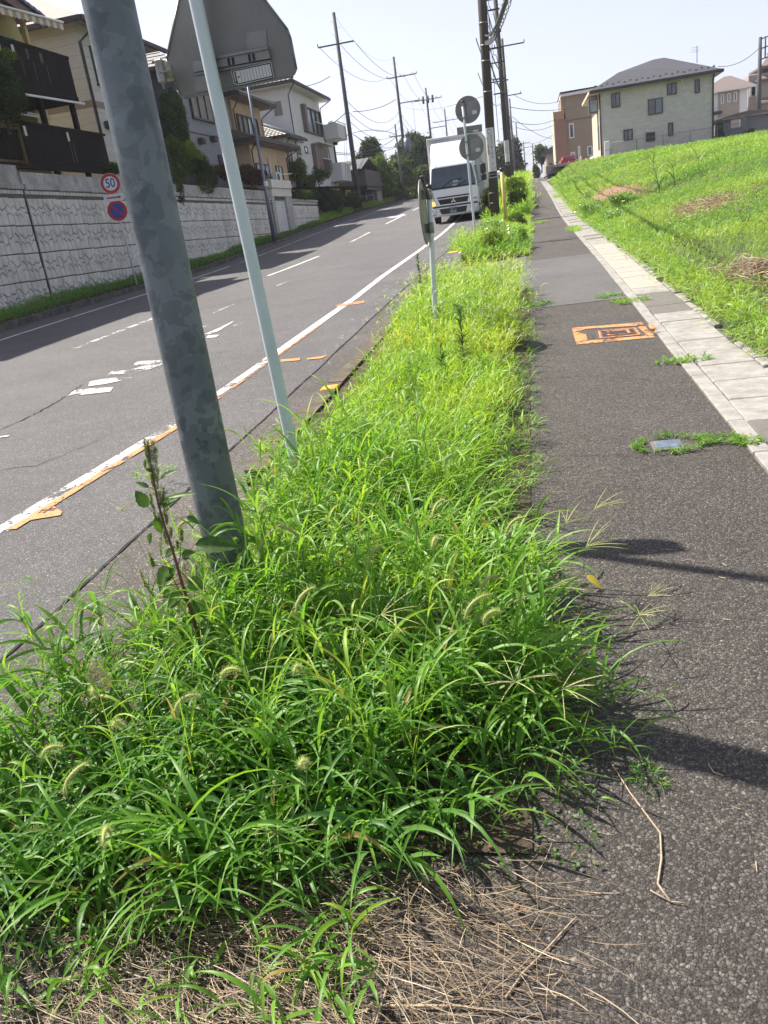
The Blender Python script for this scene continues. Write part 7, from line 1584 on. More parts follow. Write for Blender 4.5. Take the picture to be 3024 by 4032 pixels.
for x_ in (-.5, .2, .9): MB().tube([(-14 + x_, 131.6, 17.0), (-14 + x_, 131.6, 18.0)], .16, 8).build('cutout_switch', M_cable, L3)
L4 = upole(-14.0, 160, 19.0, .2, .12, M_concg, 'fourth left pole far beyond the truck', 'utility poles on the left of the road', arms=((17.0, 4.4, (-1, 0, 1), 0), (13.6, 3, (), 1.2)), base=4.9)
a, b = at(1555, 490, 96), at(1564, 565, 96); L5 = upole(a.x, 96, a.z, .12, .09, M_concg, 'slim pole behind the trees left of the second left pole', 'utility poles on the left of the road', arms=((a.z - 1.2, 1.4, (-1, 1), 0),), base=3.5, steps=False)
PRY = 100.0; a = at(2994, 146, PRY)
PR = upole(a.x, PRY, a.z, .28, .16, M_poled, 'tall pole with a ladder like frame near the right frame edge', 'pole beyond the carport', base=4.0, steps=False)
for dz in (0, -.9, -1.9): MB().tube([(a.x, PRY, a.z - .2 + dz), (a.x + 1.7, PRY, a.z + .15 + dz)], .06, 6).build('frame_rail', M_poled, PR)
for dx in (.5, 1.1, 1.7): MB().tube([(a.x + dx, PRY, a.z - 2.1 + dx * .2), (a.x + dx, PRY, a.z - .1 + dx * .2)], .07, 6).build('frame_post', M_poled, PR)
# --- cables
_lab = {}
def cable(a, b, sag, r, label, group, n=14):
    _lab[label] = _lab.get(label, 0) + 1
    a, b = Vector(a), Vector(b); o = MB().tube([a.lerp(b, t) - Vector((0, 0, 4 * sag * t * (1 - t))) for t in np.linspace(0, 1, n)], r, 4, cap=False).build('power_cable', M_cable); return prop(o, label, 'cable', group)
SPAN = ('nearest span', 'second span', 'third span', 'fourth span', 'farthest span')
def run(pts, sag, r, label, group):
    for i, (a, b) in enumerate(zip(pts[:-1], pts[1:])): cable(a, b, sag, r, label + ', ' + SPAN[i], group)
GL = 'power cables along the left pole line'
for dx, wd_ in ((-1.45, 'leftmost'), (0.2, 'middle'), (1.35, 'rightmost')): run([(-13.9 + dx, 69.7, 14.9), (-13.3 + dx, 101.2, 16.8), (-13.8 + dx, 131.7, 17.7), (-14 + dx, 159.7, 17.2), (-14 + dx, 200, 16.6)], 1.3, .017, wd_ + ' high cable of the left pole line', GL)
for zz, wd_ in ((11.2, 'topmost'), (10.4, 'middle'), (9.7, 'lowest')): run([(-13.9, 69.7, zz - .1), (-14, 101.3, zz + 1.9), (-14, 131.7, zz + 2.5), (-14, 159.7, zz + 2.6)], 1.5, .02, wd_ + ' of the lower cables on the left poles', 'lower cables along the left pole line')
cable((-13.9, 69.7, 17.0), (-14, 101.3, 18.6), 1.4, .008, 'thin top wire between the first two left poles', GL)
cable(at(1140, 500, 66), (-13.9, 70, at(1470, 420, 70).z), .7, .035, 'service cable from the white house to the nearest left pole', 'service cables on the left')
cable(at(1390, 440, 71), at(1560, 390, 100), .3, .035, 'service cable rising between the first and second left poles', 'service cables on the left')
LOWL = ['upper cable from the white house balcony to the slim pole', 'cable from the garden pine to the slim pole', 'lowest cable from the garden pine past the first left pole', 'drooping cable between first and second left poles above the bamboo', 'cable over the white house roof behind the pentagon sign', 'short cable between the slim pole and the second left pole']
for p, q_, Y1, Y2, s_ in (((1330, 548), (1545, 525), 72, 96, -.5), ((1322, 600), (1560, 540), 72, 96, .6), ((1320, 607), (1600, 560), 72, 100, .5), ((1392, 530), (1580, 560), 70, 101, .8), ((1080, 322), (1300, 300), 64, 70, .5), ((1545, 525), (1590, 540), 96, 101, .1)):
    cable(at(*p, Y1), at(*q_, Y2), s_, .03, LOWL.pop(0), 'low service cables by the trees')
GR_ = 'communication cables along the right pole line'
for dx, zz, r, wd_ in ((.05, 7.9, .028, 'upper'), (-.16, 7.2, .02, 'second highest'), (.2, 6.7, .035, 'thick lower'), (-.2, 6.1, .015, 'thin lowest')):
    run([(R1X + dx, R1Y + .1, zz), (-1.24 + dx, 56, zz + 1.3), (-1.5 + dx, 82, zz + 2.2), (-1.85 + dx, 105, zz + 2.9), (-1.95 + dx, 130, zz + 3.5), (-1.6 + dx, 160, zz + 3.8)], .5, r, wd_ + ' cable of the right pole line', GR_)
# coiled messenger line coming overhead from behind
a, b = at(1960, 130, R1Y), at(2012, -60, 12.0); cable(Vector((R1X + .18, R1Y, a.z)), b, .2, .03, 'black cable dropping from overhead to the nearest dark pole', 'overhead cables at the nearest dark pole')
a = Vector((R1X + .2, R1Y, at(1930, 165, R1Y).z)); b = at(2010, -40, 14.0)
pts = []
for t in np.linspace(0, 1, 260): c_ = a.lerp(b, t) - Vector((0, 0, .8 * t * (1 - t))); pts.append(c_ + Vector((math.cos(t * 150) * .07, 0, math.sin(t * 150) * .07)))
prop(MB().tube(pts, .008, 3, cap=False).build('spiral_hanger', M_cable), 'spiral wound support wire looping overhead at the nearest dark pole', 'cable')
cable(a, b, .2, .02, 'straight cable inside the spiral wire overhead', 'overhead cables at the nearest dark pole')
run([(R1X + .1, R1Y, 9.3), (-1.24, 56, 10.5), (-1.5, 82, 11.5)], .4, .03, 'highest cable of the right pole line', GR_)
for z in (7.95, 7.25, 6.75): MB().box(R1X, R1X + .75, R1Y - .02, R1Y + .04, z, z + .05).build('bracket_arm', M_cable, p1_)
for z in (9.6, 8.7, 7.9): MB().box(-1.24 - .55, -1.24 + .3, 55.8, 55.9, z, z + .07).build('bracket_arm', M_cable, p2_)
for zz in (8.0, 7.4, 9.0):
    pts = [(R1X + .28 + .05 * math.sin(k * .7 + zz), R1Y + k * 1.3, zz + .06 * k + .12 * math.sin(k * 1.9 + zz)) for k in range(18)]; prop(MB().tube(pts, .016, 4, cap=False).build('slack_cable', M_cable), {8.0: 'middle', 7.4: 'lowest', 9.0: 'highest'}[zz] + ' kinked slack cable between the first two dark poles', 'cable', 'slack cables between the first two dark poles')
GXL = ['topmost cable reaching the brown house roof edge', 'cable running across the brown house wall to the pale grey house', 'cable reaching the balcony corner of the brown house', 'steep cable sinking behind the brown house', 'cable from the distant small crossarm rising right', 'cable right of the distant wide crossarm', 'short upper cable between the two distant poles', 'short lower cable between the two distant poles', 'faint lower cable meeting the brown house side', 'thin cable rising to the wide distant crossarm']
GX = 'cables crossing to the houses on the right'
for p, q_, Y1, Y2, s_ in (((2020, 372), (2205, 397), 105, 108, .6), ((2012, 422), (2300, 407), 82, 108, .5), ((2018, 478), (2185, 470), 82, 108, .4), ((2018, 460), (2205, 545), 105, 150, .8), ((2070, 565), (2180, 530), 180, 108, .4), ((2090, 562), (2185, 568), 190, 140, .5), ((2050, 600), (2100, 600), 190, 195, .5), ((2040, 640), (2100, 640), 190, 195, .6), ((2030, 500), (2185, 490), 105, 108, .5), ((2040, 605), (2090, 590), 180, 195, .3)):
    cable(at(*p, Y1), at(*q_, Y2), s_, .028, GXL.pop(0), GX)
cable(at(2828, 262, 84), at(2992, 186, 100), .5, .03, 'cable from the pale grey house eave to the pole at the right edge', 'cable at the right edge')
cable(at(1560, 398, 135), at(1900, 380, 34), .8, .012, 'faint cable crossing the sky above the truck', 'cable above the truck')
# ================================================================ the white box truck
TRY = 39.5; TG = gz(39.5) + ROAD
tp = lambda x, y, Y=TRY: at(1620 + x * .2411, 480 + y * .2411, Y)
M_trk = plain('truck_white', (0.84, 0.86, 0.86), .28, var=.04, scale=1.5, dirt=(.50, .51, .50)); M_box = plain('box_aluminium', (0.62, 0.62, 0.63), .45, .2, var=.06, scale=2); M_boxs = plain('box_side_white', (0.74, 0.72, 0.68), .5, var=.06)
M_blk = plain('black_plastic', (0.014, 0.014, 0.015), .5, var=.2); M_lens = glassm('headlamp_glass', (0.30, 0.31, 0.32), .08); M_amb = emit('amber_indicator_lit', (1.0, 0.36, 0.03), 1.6); M_ambo = plain('amber_lens', (0.55, 0.30, 0.08), .3, var=.1); M_chr = plain('chrome', (0.7, 0.7, 0.7), .2, .9, var=.05)
M_wind = glassm('windscreen_glass', (0.028, 0.045, 0.055), .04)
tr = empty('box_truck', (-3.4, TRY + 3, TG), 'white box truck facing us with tall wind deflector and one indicator lit', 'truck')
xl, xr = -4.50, -2.32; xc = (xl + xr) / 2
zc = lambda y: (tp(300, y).z + tp(1000, y - 85).z) / 2     # height from the left column of the photograph, roll removed
Z = {}
zb_b, zb_t = tp(345, 1570).z, tp(345, 1425).z
zw_b, zw_t = tp(290, 1130).z, tp(290, 765).z
zr_t = tp(270, 330).z; zbx = tp(200, 290, 41.2).z
def px_(x, z_): return (x, z_)
# cab body: stacked sections bulging forward at the bumper
def loft(name, secs, mat, smooth=False):
    """secs: (z, x0, x1, yfront, yback, corner)"""
    V = []; n = 8
    for (z, a, b, yf, yb, c) in secs: V += [(a, yb, z), (a, yf + c, z), (a + c * .35, yf + c * .3, z), (a + c, yf, z), (b - c, yf, z), (b - c * .35, yf + c * .3, z), (b, yf + c, z), (b, yb, z)]
    F = [tuple(range(n)), tuple(range(len(V) - n, len(V)))[::-1]]
    for s_ in range(len(secs) - 1):
        for i in range(n): F.append((s_ * n + i, s_ * n + (i + 1) % n, (s_ + 1) * n + (i + 1) % n, (s_ + 1) * n + i))
    return MB().add(V, F, smooth).build(name, mat, tr)
loft('cab', [(zb_t + .02, xl, xr, TRY, TRY + 1.75, .16), (zw_b - .02, xl, xr, TRY + .02, TRY + 1.75, .16), (zw_b, xl, xr, TRY + .06, TRY + 1.75, .16), (zw_t + .02, xl + .07, xr - .07, TRY + .26, TRY + 1.75, .2), (zw_t + .14, xl + .09, xr - .09, TRY + .34, TRY + 1.75, .22)], M_trk)
loft('bumper', [(zb_b, xl + .03, xr - .03, TRY + .02, TRY + .5, .12), (zb_b + .07, xl, xr, TRY - .04, TRY + .5, .14), (zb_t - .02, xl, xr, TRY - .05, TRY + .5, .14), (zb_t, xl + .02, xr - .02, TRY - .02, TRY + .5, .14)], M_trk)
loft('wind_deflector', [(zw_t + .145, xl + .10, xr - .10, TRY + .40, TRY + 1.7, .2), (zw_t + .30, xl + .12, xr - .12, TRY + .46, TRY + 1.7, .25), (zr_t - .35, xl + .10, xr - .08, TRY + .95, TRY + 1.72, .2), (zr_t - .08, xl + .10, xr - .08, TRY + 1.3, TRY + 1.74, .15), (zr_t, xl + .14, xr - .12, TRY + 1.55, TRY + 1.75, .08)], M_trk, True)
MB().box(xl + .02, xl + .30, TRY + 1.45, TRY + 1.7, zw_t + .2, zr_t - .35, .05).build('deflector_side_fin', M_trk, tr)
bx0, bx1 = xl - .10, xr + .26
MB().box(bx0, bx1, 41.35, 47.6, TG + .95, zbx - .03).build('cargo_box', M_boxs, tr)
MB().box(bx0 - .01, bx1 + .01, 41.28, 41.40, zbx - .13, zbx, .02).build('box_front_rail', M_box, tr); MB().box(bx0 - .015, bx0 + .09, 41.27, 41.40, TG + .95, zbx - .1, .01).build('box_corner_post', M_box, tr); MB().box(bx1 - .09, bx1 + .015, 41.27, 41.40, TG + .95, zbx - .1, .01).build('box_corner_post', M_box, tr)
MB().box(bx0 + .1, bx1 - .1, 41.32, 41.36, TG + .95, zbx - .14).build('box_front_panel', M_box, tr)
MB().box(bx1 - .02, bx1 + .02, 41.4, 47.6, zbx - .12, zbx - .01).build('box_side_rail', M_box, tr); MB().box(bx1 - .02, bx1 + .02, 41.4, 47.6, TG + .95, TG + 1.1).build('box_side_rail', M_box, tr)
z = TG + 1.13
while z < zbx - .16: MB().prism([(bx1, 41.42, z), (bx1 + .016, 41.42, z + .012), (bx1 + .016, 41.42, z + .04), (bx1, 41.42, z + .052)], (0, 6.15, 0)).build('side_rib', M_boxs, tr); z += .075
for c in ((210, 295), ): p = tp(*c, 41.25); MB().box(bx0 + .02, bx0 + .10, 41.24, 41.27, zbx - .10, zbx - .03).build('marker_lamp', M_lens, tr)
# windscreen follows the raked front
wy = lambda z: TRY + .06 + (z - zw_b) / (zw_t + .02 - zw_b) * .20
def wq(pts, off, mat, name, th=.006): return MB().prism([(x, wy(z) - off, z) for x, z in pts], (0, th, 0)).build(name, mat, tr)
wq([(xl + .10, zw_b + .05), (xr - .10, zw_b + .05), (xr - .05, zw_b + .16), (xr - .20, zw_t - .02), (xl + .18, zw_t - .02), (xl + .06, zw_b + .16)], .012, M_wind, 'windscreen')
wq([(xl + .05, zw_b - .015), (xr - .05, zw_b - .015), (xr - .06, zw_b + .075), (xl + .06, zw_b + .075)], .018, M_blk, 'scuttle')
for a, b in (((xl + .58, zw_b + .06), (xl + 1.0, zw_b + .32)), ((xl + .95, zw_b + .32), (xl + 1.5, zw_b + .34)), ((xl + 1.25, zw_b + .06), (xl + 1.7, zw_b + .22))): MB().tube([(a[0], wy(a[1]) - .03, a[1]), (b[0], wy(b[1]) - .03, b[1])], .014, 5).build('wiper', M_blk, tr)
def tq(p, q_, off, mat, name): a, b = tp(*p), tp(*q_); return wq([(a.x, b.z), (b.x, b.z), (b.x, a.z), (a.x, a.z)], off, mat, name, .003)
tq((670, 950), (760, 978), .016, plain('pale_blue_card', (0.35, 0.5, 0.5), .7), 'dashboard_card'); tq((668, 1015), (755, 1060), .016, plain('windscreen_card', (0.34, 0.42, 0.38), .7), 'dashboard_card')
# dark tone for the grille bars, then side windows; no driver is built
M_gbar = plain('grille_bar_tone', (0.035, 0.03, 0.03), .9, var=.2)
MB().box(xr - .075, xr - .055, TRY + .55, TRY + 1.4, zw_b + .06, zw_t - .06, .01).build('side_window', M_blk, tr); MB().box(xr - .012, xr + .004, TRY + .35, TRY + 1.35, zw_b - .1, zw_t - .12).build('side_window', M_wind, tr)
MB().box(xr - .010, xr + .003, TRY + .3, TRY + 1.6, zw_b - .9, zw_b - .87).build('door_seam', M_blk, tr)
# grille
fz = lambda y, x=560: tp(x, y).z
g0, g1 = tp(410, 1310), tp(935, 1240)
xg0, xg1 = xl + .33, xr - .42
zg = lambda f: zb_t + f
def fp(pts, off, mat, name, th=.02): return MB().prism([(x, TRY - off, z) for x, z in pts], (0, th, 0)).build(name, mat, tr)
za, zb1, zc1, zd = zb_t + .46, zb_t + .40, zb_t + .35, zb_t + .13
fp([(xg0, zb1), (xg1 + .02, zb1), (xg1 + .02, za), (xg0 - .03, za)], .004, M_blk, 'upper_grille')
fp([(xg0 + .10, zd), (xg1 - .08, zd), (xg1, zc1), (xg0, zc1)], .004, M_blk, 'grille')
for k in range(3): zz = zd + .05 + k * .055; MB().box(xg0 + .08, xg1 - .06, TRY - .01, TRY - .004, zz, zz + .012).build('grille_bar', M_gbar, tr)
fp([(xl + .04, zb_t + .005), (xr - .04, zb_t + .005), (xr - .04, zb_t + .075), (xl + .04, zb_t + .075)], .006, M_blk, 'bumper_gap')
def rhomb(cx, cz, ang, s=.062, w=.034):
    a = math.radians(ang); d = Vector((math.cos(a), math.sin(a))); n = Vector((-d.y, d.x)); c = Vector((cx, cz)); P = [c, c + d * s + n * w, c + d * 2 * s, c + d * s - n * w]; fp([(p.x, p.y) for p in P], .022, M_chr, 'emblem_diamond', .012)
ex_, ez_ = (xg0 + xg1) / 2, (zd + zc1) / 2 + .005
for an in (90, 210, 330): rhomb(ex_, ez_, an)
fp([(xl + .42, zb_b + .14), (xl + .50, zb_b + .09), (xr - .60, zb_b + .09), (xr - .52, zb_t - .05), (xl + .38, zb_t - .05)], .056, M_blk, 'bumper_intake', .01)
M_plg = plain('plate_green', (0.012, 0.10, 0.07), .5, var=.05)
pxc = (xl + xr) / 2 - .10; MB().box(pxc - .17, pxc + .17, TRY - .075, TRY - .066, zb_b + .10, zb_t - .03, .004).build('number_plate', M_plg, tr)
text_obj('plate_number', '98-48', (pxc + .015, TRY - .078, zb_b + .165), (1, 0, 0), (0, 0, 1), .13, M_wsgn, tr, sx=.9); text_obj('plate_office', '熊谷 100', (pxc, TRY - .078, zb_t - .075), (1, 0, 0), (0, 0, 1), .055, M_wsgn, tr)
for s_, x0_ in ((1, xl + .04), (-1, xr - .04)):
    a, b = x0_, x0_ + s_ * .36
    fp([(a, zb_t - .17), (b - s_ * .02, zb_t - .17), (b, zb_t - .03), (a, zb_t - .03)], .052, M_lens, 'headlight', .03)
    for k in range(2): MB().disc((a + s_ * (.10 + k * .15), TRY - .055, zb_t - .10), (0, 1, 0), .05, .005, 14).build('headlight_reflector', M_chr, tr)
    fp([(a, zb_b + .06), (a + s_ * .16, zb_b + .06), (a + s_ * .18, zb_b + .15), (a, zb_b + .16)], .052, M_lens, 'fog_lamp', .02)
fp([(xl + .03, zb_t + .13), (xl + .20, zb_t + .12), (xl + .18, zb_t + .27), (xl + .03, zb_t + .28)], .012, M_amb, 'indicator'); fp([(xr - .24, zb_t + .20), (xr - .03, zb_t + .21), (xr - .03, zb_t + .27), (xr - .24, zb_t + .26)], .012, M_ambo, 'indicator')
fp([(xl + .22, zb_t + .10), (xl + .235, zb_t + .10), (xl + .12, zw_b - .1), (xl + .105, zw_b - .1)], .003, M_blk, 'panel_seam', .004)
# mirrors
for x, zt2, zb2, w in ((xr + .32, zw_t - .08, zw_b + .42, .26), (xr + .33, zw_b + .40, zw_b + .12, .24), (xl - .30, zw_t - .22, zw_b + .42, .24), (xl - .26, zw_b + .40, zw_b + .16, .2)):
    MB().box(x - w / 2, x + w / 2, TRY + .1, TRY + .24, zb2, zt2, .05).build('mirror', M_blk, tr)
for s_, x0_ in ((-1, xl + .02), (1, xr - .02)):
    MB().tube([(x0_, TRY + .4, zw_t + .02), (x0_ + s_ * .3, TRY + .18, zw_t - .05), (x0_ + s_ * .32, TRY + .17, zw_b + .15), (x0_, TRY + .3, zw_b + .05)], .016, 6).build('mirror_arm', M_blk, tr)
# running gear
def wheel(x, y, w, r=.42):
    MB().tube([(x, y, TG + r), (x + w * .1, y, TG + r), (x + w * .9, y, TG + r), (x + w, y, TG + r)], [r * .93, r, r, r * .93], 26).build('wheel', M_rub, tr); MB().disc((x + (w if x > xc else 0), y, TG + r), (1, 0, 0), .22, .02 if x > xc else -.02, 16).build('wheel_rim', M_box, tr)
wheel(xl + .02, TRY + 1.0, .25); wheel(xr - .27, TRY + 1.0, .25); wheel(bx0 + .05, 45.6, .5); wheel(bx1 - .55, 45.6, .5)
MB().box(xl + .45, xr - .45, TRY + .15, 47, zb_b + .04, TG + .98).build('chassis', M_blk, tr); MB().box(xl + .2, xr - .2, TRY + .9, TRY + 1.15, TG + .36, TG + .5).build('front_axle', M_blk, tr)
MB().box(bx1 - .1, bx1 - .04, 42.3, 44.6, TG + .35, TG + .85).build('side_guard', M_box, tr); MB().box(xr - .06, xr - .0, TRY + 1.5, TRY + 1.75, TG + .5, zb_t + .5).build('rear_mudguard', M_blk, tr)
# vehicle and hoarding glimpsed behind the pole
a, b = at(1960, 672, 62), at(1984, 735, 62); v2 = empty('parked_van', ((a.x + b.x) / 2, 63, gz(62) + ROAD), 'white vehicle glimpsed between the truck and the dark poles', 'van')
MB().box(-2.9, b.x - .1, 62, 66, gz(62) + .25, a.z, .1).build('body', M_trk, v2); MB().box(a.x, b.x - .1, 61.97, 62, b.z + .55, b.z + .8).build('green_band', plain('green_band', (.03, .3, .12), .5), v2); MB().box(a.x, b.x - .1, 61.97, 62, b.z + .1, b.z + .5).build('blue_band', plain('blue_band', (.08, .16, .5), .5), v2)
for x in (-2.7, -1.6): MB().tube([(x, 62.6, gz(62) + .25), (x + .2, 62.6, gz(62) + .25)], .32, 14).build('wheel', M_rub, v2)
# ================================================================ trees, shrubs, climbers
def foliage(name, blobs, n, leaf, mat, root, seed=1, asp=.55, shell=.55, tsh=0.0, fuzz=.10):
    n = int(n * 1.9); leaf = leaf * .74
    """leaf faces spread through the volume of lumpy blobs (cx, cy, cz, rx, ry, rz)"""
    r = np.random.default_rng(seed); bl = np.array(blobs, float); vol = bl[:, 3] * bl[:, 4] * bl[:, 5]; vol = vol ** .67; k = r.choice(len(bl), n, p=vol / vol.sum())
    u = r.normal(0, 1, (n, 3)); u /= np.linalg.norm(u, axis=1)[:, None]; rad = (shell + (1 - shell) * r.random(n)) ** .7 * (1 + .14 * np.sin(u[:, 0] * 7 + k) * np.cos(u[:, 2] * 6 + k * 2) + fuzz * r.normal(0, 1, n))
    P = bl[k, :3] + u * rad[:, None] * bl[k, 3:]
    # gather into small clumps
    c = P + r.normal(0, .35 * leaf, (n, 3))
    a = r.normal(0, 1, (n, 3)); a /= np.linalg.norm(a, axis=1)[:, None]; a[:, 2] -= .2; b = np.cross(a, r.normal(0, 1, (n, 3))); b /= np.linalg.norm(b, axis=1)[:, None]
    s = leaf * r.uniform(.6, 1.3, n)[:, None]; a = a * s; b = b * s * asp
    V = np.stack([c - a * .5, c + b * .5, c + a * .5, c - b * .5], 1).reshape(-1, 3); F = np.arange(n * 4).reshape(n, 4)
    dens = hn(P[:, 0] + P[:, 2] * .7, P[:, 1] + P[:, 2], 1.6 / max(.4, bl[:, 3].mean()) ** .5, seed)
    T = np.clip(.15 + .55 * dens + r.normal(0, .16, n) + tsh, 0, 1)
    return link(name, npmesh(name, V, F, mat, {'tint': np.repeat(T, 4)}), root)
def lumps(cx, cy, cz, rx, ry, rz, n, seed, k=.5):
    r = random.Random(seed); out = [(cx, cy, cz, rx * .72, ry * .72, rz * .72)]
    for i in range(n):
        a = r.uniform(0, 6.28); e = r.uniform(-.6, 1.2); ce = math.cos(e); out.append((cx + math.cos(a) * ce * rx * .62, cy + math.sin(a) * ce * ry * .62, cz + math.sin(e) * rz * .62, rx * r.uniform(.28, k), ry * r.uniform(.28, k), rz * r.uniform(.25, k)))
    return out
def tree(cx, cy, zb_, ztop, rx, label, mat, n, leaf, seed, cat='tree', name='broadleaf_tree', low=.25, group=None, shell=.5, nl=9):
    o = empty(name, (cx, cy, zb_), label, cat, group); H = ztop - zb_; cz = zb_ + H * (low + (1 - low) / 2); rz = H * (1 - low) / 2 * 1.05; bl = lumps(cx, cy, cz, rx, rx, rz, nl, seed)
    r = random.Random(seed + 50)
    MB().tube([(cx, cy, zb_ - .1), (cx + r.uniform(-.2, .2), cy, zb_ + H * low), (cx + r.uniform(-.4, .4), cy, cz + rz * .4)], [max(.05, H * .028), max(.04, H * .02), .03], 8).build('trunk', M_bark, o)
    for b in bl[1:6]: MB().tube([(cx, cy, zb_ + H * low), ((cx + b[0]) / 2, (cy + b[1]) / 2, (zb_ + H * low + b[2]) / 2 + .2), b[:3]], [max(.03, H * .012), max(.02, H * .008), .015], 5).build('limb', M_bark, o)
    foliage('crown', bl, n, leaf, mat, o, seed, shell=shell, fuzz=.12 if cat == 'tree' else .17); return o
def T(pxl, pyt, pxr, pyb, Y, label, mat, n, leaf, seed, zb_=None, **kw):
    a, b = at((pxl + pxr) / 2, pyt, Y), at((pxl + pxr) / 2, pyb, Y); w = abs(at(pxr, (pyt + pyb) / 2, Y).x - at(pxl, (pyt + pyb) / 2, Y).x) / 2
    return tree((a.x + b.x) / 2, Y, b.z if zb_ is None else zb_, a.z, w, label, mat, n, leaf, seed, **kw)
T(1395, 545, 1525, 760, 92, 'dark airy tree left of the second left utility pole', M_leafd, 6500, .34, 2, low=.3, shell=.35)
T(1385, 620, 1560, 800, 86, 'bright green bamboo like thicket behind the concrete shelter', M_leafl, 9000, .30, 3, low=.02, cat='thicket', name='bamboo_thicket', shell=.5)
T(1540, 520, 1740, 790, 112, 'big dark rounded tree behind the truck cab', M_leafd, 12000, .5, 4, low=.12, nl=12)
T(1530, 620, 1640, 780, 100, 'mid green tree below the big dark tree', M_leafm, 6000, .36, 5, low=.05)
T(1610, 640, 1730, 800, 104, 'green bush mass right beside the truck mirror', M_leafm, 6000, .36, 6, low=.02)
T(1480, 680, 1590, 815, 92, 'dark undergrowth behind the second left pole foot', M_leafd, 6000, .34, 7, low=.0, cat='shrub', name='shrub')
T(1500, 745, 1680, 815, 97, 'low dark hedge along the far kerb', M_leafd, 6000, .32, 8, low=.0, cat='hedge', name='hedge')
T(1340, 640, 1420, 780, 78, 'tall bright weeds behind the yellow guards', M_leafl, 5000, .22, 9, low=.0, cat='shrub', name='shrub')
T(1355, 755, 1425, 835, 67, 'large leaved bush at the foot of the left pole', M_leafm, 2600, .26, 10, low=.0, cat='shrub', name='shrub', shell=.3)
T(1290, 480, 1345, 700, 70, 'clipped dark garden pine beside the white house balcony', M_leafd, 2600, .2, 11, low=.55, name='garden_pine')
T(1400, 815, 1520, 838, 80, 'low weeds in front of the concrete shelter', M_leafl, 1500, .2, 12, low=.0, cat='shrub', name='shrub')
# bank below the white house
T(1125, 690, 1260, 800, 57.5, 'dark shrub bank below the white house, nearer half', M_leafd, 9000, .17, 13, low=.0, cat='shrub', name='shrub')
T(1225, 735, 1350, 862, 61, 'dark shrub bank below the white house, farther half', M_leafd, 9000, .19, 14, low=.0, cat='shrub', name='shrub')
T(1125, 625, 1215, 745, 56, 'light green leafy shrub in front of the white house', M_leafl, 3200, .16, 15, low=.1, cat='shrub', name='shrub', shell=.3)
T(1215, 655, 1305, 745, 59.5, 'thin twiggy shrub before the lower brown shutter', M_leafm, 900, .18, 16, low=.2, cat='shrub', name='shrub', shell=.2)
T(1270, 800, 1350, 858, 62, 'tall roadside weeds under the shrub bank', M_leafl, 2600, .16, 17, low=.0, cat='shrub', name='shrub')
# terrace plants on the wall top
def onwall(pl, pt, pr_, pb_, dx, label, mat, n, leaf, seed, **kw):
    X = WX + dx; a, b = atX((pl + pr_) / 2, (pt + pb_) / 2, X), 0; y0, y1 = atX(pl, (pt + pb_) / 2, X).y, atX(pr_, (pt + pb_) / 2, X).y; z1, z0 = atX((pl + pr_) / 2, pt, X).z, atX((pl + pr_) / 2, pb_, X).z
    o = empty(kw.get('name', 'shrub'), (X, (y0 + y1) / 2, z0), label, kw.get('cat', 'shrub')); bl = lumps(X, (y0 + y1) / 2, (z0 + z1) / 2, kw.get('rx', .6), (y1 - y0) / 2 * 1.1, (z1 - z0) / 2 * 1.1, 7, seed)
    MB().tube([(X - .1, (y0 + y1) / 2, z0), (X, (y0 + y1) / 2, (z0 + z1) / 2 + .2)], [.05, .02], 6).build('stem', M_bark, o); foliage('leaves', bl, n, leaf, mat, o, seed, shell=kw.get('shell', .45)); return o
onwall(640, 365, 722, 620, -.8, 'dark conical conifer on the terrace right of the steel pole', M_leafd, 8000, .12, 21, name='conifer', cat='tree', rx=.6)
onwall(665, 545, 740, 740, -.1, 'climber hanging over the wall just right of the steel pole', M_leafm, 4200, .10, 22, name='climber', cat='climber', rx=.30)
onwall(700, 560, 800, 690, -.25, 'leafy shrub with pale tips above the wall', M_leafl, 3200, .11, 23, rx=.45)
onwall(765, 620, 850, 790, .02, 'dark climber spilling far down the wall left of the thin post', M_leafd, 4600, .10, 24, name='climber', cat='climber', rx=.25)
onwall(690, 640, 722, 830, .06, 'narrow strand of climber trailing down the wall', M_leafm, 1300, .09, 25, name='climber', cat='climber', rx=.12)
onwall(945, 655, 1035, 735, -.3, 'russet brown hedge on the wall top before the tan house', M_leafr, 5200, .13, 26, name='hedge', cat='hedge', rx=.5)
onwall(835, 645, 935, 712, -.35, 'grey brown fence shrub behind the thin post', M_leafr, 2200, .13, 27, name='hedge', cat='hedge', rx=.3)
onwall(-60, 60 * 3.1, 68, 520, .3, 'dark shrub with yellow tips at the left frame edge', M_leafd, 7000, .10, 28, rx=.5)
onwall(0, 190, 60, 245, .45, 'pale yellow new growth topping the dark left shrub', M_leafl, 500, .09, 29, rx=.25)
onwall(405, 640, 480, 690, -.3, 'low dark plants below the timber screen end', M_leafd, 1800, .10, 30, rx=.3)
onwall(1125, 745, 1245, 790, .05, 'dark growth spilling over the last stretch of wall', M_leafd, 2600, .15, 31, name='climber', cat='climber', rx=.25)
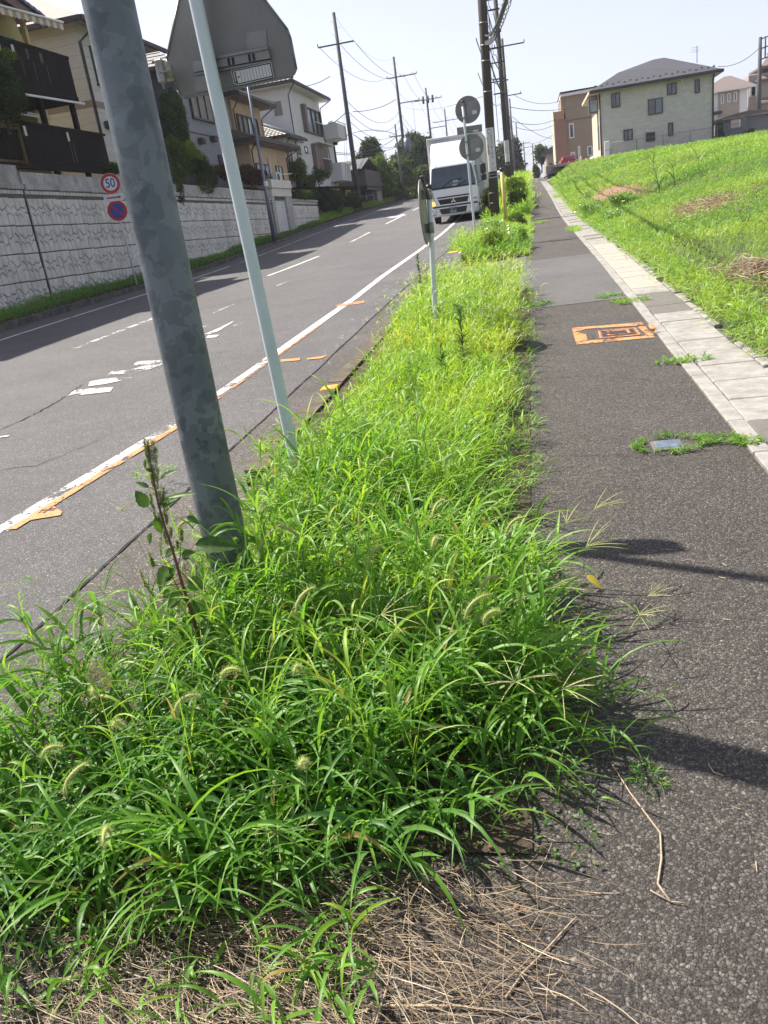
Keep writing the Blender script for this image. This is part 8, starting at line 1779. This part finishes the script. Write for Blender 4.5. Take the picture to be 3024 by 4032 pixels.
for i_, (x_, y_, w_, hh_, m_, lab_) in enumerate(((-.9, 18.6, .55, .55, M_leafl, 'rounded bright weed mound at the near end of the far verge'), (-.45, 19.6, .4, .6, M_field, 'darker weed mound at the pavement side of the far verge'), (-1.1, 24.5, .5, .6, M_field, 'leafy weed clump on the verge halfway to the dark pole'), (-.5, 27.5, .4, .6, M_leafl, 'bright weed clump nearer than the yellow guard'), (-.6, 40, .6, 1.1, M_leafm, 'dark green weeds on the verge before the second pole'), (-.5, 44, .6, 1.2, M_leafl, 'tall pale weeds crowding the pavement edge'))):
    o = empty('verge_weed', (x_, y_, gz(y_)), lab_, 'weed'); MB().tube([(x_, y_, gz(y_)), (x_, y_, gz(y_) + hh_ * .6)], [.012, .006], 5).build('stem', M_stemg, o)
    foliage('leaves', lumps(x_, y_, gz(y_) + hh_ * .45, w_, w_ * 1.1, hh_ * .55, 8, 70 + i_), 2600, .06 + y_ * .0012, m_, o, 70 + i_, asp=.3, shell=.2, fuzz=.22)
# right verge and lane top
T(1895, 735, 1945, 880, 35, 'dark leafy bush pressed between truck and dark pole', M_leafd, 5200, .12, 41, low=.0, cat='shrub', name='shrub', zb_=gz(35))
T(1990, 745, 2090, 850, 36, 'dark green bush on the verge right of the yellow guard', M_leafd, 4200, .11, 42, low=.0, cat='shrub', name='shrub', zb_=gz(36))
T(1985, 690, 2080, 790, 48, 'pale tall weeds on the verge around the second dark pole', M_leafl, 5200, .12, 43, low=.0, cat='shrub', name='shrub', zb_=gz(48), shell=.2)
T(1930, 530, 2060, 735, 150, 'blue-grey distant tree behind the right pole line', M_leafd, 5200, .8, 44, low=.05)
T(2095, 570, 2165, 680, 150, 'thin pale distant tree left of the brown house', M_leafm, 1300, .6, 45, low=.2, shell=.2)
T(2098, 648, 2128, 712, 125, 'small rounded green hedge at the lane top', M_leafm, 1800, .3, 46, low=.0, cat='hedge', name='hedge')
T(2155, 660, 2200, 700, 100, 'dull green bush at the corner of the brown house lot', M_leafd, 1500, .2, 47, low=.0, cat='shrub', name='shrub', shell=.3)
# shrubs in the lot
def lotshrub(px, py, h, w, label, mat, n, leaf, seed):
    p = gpf(px, py); o = empty('lot_weed', p, label, 'weed'); MB().tube([p, p + Vector((0, 0, h * .7))], [.012, .006], 5).build('stem', M_stemg, o); foliage('leaves', lumps(p.x, p.y, p.z + h * .5, w, w * .8, h * .55, 7, seed), n, leaf, mat, o, seed, shell=.2, fuzz=.25, asp=.35)
lotshrub(2330, 868, .55, .55, 'dark broad leaved weed clump beside the drain in the middle distance', M_field, 1500, .06, 51)
lotshrub(2400, 880, .40, .45, 'second dark weed clump spreading right of the first', M_field, 1200, .06, 52)
lotshrub(2460, 815, .45, .6, 'leafy green creeper mound behind the dark weed clumps', M_field, 1300, .09, 53)
lotshrub(2310, 800, .5, .2, 'thin upright weed at the edge of the bare soil', M_field, 130, .07, 54)
for i, (px, py, lab) in enumerate(((2835, 555, 'small dark shrub at the foot of the carport wall'), (2960, 530, 'low round shrub before the carport wall'), (2830, 520, 'climbing rose like shrub at the carport post'))):
    b = at(px, py + 10, 85); o = empty('shrub', (b.x, 85, 4.0), lab, 'shrub'); MB().tube([(b.x, 85, 4), (b.x, 85, 4.6)], .03, 5).build('stem', M_bark, o); foliage('leaves', lumps(b.x, 85, 4.5 + (.7 if i == 2 else 0), .7 if i < 2 else .4, .5, .5 if i < 2 else 1.1, 6, 60 + i), 900, .15, M_leafd, o, 60 + i)

MB().box(-130, 140, -12, 330, -8.5, 24.5).build('haze', M_haze, kind='stuff')
